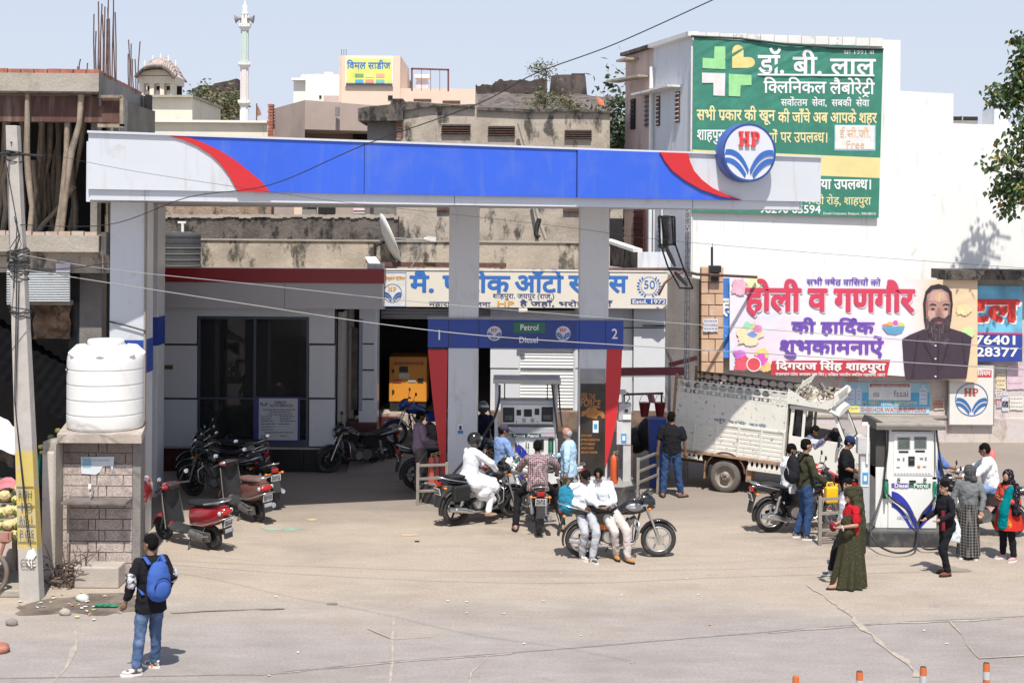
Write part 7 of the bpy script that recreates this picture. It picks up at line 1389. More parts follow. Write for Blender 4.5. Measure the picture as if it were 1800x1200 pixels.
def motorcycle(label,tank=M_bp,rim=M_rim,side=None,cowl=M_bp,rack=True,bag=False,accent=None,pl='RJ14 SX4821',stand=True,tmark=None):
 T=thing('motorcycle',label,'motorcycle',group='motorcycles at the filling station');side=side or tank;wb=1.27
 wheel(T,0,.30,rim);wheel(T,wb,.30,rim)
 def P(nm,m,fn,**k):b=MB();fn(b);return b.ob(nm,m,T,**k)
 def fork(b):
  for y in(-.09,.09):b.cyl((wb,y,.3),(wb-.14,y,.66),.022,8);b.cyl((wb-.14,y,.64),(wb-.25,y,.92),.016,8)
  b.box((wb-.29,-.12,.88),(wb-.20,.12,.91))
 P('front_fork',M_chr,fork)
 def arc(x0,z0,r,a0,a1,w_,th=.012,n=12):
  return lambda b:b.loft([[(x0+cos(a)*(r+dr),y,z0+sin(a)*(r+dr))for y,dr in((-w_,-.015),(-w_*.6,th),(w_*.6,th),(w_,-.015),(w_*.6,0),(-w_*.6,0))]for a in[a0+(a1-a0)*i/n for i in range(n+1)]])
 P('front_mudguard',cowl,arc(wb,.3,.325,R(25),R(160),.06));P('rear_mudguard',M_pla,arc(0,.3,.34,R(60),R(195),.07))
 def tank_(b):
  S=[(.55,.04,.03,.80),(.60,.11,.07,.82),(.72,.145,.10,.86),(.85,.15,.115,.885),(.98,.125,.10,.885),(1.06,.06,.06,.87)]
  b.loft([[(x,w_*cos(a)*(1 if sin(a)>0 else 1.02),z-.02+(h*sin(a)if sin(a)>0 else h*1.25*sin(a)))for a in[2*pi*j/14 for j in range(14)]]for x,w_,h,z in S])
 P('fuel_tank',tank,tank_)
 if tmark:
  for s_ in(-1,1):
   b=MB();b.ell((.84,s_*.125,.865),(.15,.035,.07),14,8);b.ob('tank_panel',tmark,T)
   M=frame(Vector((.84,s_*.163,.855)),(-s_,0,0),(0,0,1))if s_>0 else frame(Vector((.84,-.163,.855)),(1,0,0),(0,0,1));b=MB();text(b,'HERO',M,.05,.12,off=.03,align='C');b.ob('tank_letters',M_platew,T,recalc=False)
 b=MB();b.lathe([(.035,.96),(.03,.985)],12,(.86,0,0));b.ob('filler_cap',M_chr,T)
 def seat(b):
  S=[(-.22,.09,.86),(-.1,.12,.865),(.08,.125,.85),(.25,.13,.80),(.42,.12,.79),(.58,.08,.82)]
  b.loft([[(x,w_*cos(a),z+(.045*sin(a)if sin(a)>0 else.05*sin(a)))for a in[2*pi*j/12 for j in range(12)]]for x,w_,z in S])
 P('seat',M_seat,seat)
 def sidep(b):
  for s_ in(-1,1):b.prism([(.12,.58),(.5,.55),(.58,.74),(.5,.78),(.05,.76),(-.02,.68)],s_*.115,s_*.135,'XZ')
 for s_ in(-1,1):b=MB();b.prism([(.12,.58),(.5,.55),(.58,.74),(.5,.78),(.05,.76),(-.02,.68)],s_*.105,s_*.13,'XZ');b.ob('side_panel',side,T,bev=.012)
 def tail(b):b.loft([[(x,w_*cos(a),z+h*sin(a))for a in[2*pi*j/10 for j in range(10)]]for x,w_,h,z in((.2,.12,.07,.77),(-.1,.11,.07,.79),(-.3,.085,.06,.82),(-.38,.05,.035,.84))])
 P('tail_cowl',cowl,tail)
 b=MB();b.cbox((-.385,0,.80),(.05,.13,.075),ry=-.2);b.ob('tail_light',M_red,T,bev=.01);b=MB();b.prism([(-.36,.76),(-.3,.76),(-.40,.38),(-.43,.38)],-.075,.075,'XZ');b.ob('tail_flap',M_pla,T);plate(T,(-.405,0,.66),pl)
 for s_ in(-1,1):
  for x,z in((-.33,.73),(wb-.18,.84)):b=MB();b.cyl((x,s_*.05,z),(x,s_*.13,z),.01,6);b.ell((x,s_*.16,z),(.03,.035,.025),10,6);b.ob('indicator',M_amb,T)
 def bars(b):b.tube([(wb-.42,-.36,1.03),(wb-.36,-.25,1.06),(wb-.27,-.1,1.0),(wb-.27,.1,1.0),(wb-.36,.25,1.06),(wb-.42,.36,1.03)],.012,7)
 P('handlebar',M_chr,bars)
 for s_ in(-1,1):b=MB();b.tube([(wb-.375,s_*.25,1.055),(wb-.43,s_*.37,1.028)],.02,8);b.tube([(wb-.33,s_*.22,1.05),(wb-.34,s_*.34,1.02)],.007,5);b.ob('hand_grip',M_pla,T)
 mirrors(T,[((wb-.36,s_*.24,1.07),(wb-.40,s_*.33,1.24))for s_ in(-1,1)])
 def head(b):b.loft([[(x,w_*cos(a),z+h*sin(a))for a in[2*pi*j/12 for j in range(12)]]for x,w_,h,z in((wb-.28,.11,.12,.97),(wb-.20,.13,.14,.95),(wb-.12,.115,.12,.92),(wb-.07,.07,.08,.90))])
 P('headlight_cowl',cowl,head);b=MB();b.ell((wb-.09,0,.89),(.03,.085,.06),14,8);b.ob('headlight',M_lens,T);b=MB();b.add([(wb-.27,-.09,1.05),(wb-.27,.09,1.05),(wb-.17,.07,1.14),(wb-.17,-.07,1.14)][::1],[(0,1,2,3)]);b.ob('visor',M_pla,T,recalc=False)
 def eng(b):
  b.tube([(.42,-.15,.38),(.42,.15,.38)],.12,14);b.tube([(.62,-.13,.36),(.62,.13,.36)],.10,14);b.box((.4,-.1,.28),(.68,.1,.45))
  for i in range(7):b.cbox((.70+i*.017,0,.48+i*.026),(.19-.004*i,.20,.013),ry=-.55)
  b.cyl((.66,0,.42),(.79,0,.64),.065,10)
 P('engine',M_eng,eng);P('clutch_cover',M_chr,lambda b:b.tube([(.42,-.165,.38),(.42,-.15,.38)],.095,16));P('engine_cover',M_chr,lambda b:b.tube([(.6,.13,.36),(.6,.15,.36)],.08,16))
 P('exhaust',M_chr,lambda b:(b.tube([(.86,-.06,.56),(.92,-.09,.42),(.84,-.12,.26),(.55,-.15,.22),(.30,-.16,.24)],.02,8),b.tube([(.30,-.165,.24),(.2,-.17,.26),(-.25,-.175,.34)],[.03,.045,.042],12)))
 P('heat_shield',M_pla,lambda b:b.tube([(.12,-.178,.285),(-.12,-.182,.33)],.048,12))if accent is None else P('heat_shield',M_chr,lambda b:b.tube([(.12,-.178,.285),(-.12,-.182,.33)],.048,12))
 P('frame_tubes',M_bp,lambda b:(b.tube([(wb-.27,0,.90),(.92,0,.62),(.86,0,.25),(.5,0,.22),(.15,0,.35)],.02,7),b.beam((0,.09,.3),(.4,.09,.36),.03,.04),b.beam((0,-.09,.3),(.4,-.09,.36),.03,.04),b.tube([(.3,0,.4),(.1,0,.7),(-.2,0,.76)],.018,6)))
 P('chain_case',M_pla,lambda b:b.prism([(-.06,.24),(.4,.31),(.4,.44),(-.06,.36)],.10,.125,'XZ'))
 for s_ in(-1,1):b=MB();b.tube([(.03,s_*.115,.36),(.13,s_*.13,.68)],.028,10);b.tube([(.05,s_*.115,.38),(.11,s_*.13,.66)],.036,10);b.ob('shock_absorber',M_chr,T)
 if rack:P('grab_rail',M_chr,lambda b:(b.tube([(.1,-.14,.80),(-.2,-.14,.87),(-.42,-.08,.93),(-.42,.08,.93),(-.2,.14,.87),(.1,.14,.80)],.012,6),b.cyl((-.30,-.11,.90),(-.30,.11,.90),.009,6)))
 P('leg_guard',M_chr if accent is not None else M_pla,lambda b:[b.tube([(.86,s_*.03,.70),(.90,s_*.25,.62),(.88,s_*.27,.40),(.84,s_*.05,.26)],.012,6)for s_ in(-1,1)])
 P('foot_rests',M_pla,lambda b:(b.cyl((.55,-.24,.28),(.55,.24,.28),.014,7),b.cyl((.2,-.2,.33),(.2,.2,.33),.012,6)))
 if stand:P('side_stand',M_bp,lambda b:b.tube([(.5,.1,.26),(.42,.26,.03)],.012,6))
 if accent:b=MB();b.prism([(.2,.50),(.5,.50),(.54,.57),(.22,.60)],-.14,-.125,'XZ');b.ob('accent_panel',accent,T,bev=.006)
 if bag:
  for s_ in(-1,):b=MB();b.cbox((-.02,s_*.2,.62),(.36,.12,.28));b.ob('saddle_bag',M_seat,T,bev=.03)
  b=MB();b.cbox((-.05,0,.90),(.34,.30,.05));b.ob('saddle_cloth',M_seat,T,bev=.02)
 return T
def place(T,rear,head,lean=0.,z=0.):
 h=Vector(head);T.location=(rear[0],rear[1],z);T.rotation_euler=Euler((lean,0,atan2(h.y,h.x)),'XYZ');return T
m_tgrey=mat('tank_silver',(.30,.31,.32),.25,.3,coat=.5);m_org=mat('accent_orange',(.65,.17,.02),.4)
B_robe=place(motorcycle('black motorcycle with a black saddle bag ridden by the man in the white robe',bag=True,rim=M_rimb,accent=M_chr,stand=False),(-.99,26.1),(1.04,.74))
B_boys=place(motorcycle('black motorcycle with silver tank panel and orange side strip under the two boys',rim=M_rim,accent=m_org,tmark=m_tgrey),(1.22,23.68),(1,.07),.04)
proto=motorcycle('black motorcycle seen from behind under the rider in the plaid shirt',accent=M_chr,stand=False,pl='RJ52 SV3106')
B_plaid=place(proto,(.52,25.35),(-.06,1))
def again(src,label,rear,head,lean=0.,z=0.,swap=None):
 c=copy_tree(src,None,swap);c['label']=label;return place(c,rear,head,lean,z)
m_white=mat('tank_white_paint',(.72,.73,.72),.25,coat=.5);m_blue=mat('tank_blue',(.02,.04,.20),.25,coat=.5);m_redp=mat('tank_red',(.45,.02,.02),.25,coat=.5)
again(proto,'white tanked motorcycle being refuelled beside the attendant in blue',(1.02,27.35),(-1,-.12),0.,0.,{M_bp:m_white})
again(B_boys,'silver railed motorcycle left of the right pump carrying the man in white',(4.72,25.75),(1,.22),.05,0.,{m_tgrey:M_bp,m_org:M_bp})
again(proto,'black and red motorcycle parked behind the yellow can and guard rail',(6.75,26.6),(-1,.1),0.,0.,{M_bp:m_redp})
again(proto,'motorcycle behind the cloth-headed women at the right edge',(8.95,25.5),(-1,.2))
again(proto,'glossy black motorcycle leaning in the shade before the office, nose to the left',(-2.92,32.05),(-1,-.62),-.10,0.,{M_rim:M_rimb})
again(proto,'motorcycle with a dark blue tank standing on the ramp before the generator',(-1.45,33.2),(-1,-.3),-.06,.38,{M_bp:m_blue})
again(proto,'motorcycle left of the red wing with its red tail lamp towards the rail',(-1.96,29.6),(1,.35),0.,0.,{M_rim:M_rimb})
again(proto,'black motorcycle in the shade right of the maroon scooter',(-4.6,27.5),(-.55,1.),-.10,0.,{M_rim:M_rimb})
again(proto,'front black motorcycle of the pair parked behind the scooters',(-5.35,29.2),(-1,.18),-.10,0.,{M_rim:M_rimb})
again(proto,'rear black motorcycle of the pair, against the pale office wall',(-5.55,30.35),(-1,.05),-.10,0.,{M_rim:M_rimb})
again(proto,'black motorcycle between the maroon scooter and the parked pair',(-5.25,28.1),(-.9,.45),-.10,0.,{M_rim:M_rimb})
again(proto,'motorcycle behind the white robed rider under the pump header',(.1,30.6),(-.8,-.9),0.,0.)
def scooter(label,body,seatm,pl):
 T=thing('scooter',label,'scooter',group='scooters parked by the kiosk');wb=1.24
 def P(nm,m,fn,**k):b=MB();fn(b);return b.ob(nm,m,T,**k)
 for x in(0,wb):
  b=MB();b.torus((x,0,.215),.165,.05,'Y',28,8);w_=b.ob('wheel',M_tyre,T);b=MB();b.lathe([(.12,-.035),(.05,-.045),(.04,.045),(.12,.035)],20,(x,0,.215),'Y');b.ob('rim',M_rimb,w_)
 def ringy(x,w_,z0,z1,n=12,sq=.7):
  out=[]
  for j in range(n):
   a=2*pi*j/n;c,s_=cos(a),sin(a);out.append((x,w_*abs(c)**sq*(1 if c>0 else-1),(z0+z1)/2+(z1-z0)/2*abs(s_)**sq*(1 if s_>0 else-1)))
  return out
 P('rear_body',body,lambda b:b.loft([ringy(*a)for a in((-.42,.07,.66,.76),(-.36,.12,.56,.80),(-.2,.165,.46,.80),(.05,.175,.38,.78),(.28,.16,.36,.74),(.42,.12,.36,.70))]))
 P('seat',seatm,lambda b:b.loft([ringy(*a)for a in((-.30,.08,.79,.84),(-.2,.13,.78,.87),(.0,.15,.77,.86),(.2,.145,.75,.83),(.38,.12,.73,.82),(.5,.06,.73,.80))]))
 P('floor_board',M_pla,lambda b:b.loft([ringy(*a)for a in((.35,.14,.24,.33),(.6,.17,.23,.29),(.85,.17,.23,.29),(.98,.14,.26,.34))]))
 P('leg_shield',M_pla,lambda b:b.grid(lambda u,v:(.93+.10*v**2*0+.12*(1-abs(2*u-1)**2)*.8-.02*v+.06*v,(u-.5)*(.40-.06*v),.30+.62*v),10,10),recalc=False)
 P('front_apron',body,lambda b:b.grid(lambda u,v:(.955+.15*(1-abs(2*u-1)**2)*.9+.06*v-.02*v,(u-.5)*(.42-.06*v),.28+.62*v),10,10),recalc=False)
 P('apron_edge',M_chr,lambda b:[b.tube([(.94+.06*v,s_*(.21-.03*v),.29+.62*v)for v in(0,.3,.6,1)],.012,6)for s_ in(-1,1)])
 P('front_fender',body,lambda b:b.loft([[(wb+cos(a)*(.235+dr),y,.215+sin(a)*(.235+dr))for y,dr in((-.075,-.04),(-.05,.02),(.05,.02),(.075,-.04))]for a in[R(15)+R(150)*i/10 for i in range(11)]]))
 P('front_fork',M_eng,lambda b:[b.cyl((wb,y,.215),(wb-.14,y*.6,.55),.018,7)for y in(-.08,.08)])
 P('handlebar_cowl',body,lambda b:b.loft([[(wb-.24+.10*cos(a)*k,y,.98+.07*sin(a)*k)for a in[2*pi*j/10 for j in range(10)]]for y,k in((-.2,.35),(-.12,.8),(0,1.1),(.12,.8),(.2,.35))]))
 P('instrument_panel',M_pla,lambda b:b.cbox((wb-.31,0,1.0),(.10,.2,.09),ry=-.5),bev=.015)
 b=MB();b.ell((wb-.14,0,.975),(.03,.09,.05),14,8);b.ob('headlight',M_lens,T)
 for s_ in(-1,1):b=MB();b.tube([(wb-.25,s_*.18,.99),(wb-.32,s_*.36,.97)],.018,8);b.tube([(wb-.2,s_*.18,.98),(wb-.25,s_*.33,.96)],.006,5);b.ob('hand_grip',M_pla,T)
 mirrors(T,[((wb-.27,s_*.2,1.02),(wb-.34,s_*.30,1.18))for s_ in(-1,1)])
 P('grab_rail',M_chr,lambda b:b.tube([(-.02,-.15,.82),(-.2,-.16,.86),(-.40,-.12,.90),(-.45,0,.90),(-.40,.12,.90),(-.2,.16,.86),(-.02,.15,.82)],.014,7))
 b=MB();b.ell((-.40,0,.70),(.04,.13,.055),14,8);b.ob('tail_light',M_red,T)
 for s_ in(-1,1):b=MB();b.ell((-.37,s_*.13,.70),(.035,.035,.04),10,6);b.ob('indicator',M_lens,T)
 P('rear_guard',M_chr,lambda b:b.tube([(.3,-.19,.45),(0,-.21,.47),(-.35,-.19,.58),(-.47,-.1,.62),(-.47,.1,.62),(-.35,.19,.58),(0,.21,.47),(.3,.19,.45)],.009,6))
 P('tail_flap',M_pla,lambda b:b.prism([(-.40,.60),(-.34,.60),(-.38,.26),(-.42,.26)],-.08,.08,'XZ'));plate(T,(-.425,0,.52),pl);b=MB();b.cbox((-.41,0,.36),(.01,.15,.12),ry=-.15);b.ob('mud_flap',M_pg,T)
 P('engine',M_eng,lambda b:(b.tube([(.05,.1,.23),(.38,.14,.27)],[.10,.08],12),b.box((-.05,.08,.17),(.35,.16,.32))));P('exhaust',M_chr,lambda b:b.tube([(.2,-.14,.24),(0,-.17,.25),(-.28,-.18,.32)],[.03,.055,.05],12));P('side_stand',M_pla,lambda b:b.tube([(.4,.12,.22),(.3,.3,.02)],.012,6))
 P('kick_lever',M_chr,lambda b:b.tube([(.1,.18,.25),(-.12,.2,.30)],.012,6));b=MB();b.prism([(-.15,.62),(.05,.60),(.05,.66),(-.12,.69)],-.178,-.17,'XZ');b.ob('side_badge',M_platew,T)
 return T
s1=scooter('red scooter with a black seat parked nearest the kiosk, tail to the road',mat('scooter_red',(.26,.01,.016),.2,var=.05,coat=.8),M_seat,'RJ14 SR2470');place(s1,(-5.0,24.05),(-.98,.72),-.12);s1.rotation_euler.x=-.12
s2=scooter('dusty maroon scooter with a brown seat behind the red scooter',mat('scooter_maroon',(.16,.07,.06),.35,var=.15,coat=.4),mat('seat_brown',(.16,.09,.08),.6),'RJ23 SB1187');place(s2,(-4.62,26.25),(-.72,.9),-.12)
p=W(256,850,24.5);o=MB();o.ell((0,0,0),(.12,.3,.25),12,8);tag(o.ob('motorcycle_cowl',mat('cowl_red_white',(.7,.68,.66),.3,dirt=((.5,.03,.03),.48,.52,3)),None,(p.x,p.y,.9)),'red and white cowl of a two-wheeler hidden behind the kiosk','cowl')
# ================================================================ pickup truck; local frame: forward = +X, left = +Y, rear axle at the origin
def truck():
 T=thing('pickup_truck','battered cream pickup truck with a tall caged cargo bed facing right','truck');cr=mat('truck_cream',(.70,.68,.61),.55,var=.04,scale=1.5,dirt=((.22,.15,.11),.60,.66,15));cb=mat('cab_cream',(.76,.74,.68),.35,var=.02,dirt=((.5,.42,.33),.68,.85,2),coat=.3);rs=mat('rust_edge',(.33,.20,.12),.8,var=.3,scale=10)
 r=.345
 for x in(.15,2.95):
  for s_ in(-1,1):
   y=s_*.76;b=MB();r_z=r+(.19 if x>1 else 0);b.lathe([(r*.66,-.11),(r*.9,-.12),(r,-.07),(r,.07),(r*.9,.12),(r*.66,.11)],40,(x,y,r_z),'Y',cap=False);w_=b.ob('wheel',mat('truck_tyre',(.13,.115,.10),.9,var=.15,scale=8),T)
   b=MB();b.lathe([(r*.66,-.09*1),(r*.6,-.08),(r*.55,-.02),(r*.3,-.03),(r*.28,-.10),(.02,-.11)],32,(x,y-.0,r_z),'Y',cap=False);b.lathe([(r*.66,.09),(r*.55,.02),(r*.3,.03),(.02,.05)],32,(x,y,r_z),'Y',cap=False);b.ob('rim',mat('truck_rim',(.30,.26,.22),.6,.2,var=.2,scale=10),w_)
   for k in range(6):a=2*pi*k/6;b=MB();b.cyl((x+cos(a)*.06,y-.14*(1),r+sin(a)*.06),(x+cos(a)*.06,y-.09,r+sin(a)*.06),.013,6);b.ob('wheel_nut',rs,w_)
 b=MB();b.beam((-1.0,.4,.55),(3.2,.4,.55),.08,.14);b.beam((-1.0,-.4,.55),(3.2,-.4,.55),.08,.14);b.cyl((0,-.7,r),(0,.7,r),.05,8);b.ob('chassis',M_rust,T)
 x0,x1,y0,y1,zb,zm,zt,z5=-1.12,1.42,-.88,.88,.80,1.42,1.98,2.24
 bed=MB().box((x0,y0,zb-.05),(x1,y1,zb)).ob('bed_floor',rs,T)
 for s_,y in((-1,y0),(1,y1)):
  for i in range(7):
   z=zb+.0+i*(zm-zb)/7;b=MB();b.box((x0+.04,min(y,y+s_*.012),z+.012),(x1-.04,max(y,y+s_*.012)+.015,z+(zm-zb)/7-.012));b.ob('side_rib',cr,T,bev=.006)
  MB().box((x0+.02,y-.006,zb),(x1-.02,y+.006,zm)).ob('lower_side',cr,T);MB().box((x0+.02,y-.012,zm),(x1-.02,y+.012,zt)).ob('upper_side',cr,T)
  for k in range(6):x=x0+(x1-x0)*k/5;b=MB();b.box((x-.022,y-.03,zb-.03),(x+.022,y+.03,zm+.04));b.ob('side_post',cr,T,bev=.004)
  MB().box((x0,y-.028,zm-.02),(x1,y+.028,zm+.02)).ob('middle_rail',cr,T);MB().box((x0,y-.035,zb-.05),(x1,y+.035,zb)).ob('bottom_rail',rs,T)
  cm_=cr if s_<0 else M_blk
  for z in(zt,zt+.105,z5):MB().box((x0,y-.015,z-.012),(x1,y+.015,z+.012)).ob('band_rail',cm_,T)
  n=13
  for k in range(n+1):x=x0+(x1-x0)*k/n;MB().box((x-.008,y-.01,zt),(x+.008,y+.01,z5)).ob('band_stile',cm_,T)
  hb=MB()
  for k in range(n):
   xc=x0+(x1-x0)*(k+.5)/n;w2=(x1-x0)/n/2
   for sx in(-1,1):
    for sz in(-1,1):hb.add([(xc+sx*w2,y,zt+.172+sz*.068),(xc+sx*w2*.2,y,zt+.172+sz*.068),(xc+sx*w2*.62,y,zt+.172+sz*.045),(xc+sx*w2*.95,y,zt+.172+sz*.02),(xc+sx*w2,y,zt+.172)],[(0,1,2,3,4)])
   hb.add([(xc-w2*.5,y,zt+.055),(xc,y,zt+.10),(xc+w2*.5,y,zt+.055),(xc,y,zt+.012)],[(0,1,2,3)])
  o=tag(hb.ob('pierced_lattice',cm_,T,recalc=False),kind='stuff');m=o.modifiers.new('s','SOLIDIFY');m.thickness=.012;m.offset=0
 b=MB();b.box((x1-.02,y0,zb),(x1+.02,y1,zt));b.ob('head_board',cr,T,bev=.01);b=MB();b.box((x0-.02,y0,zb),(x0+.02,y1,zm));b.ob('tail_gate',cr,T,bev=.01)
 for y in(y0,y1):b=MB();b.box((x0-.03,y-.03,zb-.1),(x0+.03,y+.03,z5+.12));b.ob('corner_post',rs,T)
 MB().box((.66,y0-.02,zb-.24),(x1,y0,zb-.17)).ob('skirt_rail',cr,T);MB().box((x0,y0-.02,zb-.16),(-.5,y0,zb-.12)).ob('skirt_rail',cr,T)
 hb=MB()
 for a,c in((x0,-.36),(.64,x1)):
  n=int((c-a)/.1)
  for k in range(n):x=a+(c-a)*(k+.5)/n;hb.add([(x-.05,y0-.01,zb-.05),(x+.05,y0-.01,zb-.05),(x+.02,y0-.01,zb-.11),(x-.02,y0-.01,zb-.11)],[(0,1,2,3)]);hb.add([(x-.02,y0-.01,zb-.11),(x+.02,y0-.01,zb-.11),(x+.05,y0-.01,zb-.18),(x-.05,y0-.01,zb-.18)],[(0,1,2,3)])
 tag(hb.ob('skirt_lattice',cr,T,recalc=False),kind='stuff');MB().box((-.33,y0+.02,.25),(-.30,y0+.3,.62)).ob('mud_flap',rs,T);MB().box((.62,y0+.05,.3),(.74,y0+.4,.62)).ob('mud_flap',rs,T)
 for s_ in(-1,1):
  b=MB();b.loft([[(.15+cos(a)*rr,s_*y,.4+sin(a)*rr)for y,rr in((.62,.44),(.90,.44),(.90,.47),(.62,.47))]for a in[R(8)+R(164)*i/12 for i in range(13)]]);b.ob('wheel_arch',M_rust,T)
 M=frame(Vector((-.2,y0-.016,zm+.06)),(1,0,0),(0,0,1));b=MB();text(b,'श्री राधे राधे',M,.07,1.2,off=.03);b.ob('side_writing',mat('faded_blue',(.22,.27,.36),.8),T,recalc=False)
 cx0,cx1,yc=1.50,3.62,.80
 prof=[(cx0,.58),(2.55,.50),(2.65,.60),(2.75,.72),(3.15,.72),(3.28,.6),(3.62,.52),(3.66,.98),(3.50,1.20),(2.72,1.34),(cx0,1.36)]
 for s_ in(-1,1):b=MB();b.prism(prof,s_*yc,s_*(yc-.04),'XZ');b.ob('cab_side',cb,T,bev=.015)
 b=MB();b.prism([(2.60,.9),(3.64,.9),(3.66,.98),(3.50,1.20),(2.72,1.34),(2.6,1.34)],-yc+.05,yc-.05,'XZ');b.ob('bonnet',cb,T,bev=.03)
 MB().box((cx0,-yc+.03,.5),(2.7,yc-.03,.56)).ob('cab_floor',M_rust,T);MB().box((cx0,-yc+.02,.56),(cx0+.04,yc-.02,1.98)).ob('cab_back',cb,T)
 dr=MB().prism([(1.78,.60),(2.58,.60),(2.66,.75),(2.66,1.34),(1.78,1.35)],-yc-.02,-yc+.005,'XZ').ob('door',cb,T,bev=.01);MB().cbox((1.9,-yc-.035,1.2),(.14,.02,.035)).ob('door_handle',M_blk,dr)
 for z in(1.0,.75):MB().box((2.6,-yc-.035,z),(2.7,-yc-.02,z+.05)).ob('door_hinge',rs,dr)
 M=frame(Vector((2.72,-yc-.005,.92)),(1,0,0),(0,0,1));b=MB();text(b,'BOLERO',M,.09,.34,off=.01);b.ob('door_letters',mat('badge_grey',(.3,.3,.3),.6),T,recalc=False)
 for s_ in(-1,1):
  y=s_*(yc-.03)
  for a,c,w_ in(((cx0+.03,y,1.34),(cx0+.05,y,1.98),.07),((1.80,y,1.34),(1.80,y,1.96),.06),((2.74,y,1.33),(2.42,y*.94,1.94),.06),((cx0+.02,y,1.95),(2.42,y*.94,1.94),.08)):b=MB();b.beam(a,c,w_,.05,up=(0,1,0));b.ob('pillar',cb,T)
  b=MB();b.add([(cx0+.12,y,1.38),(1.74,y,1.38),(1.74,y,1.90),(cx0+.12,y,1.90)],[(0,1,2,3)]);b.ob('quarter_glass',M_pane,T,recalc=False)
 b=MB();b.loft([[(x,y,z+h-abs(y)**3*.10)for y in[-.84+1.68*j/8 for j in range(9)]]+[(x,y,z-.04)for y in[.84-1.68*j/8 for j in range(9)]]for x,z,h in((cx0-.02,1.96,.07),(2.0,1.97,.10),(2.40,1.95,.10),(2.56,1.90,.07))]);b.ob('roof',cb,T)
 b=MB();b.add([(2.75,-.72,1.34),(2.75,.72,1.34),(2.45,.68,1.92),(2.45,-.68,1.92)],[(0,1,2,3)]);b.ob('windshield',glassm('windshield_glass',(.22,.24,.24),.45,.08),T,recalc=False)
 b=MB();b.tube([(2.77,-.75,1.33),(2.77,.75,1.33),(2.46,.71,1.93),(2.46,-.71,1.93)],.022,6,closed=True);b.ob('windshield_seal',M_blk,T)
 b=MB();b.box((2.25,.1,1.2),(2.5,.65,1.42));b.ob('dashboard',M_pla,T);b=MB();b.torus((0,0,0),.19,.014,'Z',24,6);o=b.ob('steering_wheel',M_blk,T,(2.3,-.38,1.38));o.rotation_euler=(0,R(-55),0);b=MB();b.box((1.62,-.7,.8),(1.75,.7,1.6));b.box((1.7,-.7,.85),(2.15,.7,1.0));b.ob('bench_seat',M_seat,T,bev=.04)
 b=MB();b.box((1.56,-.7,1.4),(1.60,.7,1.95));b.ob('rear_curtain',M_dark,T)
 b=MB();b.cbox((2.62,-yc-.14,1.38),(.05,.12,.22));b.ob('wing_mirror',M_blk,T,bev=.02);b=MB();b.cyl((2.68,-yc,1.3),(2.63,-yc-.12,1.33),.012,6);b.ob('mirror_arm',M_blk,T);b=MB();b.cbox((3.45,-yc-.01,.78),(.16,.03,.07));b.ob('side_lamp',M_amb,T);MB().box((3.6,-.82,.45),(3.78,.82,.62)).ob('bumper',M_blk,T,bev=.03)
 b=MB();b.add([(1.42,-.86,2.10),(2.35,-.86,2.02),(2.35,.86,2.02),(1.42,.86,2.10)],[(0,1,2,3)]);o=b.ob('carrier_tray',mat('junk_tray',(.42,.38,.30),.8,var=.4,scale=14),T,recalc=False)
 tray=MB();
 for s_ in(-1,1):
  b=MB();b.prism([(1.42,2.02),(2.32,1.99),(2.55,2.22),(2.50,2.32),(2.38,2.20),(1.9,2.10),(1.42,2.32)],s_*.88,s_*.86,'XZ');b.ob('carrier_side',cr,T)
 b=MB();b.beam((2.45,-.9,2.2),(2.45,.9,2.2),.06,.24);b.ob('carrier_front',cr,T,bev=.01)
 for i in range(8):y=-.8+i*.2;b=MB();b.add([(2.483,y-.02,2.14),(2.483,y+.05,2.17),(2.483,y+.03,2.29)],[(0,1,2)]);b.ob('carrier_slot',M_blk,T,recalc=False)
 for i in range(7):y=-.85+i*.28;b=MB();b.cyl((1.5,y,2.1),(1.72,y,2.48),.012,5);b.ob('carrier_bar',cr,T)
 for z,x in((2.3,1.6),(2.48,1.72)):b=MB();b.cyl((x,-.86,z),(x,.86,z),.014,6);b.ob('carrier_bar',cr,T)
 rr=random.Random(21)
 for i in range(22):p=Vector((rr.uniform(1.5,2.3),rr.uniform(-.75,.75),2.12));b=MB();b.tube([p,p+Vector((rr.uniform(-.2,.2),rr.uniform(-.2,.2),rr.uniform(.02,.2))),p+Vector((rr.uniform(-.3,.3),rr.uniform(-.3,.3),rr.uniform(0,.25)))],rr.uniform(.008,.03),5);b.ob('carrier_rope',[M_concl,M_wood,M_blk][i%3],T)
 b=MB();b.add([(2.13,-.5,2.065),(2.42,-.5,2.05),(2.42,.55,2.05),(2.13,.55,2.065)],[(0,1,2,3)]);b.ob('roof_writing_patch',mat('roof_patch',(.36,.22,.2),.7,var=.3,scale=10),T,recalc=False)
 a=R(-21);q=G(1272,866);T.rotation_euler=Euler((0,R(4.0),a),'XYZ');T.scale=(.92,1,1);d=Matrix.Rotation(a,3,'Z')@Vector((.14,-.88,0));T.location=(q.x-d.x,q.y-d.y+.05,-.01)
 return T
TR=truck()
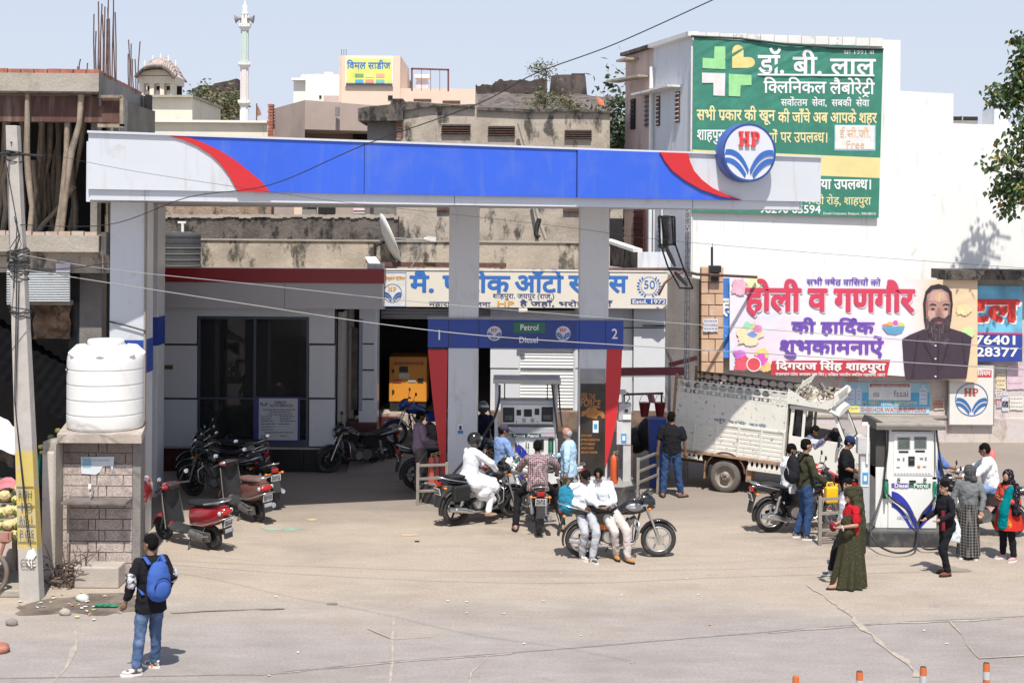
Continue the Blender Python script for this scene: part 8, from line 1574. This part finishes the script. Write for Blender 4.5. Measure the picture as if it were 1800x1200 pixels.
# ================================================================ people; local frame: forward = +X, left = +Y
SK=[mat('skin_brown',(.25,.13,.08),.55,var=.08,scale=9),mat('skin_tan',(.38,.21,.14),.55,var=.08,scale=9),mat('skin_dark',(.14,.07,.045),.55,var=.08,scale=9)]
M_hair=mat('hair_black',(.006,.0055,.0055),.9,var=.4,scale=40,spec=.12);M_eye=mat('eye_dark',(.02,.015,.012),.3);M_lip=mat('lip',(.22,.08,.06),.5)
def cloth(nm,c,**k):return mat('cloth_'+nm,c,k.pop('rough',.95),**({'var':.09,'scale':7,'spec':.12}|k))
def patterned(nm,base,ink,kind,sc):
 m,t,p=_nodes(nm);tc=t.nodes.new('ShaderNodeTexCoord');out=None
 if kind=='check':
  for prof in('X','Y','Z'):
   wv=t.nodes.new('ShaderNodeTexWave');wv.bands_direction=prof;wv.inputs['Scale'].default_value=sc;wv.inputs['Distortion'].default_value=.4;t.links.new(tc.outputs['Object'],wv.inputs[0]);f=ramp(t,wv.outputs[1],.72,.86,(0,0,0),(.6,.6,.6));out=mix(t,f,out or base,ink)
 else:
  v=t.nodes.new('ShaderNodeTexVoronoi');v.inputs['Scale'].default_value=sc;t.links.new(tc.outputs['Object'],v.inputs[0]);out=mix(t,ramp(t,v.outputs[0],.14,.22,(1,1,1),(0,0,0)),base,ink);v2=nz(t,sc*1.7,2);out=mix(t,ramp(t,v2.outputs[0],.60,.66,(0,0,0),(.6,.6,.6)),out,tuple((a+b)/2.4 for a,b in zip(base,ink[::-1])))
 t.links.new(out,p.inputs['Base Color']);p.inputs['Roughness'].default_value=.95;p.inputs['Specular IOR Level'].default_value=.12;return m
FOLD=bpy.data.textures.new('cloth_folds','CLOUDS');FOLD.noise_scale=.085;FOLD.noise_depth=2
def finish(o,vox,it=3,fold=0.,sub=False):
 m=o.modifiers.new('r','REMESH');m.mode='VOXEL';m.voxel_size=vox;m.use_smooth_shade=True
 m=o.modifiers.new('s','SMOOTH');m.factor=.5;m.iterations=it
 if fold:m=o.modifiers.new('d','DISPLACE');m.texture=FOLD;m.strength=fold;m.mid_level=.36;m.texture_coords='GLOBAL'
 return o
def cap(b,p,q,r1,r2=None,n=12):
 r2=r2 or r1;p,q=Vector(p),Vector(q);b.tube([p,q],[r1,r2],n);b.ell(p,r1,n,8);b.ell(q,r2,n,8)
def person(label,loc,face,pose,top,bot,shoes,h=1.7,skin=0,hair='short',sleeve=.0,build=1.,barefoot=False,loose=1.,extra=(),hand_only=False,tuck=True,rz0=None,tilt=0,fold=.04):
 J=dict(P=(0,0,.93),C=(.01,0,1.25),N=(0,0,1.44),H=(.03,0,1.585),LE=(-.03,.25,1.13),LH=(.05,.27,.89),RE=(-.03,-.25,1.13),RH=(.05,-.27,.89),LK=(.03,.10,.50),LA=(-.02,.11,.085),RK=(.03,-.10,.50),RA=(-.02,-.11,.085),LF=(1,.15,0),RF=(1,-.15,0),look=(1,0,-.05),lat=(0,1,0));J.update(pose);J={k:Vector(v)for k,v in J.items()}
 T=thing('person',label,'person',loc);T.rotation_euler=(0,0,atan2(face[1],face[0])if rz0 is None else rz0);s=h/1.7;T.scale=(s,s,s)
 P,C,N,Hd=J['P'],J['C'],J['N'],J['H'];lat=J['lat'].normalized();up=(N-P).normalized();fw=lat.cross(up).normalized();sh={1:C*.25+N*.75+lat*.165*build-up*.035,-1:C*.25+N*.75-lat*.165*build-up*.035}
 hip={1:P+lat*.085,-1:P-lat*.085};A={1:(J['LE'],J['LH'],J['LK'],J['LA'],J['LF']),-1:(J['RE'],J['RH'],J['RK'],J['RA'],J['RF'])}
 def ring(c,w_,d,n=16):return[c+lat*cos(2*pi*j/n)*w_+fw*sin(2*pi*j/n)*d for j in range(n)]
 def torso(b,k,dk=1.):
  b.loft([ring(P-up*.10,.14*k,.10*k*dk),ring(P,.155*k*build,.115*k*dk),ring(P.lerp(C,.5),.140*k*build,.105*k*dk*build),ring(C,.165*k*build,.118*k*dk),ring(C.lerp(N,.55),.165*k*build,.10*k),ring(C.lerp(N,.8),.12*k,.085*k),ring(N,.055*k,.055*k)])
 look=J['look'].normalized();side=Vector((0,0,1)).cross(look).normalized();hu=look.cross(side);Rm=Matrix((look,side,hu)).transposed()
 b=MB();torso(b,.93);cap(b,N-up*.05,Hd-hu*.04,.052,.05)
 b.ell(Hd+hu*.012-look*.008,(.092,.074,.105),16,12,Rm);b.ell(Hd+look*.035-hu*.05,(.055,.052,.062),14,10,Rm);b.ell(Hd+look*.092-hu*.015,(.018,.013,.024),10,8,Rm)
 for q in(1,-1):
  E,Ha,K,An,Ft=A[q];b.ell(Hd+side*q*.076-look*.01-hu*.01,(.018,.01,.028),8,6,Rm)
  cap(b,sh[q],E,.046,.038);cap(b,E,Ha,.038,.025);d=(Ha-E).normalized();v=d.cross(lat if abs(d.dot(lat))<.8 else up).normalized();u=d.cross(v).normalized()
  cap(b,Ha,Ha+d*.06,.026,.03);pal=Ha+d*.055
  for f,(o_,L)in enumerate(((-.03,.060),(-.010,.070),(.010,.066),(.029,.052))):a=pal+u*o_+d*.02;m_=a+d*L*.55+v*.006;cap(b,a,m_,.0105,.010,7);cap(b,m_,m_+d*L*.4+v*.022,.0098,.009,7)
  a=pal-u*.03-d*.02;cap(b,a,a-u*.022+d*.03+v*.012,.012,.010,7);cap(b,a-u*.022+d*.03+v*.012,a-u*.02+d*.055+v*.022,.010,.009,7)
  cap(b,hip[q],K,.082,.052);cap(b,K,An,.050,.034);F_=Ft.normalized();cap(b,An-Vector((0,0,.045))-F_*.03,An-Vector((0,0,.055))+F_*.14,.034,.026)
 finish(b.ob('body',SK[skin],T),.0098,2)
 for q in(1,-1):
  b=MB();b.ell(Hd+look*.078+side*q*.03+hu*.012,(.012,.014,.007),8,6,Rm);b.ob('eye',M_eye,T);b=MB();b.ell(Hd+look*.082+side*q*.031+hu*.033,(.010,.022,.005),8,6,Rm);b.ob('eyebrow',M_hair,T)
 b=MB();b.ell(Hd+look*.086-hu*.058,(.008,.022,.006),8,6,Rm);b.ob('mouth',M_lip,T)
 if hair:
  b=MB()
  if hair=='bald':b.ell(Hd-look*.035-hu*.01,(.075,.083,.07),14,10,Rm);hm=mat('hair_grey',(.35,.34,.33),.8)
  else:b.ell(Hd+hu*.034-look*.016,(.093,.080,.086),16,10,Rm);b.ell(Hd-look*.04-hu*.0,(.070,.078,.085),14,10,Rm);hm=M_hair
  o=b.ob('hair',hm,T);finish(o,.0085,1,.016)
 if top:
  b=MB();torso(b,1.10*loose,1.12);
  if not tuck:b.loft([ring(P-up*.17,.185*loose*build,.15),ring(P,.175*loose*build,.14*loose),ring(P.lerp(C,.5),.16*loose*build,.125*loose)])
  for q in(1,-1):
   E,Ha=A[q][:2];e=1-sleeve;cap(b,sh[q],sh[q].lerp(E,min(1,e*2)),.066*loose,.056*loose if e>=.5 else.068)
   if e>.5:cap(b,E,E.lerp(Ha,min(.93,(e-.5)*2)),.054*loose,.042*loose)
  for k,p_,q_,r1,r2 in extra:
   if k=='top':cap(b,p_,q_,r1,r2)
  finish(b.ob('shirt',top,T),.0125,1,fold)
  b=MB();c_=N+up*.005;b.loft([ring(c_-up*.03,.075,.07,14),ring(c_+up*.012,.062,.062,14)],cap=False);b.ob('collar',top,T,recalc=False)
 if bot:
  b=MB();b.loft([ring(P-up*.13,.155,.12),ring(P-up*.05,.168*build,.13),ring(P+up*.05,.155*build,.118)])
  for q in(1,-1):
   E,Ha,K,An,Ft=A[q];cap(b,hip[q]-up*.03,K,.096,.070);cap(b,K,An+(K-An).normalized()*.03,.070,.056)
  for k,p_,q_,r1,r2 in extra:
   if k=='bot':cap(b,p_,q_,r1,r2)
  finish(b.ob('trousers',bot,T),.013,1,fold*.9);
 for q in(1,-1):
  An,Ft=A[q][3:];F_=Ft.normalized();z=Vector((0,0,1));Q=Matrix((F_,z.cross(F_).normalized(),z)).transposed()
  if not shoes:continue
  b=MB();b.ell(An+F_*.055-z*.042,(.135,.048,.040),14,8,Q);b.ell(An-F_*.01-z*.015,(.06,.045,.05),12,8,Q);o=b.ob('shoe',shoes[0],T);finish(o,.012,2)
  b=MB();b.loft([[An-z*.085+z*dz+F_*(.06+.14*cos(a))+F_.cross(z)*(.05*sin(a))for a in[2*pi*j/16 for j in range(16)]]for dz in(0,.028)]);b.ob('shoe_sole',shoes[1],o)
 return T
def worn(name,label,cat,T,**k):
 o=thing(name,label,cat,T.location,**k);o.rotation_euler=T.rotation_euler;o.scale=T.scale;return o
def backpack(T,label,m,m2,C=(-.02,0,1.22)):
 q=worn('backpack',label,'backpack',T);x,y,z=C;b=MB();b.ell((x-.20,0,z-.03),(.10,.15,.25),18,12);b.ell((x-.22,0,z-.13),(.12,.155,.15),16,10);finish(b.ob('bag_body',m,q),.014,3,.02);b=MB();b.ell((x-.30,0,z-.12),(.05,.115,.12),14,10);b.ob('front_pocket',m,q);b=MB();b.tube([(x-.335,.11*cos(a),z-.10+.13*sin(a))for a in[pi*i/10 for i in range(11)]],.006,5);b.ob('zip',m2,q)
 for s_ in(-1,1):b=MB();b.tube([(x-.16,s_*.10,z+.18),(x-.04,s_*.11,z+.245),(x+.09,s_*.115,z+.20),(x+.145,s_*.12,z+.05),(x+.08,s_*.15,z-.12),(x-.1,s_*.15,z-.2)],.028,6,flat=.4);b.ob('strap',m,q)
 b=MB();b.tube([(x-.2,-.03,z+.2),(x-.22,0,z+.27),(x-.2,.03,z+.2)],.01,5);b.ob('handle',m,q);return q
def headwear(T,Hd,kind,m,look=(1,0,0)):
 l=Vector(look).normalized();s_=Vector((0,0,1)).cross(l).normalized();u=l.cross(s_);Rm=Matrix((l,s_,u)).transposed();Hd=Vector(Hd)
 if kind=='cap':b=MB();b.ell(Hd+u*.045-l*.01,(.108,.092,.085),16,10,Rm);b.ell(Hd+u*.03+l*.12,(.075,.07,.012),14,6,Rm);b.ob('cap',m,T);b=MB();b.ell(Hd+u*.07+l*.085,(.012,.025,.02),8,6,Rm);b.ob('cap_badge',M_white,T)
 if kind=='helmet':b=MB();b.ell(Hd+u*.03-l*.02,(.14,.125,.14),20,12,Rm);b.ob('helmet',m,T);b=MB();b.ell(Hd+u*.05+l*.06,(.085,.11,.05),14,8,Rm);b.ob('helmet_visor',M_chr,T)
 if kind=='scarf':b=MB();b.ell(Hd+u*.015-l*.02,(.115,.10,.13),16,12,Rm);b.ell(Hd-u*.12-l*.03,(.10,.12,.09),14,10,Rm);b.ell(Hd+l*.03-u*.07,(.08,.085,.06),14,8,Rm);finish(b.ob('head_scarf',m,T),.013,2,.03)
jeans=cloth('jeans',(.075,.12,.22),dirt=((.16,.22,.33),.5,.7,5));jeans2=cloth('jeans_dark',(.035,.07,.16));blk=cloth('black',(.015,.015,.018));wht=cloth('white',(.74,.75,.78),var=.03);sole=cloth('sole_white',(.7,.68,.64));shw=cloth('shoe_white',(.6,.58,.55),dirt=((.1,.08,.08),.5,.55,12));tan=cloth('boot_tan',(.42,.22,.08));drk=cloth('sole_black',(.03,.03,.03));brn=cloth('shoe_brown',(.16,.07,.05));san=SK[1]
ORG=mat('shoe_orange',(.8,.2,.05),.5)
def SIT(**k):return dict(dict(P=(.30,0,.90),C=(.35,0,1.21),N=(.37,0,1.38),H=(.42,0,1.51),LK=(.70,.20,.78),RK=(.70,-.20,.78),LA=(.55,.22,.36),RA=(.55,-.22,.36),LE=(.58,.30,1.12),RE=(.58,-.30,1.12),LH=(.82,.32,1.07),RH=(.82,-.32,1.07)),**k)
def on(B):return(B.location.x,B.location.y,0),None,B.rotation_euler.z
l=G(264,1180);t=person('young man seen from behind in black top and blue jeans wearing a blue backpack',(l.x,l.y,0),(-.62,.78),dict(look=(.9,.45,-.05),LE=(-.02,.27,1.13),LH=(.06,.30,.90),RE=(-.04,-.26,1.14),RH=(.10,-.25,.95),LK=(.0,.14,.50),LA=(-.03,.19,.085),RK=(.05,-.09,.50),RA=(.12,-.12,.085),LF=(.4,1,0),RF=(.8,.4,0)),blk,jeans,(shw,sole),1.69,0,sleeve=.12,loose=1.06,tuck=False)
for q in(1,-1):
 b=MB();e,hnd=Vector((-.02,.27,1.13)),Vector((.06,.30,.90));e2=Vector((e.x-.01,q*(e.y),e.z));cap(b,e2+Vector((0,0,.07)),e2+Vector((0,0,.0)),.066,.064);finish(b.ob('sleeve_band',cloth('band_white',(.6,.6,.62),dirt=((.03,.03,.03),.45,.55,14)),t),.014,1,.02)
b=MB();b.cbox((.0,.19,.03),(.1,.11,.04));b.cbox((.15,-.12,.03),(.1,.11,.04));b.ob('shoe_flash',ORG,t,bev=.01)
backpack(t,'blue backpack on the young man standing on the road',cloth('blue',(.05,.11,.36)),blk,(-.02,0,1.20))
l=G(1180,874);person('man seen from behind in black polo shirt and blue jeans beside the truck',(l.x,l.y,0),(.12,1),dict(look=(.9,-.5,0),LK=(0,.13,.5),LA=(-.02,.17,.085),RK=(0,-.13,.5),RA=(.02,-.19,.085),LE=(-.02,.245,1.14),LH=(.03,.27,.90),RE=(-.03,-.25,1.14),RH=(.04,-.27,.90),RF=(.7,-.8,0)),blk,jeans2,(SK[0],drk),1.74,0,sleeve=.62,build=1.12)
L,_,rz=on(B_robe);t=person('man in a long white robe and black helmet sitting on a black motorcycle',L,0,SIT(RH=(.72,-.26,.98),LH=(.74,.22,1.0),RA=(.52,-.30,.22),LA=(.5,.28,.22)),wht,wht,(san,drk),1.7,0,None,loose=1.06,rz0=rz,extra=[('bot',(.34,-.17,.76),(.68,-.20,.66),.165,.135),('bot',(.48,-.19,.60),(.66,-.22,.44),.17,.08),('bot',(.3,.15,.74),(.68,.2,.62),.14,.12),('top',(.24,0,.86),(.50,0,.86),.15,.13)],fold=.02)
headwear(t,(.42,0,1.51),'helmet',M_bp);b=MB();b.ell((.50,0,1.45),(.03,.045,.04),10,8);b.ob('beard',mat('hair_grey',(.35,.34,.33),.8),t)
plaid=patterned('plaid_shirt',(.10,.035,.045),(.46,.38,.38),'check',9);L,_,rz=on(B_plaid);person('rider seen from behind in a maroon plaid shirt on a motorcycle',L,0,SIT(LK=(.52,.34,.62),RK=(.52,-.34,.62),LA=(.28,.40,.10),RA=(.28,-.46,.10),LH=(.8,.3,1.02),RH=(.62,-.38,1.0),RE=(.5,-.36,1.15)),plaid,blk,(san,drk),1.7,0,loose=1.08,rz0=rz,tuck=False)
lb=cloth('shirt_blue',(.20,.30,.52));t=person('pump attendant in a blue shirt and dark cap holding a green nozzle',(-.16,27.45,0),(.85,.5),dict(RE=(.05,-.27,1.14),RH=(.26,-.22,1.0),LE=(.05,.25,1.14),LH=(.28,.15,1.02),H=(.05,0,1.575),look=(1,-.3,-.35)),lb,cloth('navy',(.03,.04,.07)),(blk,drk),1.66,0,loose=1.08,tuck=False);headwear(t,(.05,0,1.575),'cap',cloth('cap',(.06,.05,.08)),(1,-.3,-.35))
t=thing('hand_nozzle','green fuel nozzle held by the attendant over the white tank','nozzle',(.12,27.2,.0));nozzle(t,(0,0,.96),R(60))
person('bald elderly man in a pale blue shirt standing beside the pump',(1.12,27.1,0),(-1,.25),dict(look=(1,.2,-.35),H=(.05,0,1.575),RE=(.06,-.26,1.16),RH=(.28,-.22,1.08),LE=(-.02,.27,1.13),LH=(.0,.28,.88)),cloth('pale_blue',(.42,.60,.76),var=.04),cloth('khaki',(.22,.18,.12)),(brn,drk),1.67,1,'bald',loose=1.08,tuck=False)
t1=person('boy in a white shirt and grey trousers on the rear seat with a teal bag',(1.22,23.72,0),(0,-1),dict(P=(.0,.02,.86),C=(.02,-.06,1.14),N=(.06,-.03,1.31),H=(.13,.04,1.42),look=(.75,.45,-.65),lat=(.45,1,0),LK=(.42,.22,.52),LA=(.40,.15,.085),RK=(.35,.02,.50),RA=(.22,-.02,.085),LE=(.2,.18,1.02),LH=(.26,.36,.95),RE=(.1,-.22,1.0),RH=(.3,.02,.92),LF=(1,.5,0),RF=(1,.5,0)),wht,cloth('grey_trouser',(.42,.43,.46)),(shw,sole),1.62,2)
t2=person('boy in a white shirt and beige trousers looking down at a phone on the motorcycle',(1.63,23.74,0),(0,-1),dict(P=(.0,-.02,.86),C=(.04,-.12,1.14),N=(.10,-.16,1.32),H=(.19,-.17,1.43),look=(.8,-.05,-.65),lat=(-.12,1,.05),LK=(.40,.30,.53),LA=(.38,.32,.085),RK=(.34,.10,.50),RA=(.2,.14,.085),LE=(.20,.10,1.0),LH=(.38,-.08,.95),RE=(.14,-.36,1.04),RH=(.37,-.16,.94),LF=(1,.6,0),RF=(1,.2,0)),wht,cloth('beige_trouser',(.55,.50,.46)),(tan,drk),1.66,0)
q=worn('phone','dark phone held by the boy in beige trousers','phone',t2);b=MB();b.cbox((.44,-.11,.96),(.07,.13,.012),ry=-.4);b.ob('phone_body',M_blk,q,bev=.003)
q=thing('drawstring_bag','teal drawstring bag hanging behind the boy in grey trousers','bag',(.93,23.62,.98));b=MB();b.ell((0,0,0),(.13,.10,.24),16,12);b.ell((0.02,0,-.12),(.14,.11,.13),14,8);finish(b.ob('bag_body',cloth('teal',(.03,.20,.30)),q),.014,2,.05);b=MB();b.tube([(.02,-.05,.22),(.12,-.12,.36),(.25,-.1,.36)],.008,5);b.ob('cord',blk,q)
sari=patterned('sari_print',(.045,.042,.022),(.17,.17,.12),'dots',34);l=G(1497,1032);T=person('woman in a dark olive printed sari with a red blouse walking left',(l.x,l.y,0),(-1,-.12),dict(H=(.05,0,1.57),look=(1,.1,-.25),LE=(.02,.25,1.12),LH=(.26,.20,1.08),RE=(.03,-.24,1.12),RH=(.26,-.16,1.05),LK=(.1,.1,.5),RK=(-.05,-.1,.5),LA=(.30,.09,.085),RA=(-.20,-.06,.10)),cloth('blouse_red',(.42,.015,.02)),None,(san,drk),1.52,1,'short',.68)
def skirt(T,m,zt,rt,zb,rb,cx=0.,nf=15,amp=.08,nm='skirt',dy=1.):
 b=MB();n=72
 b.loft([[(cx*(1-v)**0*v+rr_*(1+amp*v*sin(nf*a+v*2.)+.06*v*sin(3*a+1))*cos(a)*1.05,dy*rr_*(1+amp*v*sin(nf*a+1.3)+.06*v*sin(2*a))*sin(a),zt+(zb-zt)*v)for a in[2*pi*j/n for j in range(n)]]for v in[i/14 for i in range(15)]for rr_ in[rt+(rb-rt)*(v**.8)]]);b.ob(nm,m,T,recalc=False)
skirt(T,sari,1.06,.15,.03,.27,.06,9,.16);b=MB();cap(b,(-.03,-.14,1.40),(.12,.12,.98),.085,.11);cap(b,(-.10,-.02,1.66),(-.13,-.06,1.2),.085,.12);cap(b,(-.13,-.05,1.2),(-.17,.0,.62),.12,.07);cap(b,(-.05,.1,1.38),(.1,.05,1.12),.09,.11);b.ell((.03,0,1.62),(.112,.10,.115),16,10);b.ell((-.03,0,1.50),(.10,.12,.12),14,10);finish(b.ob('sari_drape',sari,T),.014,2,.04)
for k,z in enumerate((1.08,1.05)):b=MB();b.torus((.255-k*.02,.20,z),.032,.006,'X',16,5);b.ob('bangle',M_white,T)
q=worn('folded_cloth','maroon folded cloth held by the woman in the olive sari','cloth',T);b=MB();b.ell((.36,.06,1.06),(.05,.11,.08),12,8);finish(b.ob('cloth_body',cloth('maroon',(.20,.02,.03)),q),.014,1,.03)
person('boy in a white shirt and black trousers walking behind the sari woman',(5.42,22.75,0),(-1,-.22),dict(look=(1,.6,-.1),LK=(.28,.1,.52),LA=(.38,.1,.10),RK=(.12,-.1,.47),RA=(-.1,-.1,.12),LE=(-.05,.24,1.12)),wht,blk,(shw,sole),1.52,1)
l=G(1414,946);T=person('tall man in an olive shirt with a black backpack carrying a yellow can',(l.x,l.y,0),(1,.25),dict(RE=(.06,-.25,1.13),RH=(.27,-.24,1.0),LE=(.02,.25,1.13),LK=(.04,.1,.5),LA=(-.1,.11,.085),look=(1,-.05,-.1)),cloth('olive',(.05,.05,.03)),jeans2,(cloth('shoe_check',(.25,.24,.23),dirt=((.03,.03,.03),.48,.52,16)),sole),1.77,1);backpack(T,'black backpack worn by the tall man in olive',cloth('bag_black',(.02,.02,.025)),M_steel)
q=worn('jerrycan','bright yellow plastic jerrycan held by the tall man in olive','jerrycan',T);ym=mat('can_yellow',(.82,.48,.01),.4,var=.03,coat=.2);b=MB();b.cbox((.36,-.26,.78),(.22,.13,.28));b.ob('can_body',ym,q,bev=.03);b=MB();b.tube([(.28,-.26,.91),(.28,-.26,.98),(.38,-.26,.99),(.40,-.26,.92)],.014,7);b.ob('can_handle',ym,q);b=MB();b.cyl((.45,-.26,.91),(.46,-.26,.965),.024,10);b.ob('can_cap',ym,q)
B5=[o for o in bpy.data.objects if str(o.get('label','')).startswith('silver railed')][0];L,_,rz=on(B5);person('young man in a loose white shirt seated on the motorcycle behind the man in olive',L,0,SIT(look=(1,-.3,-.2),P=(.36,0,.90)),wht,cloth('light_grey',(.45,.45,.48)),(san,drk),1.66,0,rz0=rz,tuck=False)
M=TR.matrix_basis;hd=M@Vector((1.92,-.50,.60));person('driver in a blue plaid shirt leaning towards the truck window',tuple(hd),0,dict(P=(0,0,.38),C=(.05,-.05,.66),N=(.12,-.12,.84),H=(.2,-.2,.95),look=(1,-.2,-.5),LK=(.4,.1,.45),RK=(.4,-.1,.45),LA=(.5,.1,.1),RA=(.5,-.1,.1),LE=(.3,.15,.65),LH=(.42,.0,.7),RE=(.22,-.30,.62),RH=(.40,-.36,.80)),patterned('driver_plaid',(.04,.05,.14),(.3,.32,.45),'check',10),jeans2,None,1.6,2,rz0=TR.rotation_euler.z)
t=person('stout man in a black polo and navy cap looking down by the payment post',(6.22,26.35,0),(.95,-.3),dict(H=(.07,0,1.575),look=(1,0,-.5),RE=(.02,-.27,1.13),RH=(.25,-.12,1.03),LE=(.02,.27,1.13),LH=(.24,.12,1.02)),blk,cloth('dark_trouser',(.02,.02,.03)),(blk,drk),1.66,1,'short',.6,1.15);headwear(t,(.07,0,1.575),'cap',cloth('navy_cap',(.02,.035,.09)),(1,0,-.5))
l=G(1661,1010);T=person('boy in black shirt and tight black trousers walking left past the pump',(l.x,l.y,0),(-1,-.25),dict(look=(1,.15,-.1),P=(-.04,0,.93),LK=(.12,.1,.50),LA=(.0,.1,.085),RK=(-.02,-.1,.5),RA=(-.10,-.1,.085),LE=(.0,.24,1.14),LH=(.22,.2,1.05),RE=(.02,-.24,1.12),RH=(.24,-.22,1.0)),blk,blk,(brn,drk),1.5,1)
q=worn('rolled_cloth','dark red roll of cloth under the arm of the boy in black','cloth',T);b=MB();b.tube([(.16,.2,.85),(.17,.2,1.2)],.035,10);b.ob('cloth_roll',cloth('maroon',(.20,.02,.03)),q)
chk=patterned('checked_scarf',(.015,.015,.015),(.14,.14,.14),'check',14);T=person('woman in a grey shirt with a checked scarf hiding her head, holding a plastic bag',(7.70,23.85,0),(-.35,-.95),dict(look=(.6,-.8,-.2),H=(.03,0,1.57),RE=(-.0,-.26,1.13),RH=(.04,-.27,.88),LE=(.02,.26,1.12),LH=(.1,.22,.90)),cloth('grey_shirt',(.17,.18,.18)),None,(SK[2],sole),1.56,1,None,tuck=False);headwear(T,(.03,0,1.57),'scarf',chk,(.6,-.8,-.2));skirt(T,patterned('trellis_skirt',(.015,.015,.015),(.20,.19,.18),'check',6),1.0,.16,.06,.20,0,7,.1)
q=worn('plastic_bag','white and blue plastic carrier bag held by the grey shirted woman','bag',T);pm=mat('bag_plastic',(.62,.68,.70),.35,var=.2,scale=5,dirt=((.70,.62,.66),.5,.6,4));b=MB();b.loft([[(.10+w_*.35*cos(a),-.30+w_*sin(a),z)for a in[2*pi*j/16 for j in range(16)]]for z,w_ in((.30,.17),(.36,.19),(.55,.18),(.66,.13),(.72,.07))]);finish(b.ob('bag_body',pm,q),.016,1,.05);b=MB();b.tube([(.08,-.36,.70),(.06,-.30,.84),(.08,-.24,.70)],.008,5);b.ob('bag_handle',mat('handle_teal',(.1,.45,.55),.5),q)
T=person('woman in a red top with black dotted scarf and teal stole standing at far right',(8.33,23.75,0),(-.9,-.5),dict(look=(1,.3,-.2),H=(.03,0,1.57),RE=(.02,-.25,1.12),RH=(.18,-.12,1.18),LE=(.03,.25,1.12),LH=(.22,.1,1.16),LA=(.0,.14,.085),RA=(-.02,-.14,.085)),cloth('coral',(.55,.08,.05)),blk,(cloth('sandal_pink',(.5,.3,.3)),sole),1.5,1,None,tuck=False);dots=patterned('dotted_scarf',(.012,.01,.016),(.34,.34,.34),'dots',22);headwear(T,(.02,0,1.57),'scarf',dots,(1,.3,-.2));b=MB();b.ell((.115,.03,1.57),(.03,.055,.07),12,8);b.ob('face',SK[1],T)
skirt(T,cloth('red_tunic',(.48,.03,.02),dirt=((.5,.25,.05),.6,.66,9)),1.10,.16,.60,.27,0,11,.05,'tunic');b=MB();cap(b,(.10,.13,1.36),(.24,.1,1.0),.07,.09);cap(b,(.24,.1,1.0),(.25,.08,.68),.09,.07);finish(b.ob('stole',cloth('stole_teal',(.0,.17,.19)),T),.014,2,.05);b=MB();cap(b,(.02,.2,1.42),(.06,.24,.95),.06,.08);cap(b,(.0,-.1,1.42),(.12,.1,1.25),.05,.06);finish(b.ob('scarf_end',dots,T),.014,2,.04)
B7=[o for o in bpy.data.objects if str(o.get('label','')).startswith('motorcycle behind the cloth')][0];L,_,rz=on(B7);person('man in a white shirt and jeans riding, seen from behind near the traffic cone',L,0,SIT(look=(1,-.2,-.3),RH=(.84,-.30,1.06)),wht,cloth('light_jeans',(.18,.28,.45)),(brn,drk),1.74,0,rz0=rz,build=1.1)
person('attendant mostly hidden behind the right pump, one arm reaching out',(7.95,26.6,0),(1,-.1),dict(RE=(.18,-.22,1.17),RH=(.45,-.15,1.10),LE=(.1,.25,1.2),H=(-.02,0,1.585)),cloth('uniform_blue',(.1,.18,.45)),cloth('navy',(.03,.04,.07)),(blk,drk),1.6,0,sleeve=.55)
T=person('man in a mauve shirt and dark waistcoat half hidden behind the left red wing',(-1.88,29.35,0),(1,.3),dict(RE=(.05,-.26,1.13),RH=(.3,-.2,1.02)),cloth('mauve',(.34,.25,.34)),cloth('taupe_trouser',(.2,.16,.15)),(brn,drk),1.66,2)
T=person('dark clothed man with a grey helmet between the left column and the pump',(-.60,30.6,0),(.3,-1),dict(H=(.05,0,1.57)),cloth('dark_jacket',(.02,.025,.05)),cloth('taupe_trouser',(.2,.16,.15)),(brn,drk),1.68,0,None);headwear(T,(.05,0,1.57),'helmet',mat('helmet_grey',(.12,.12,.13),.35))
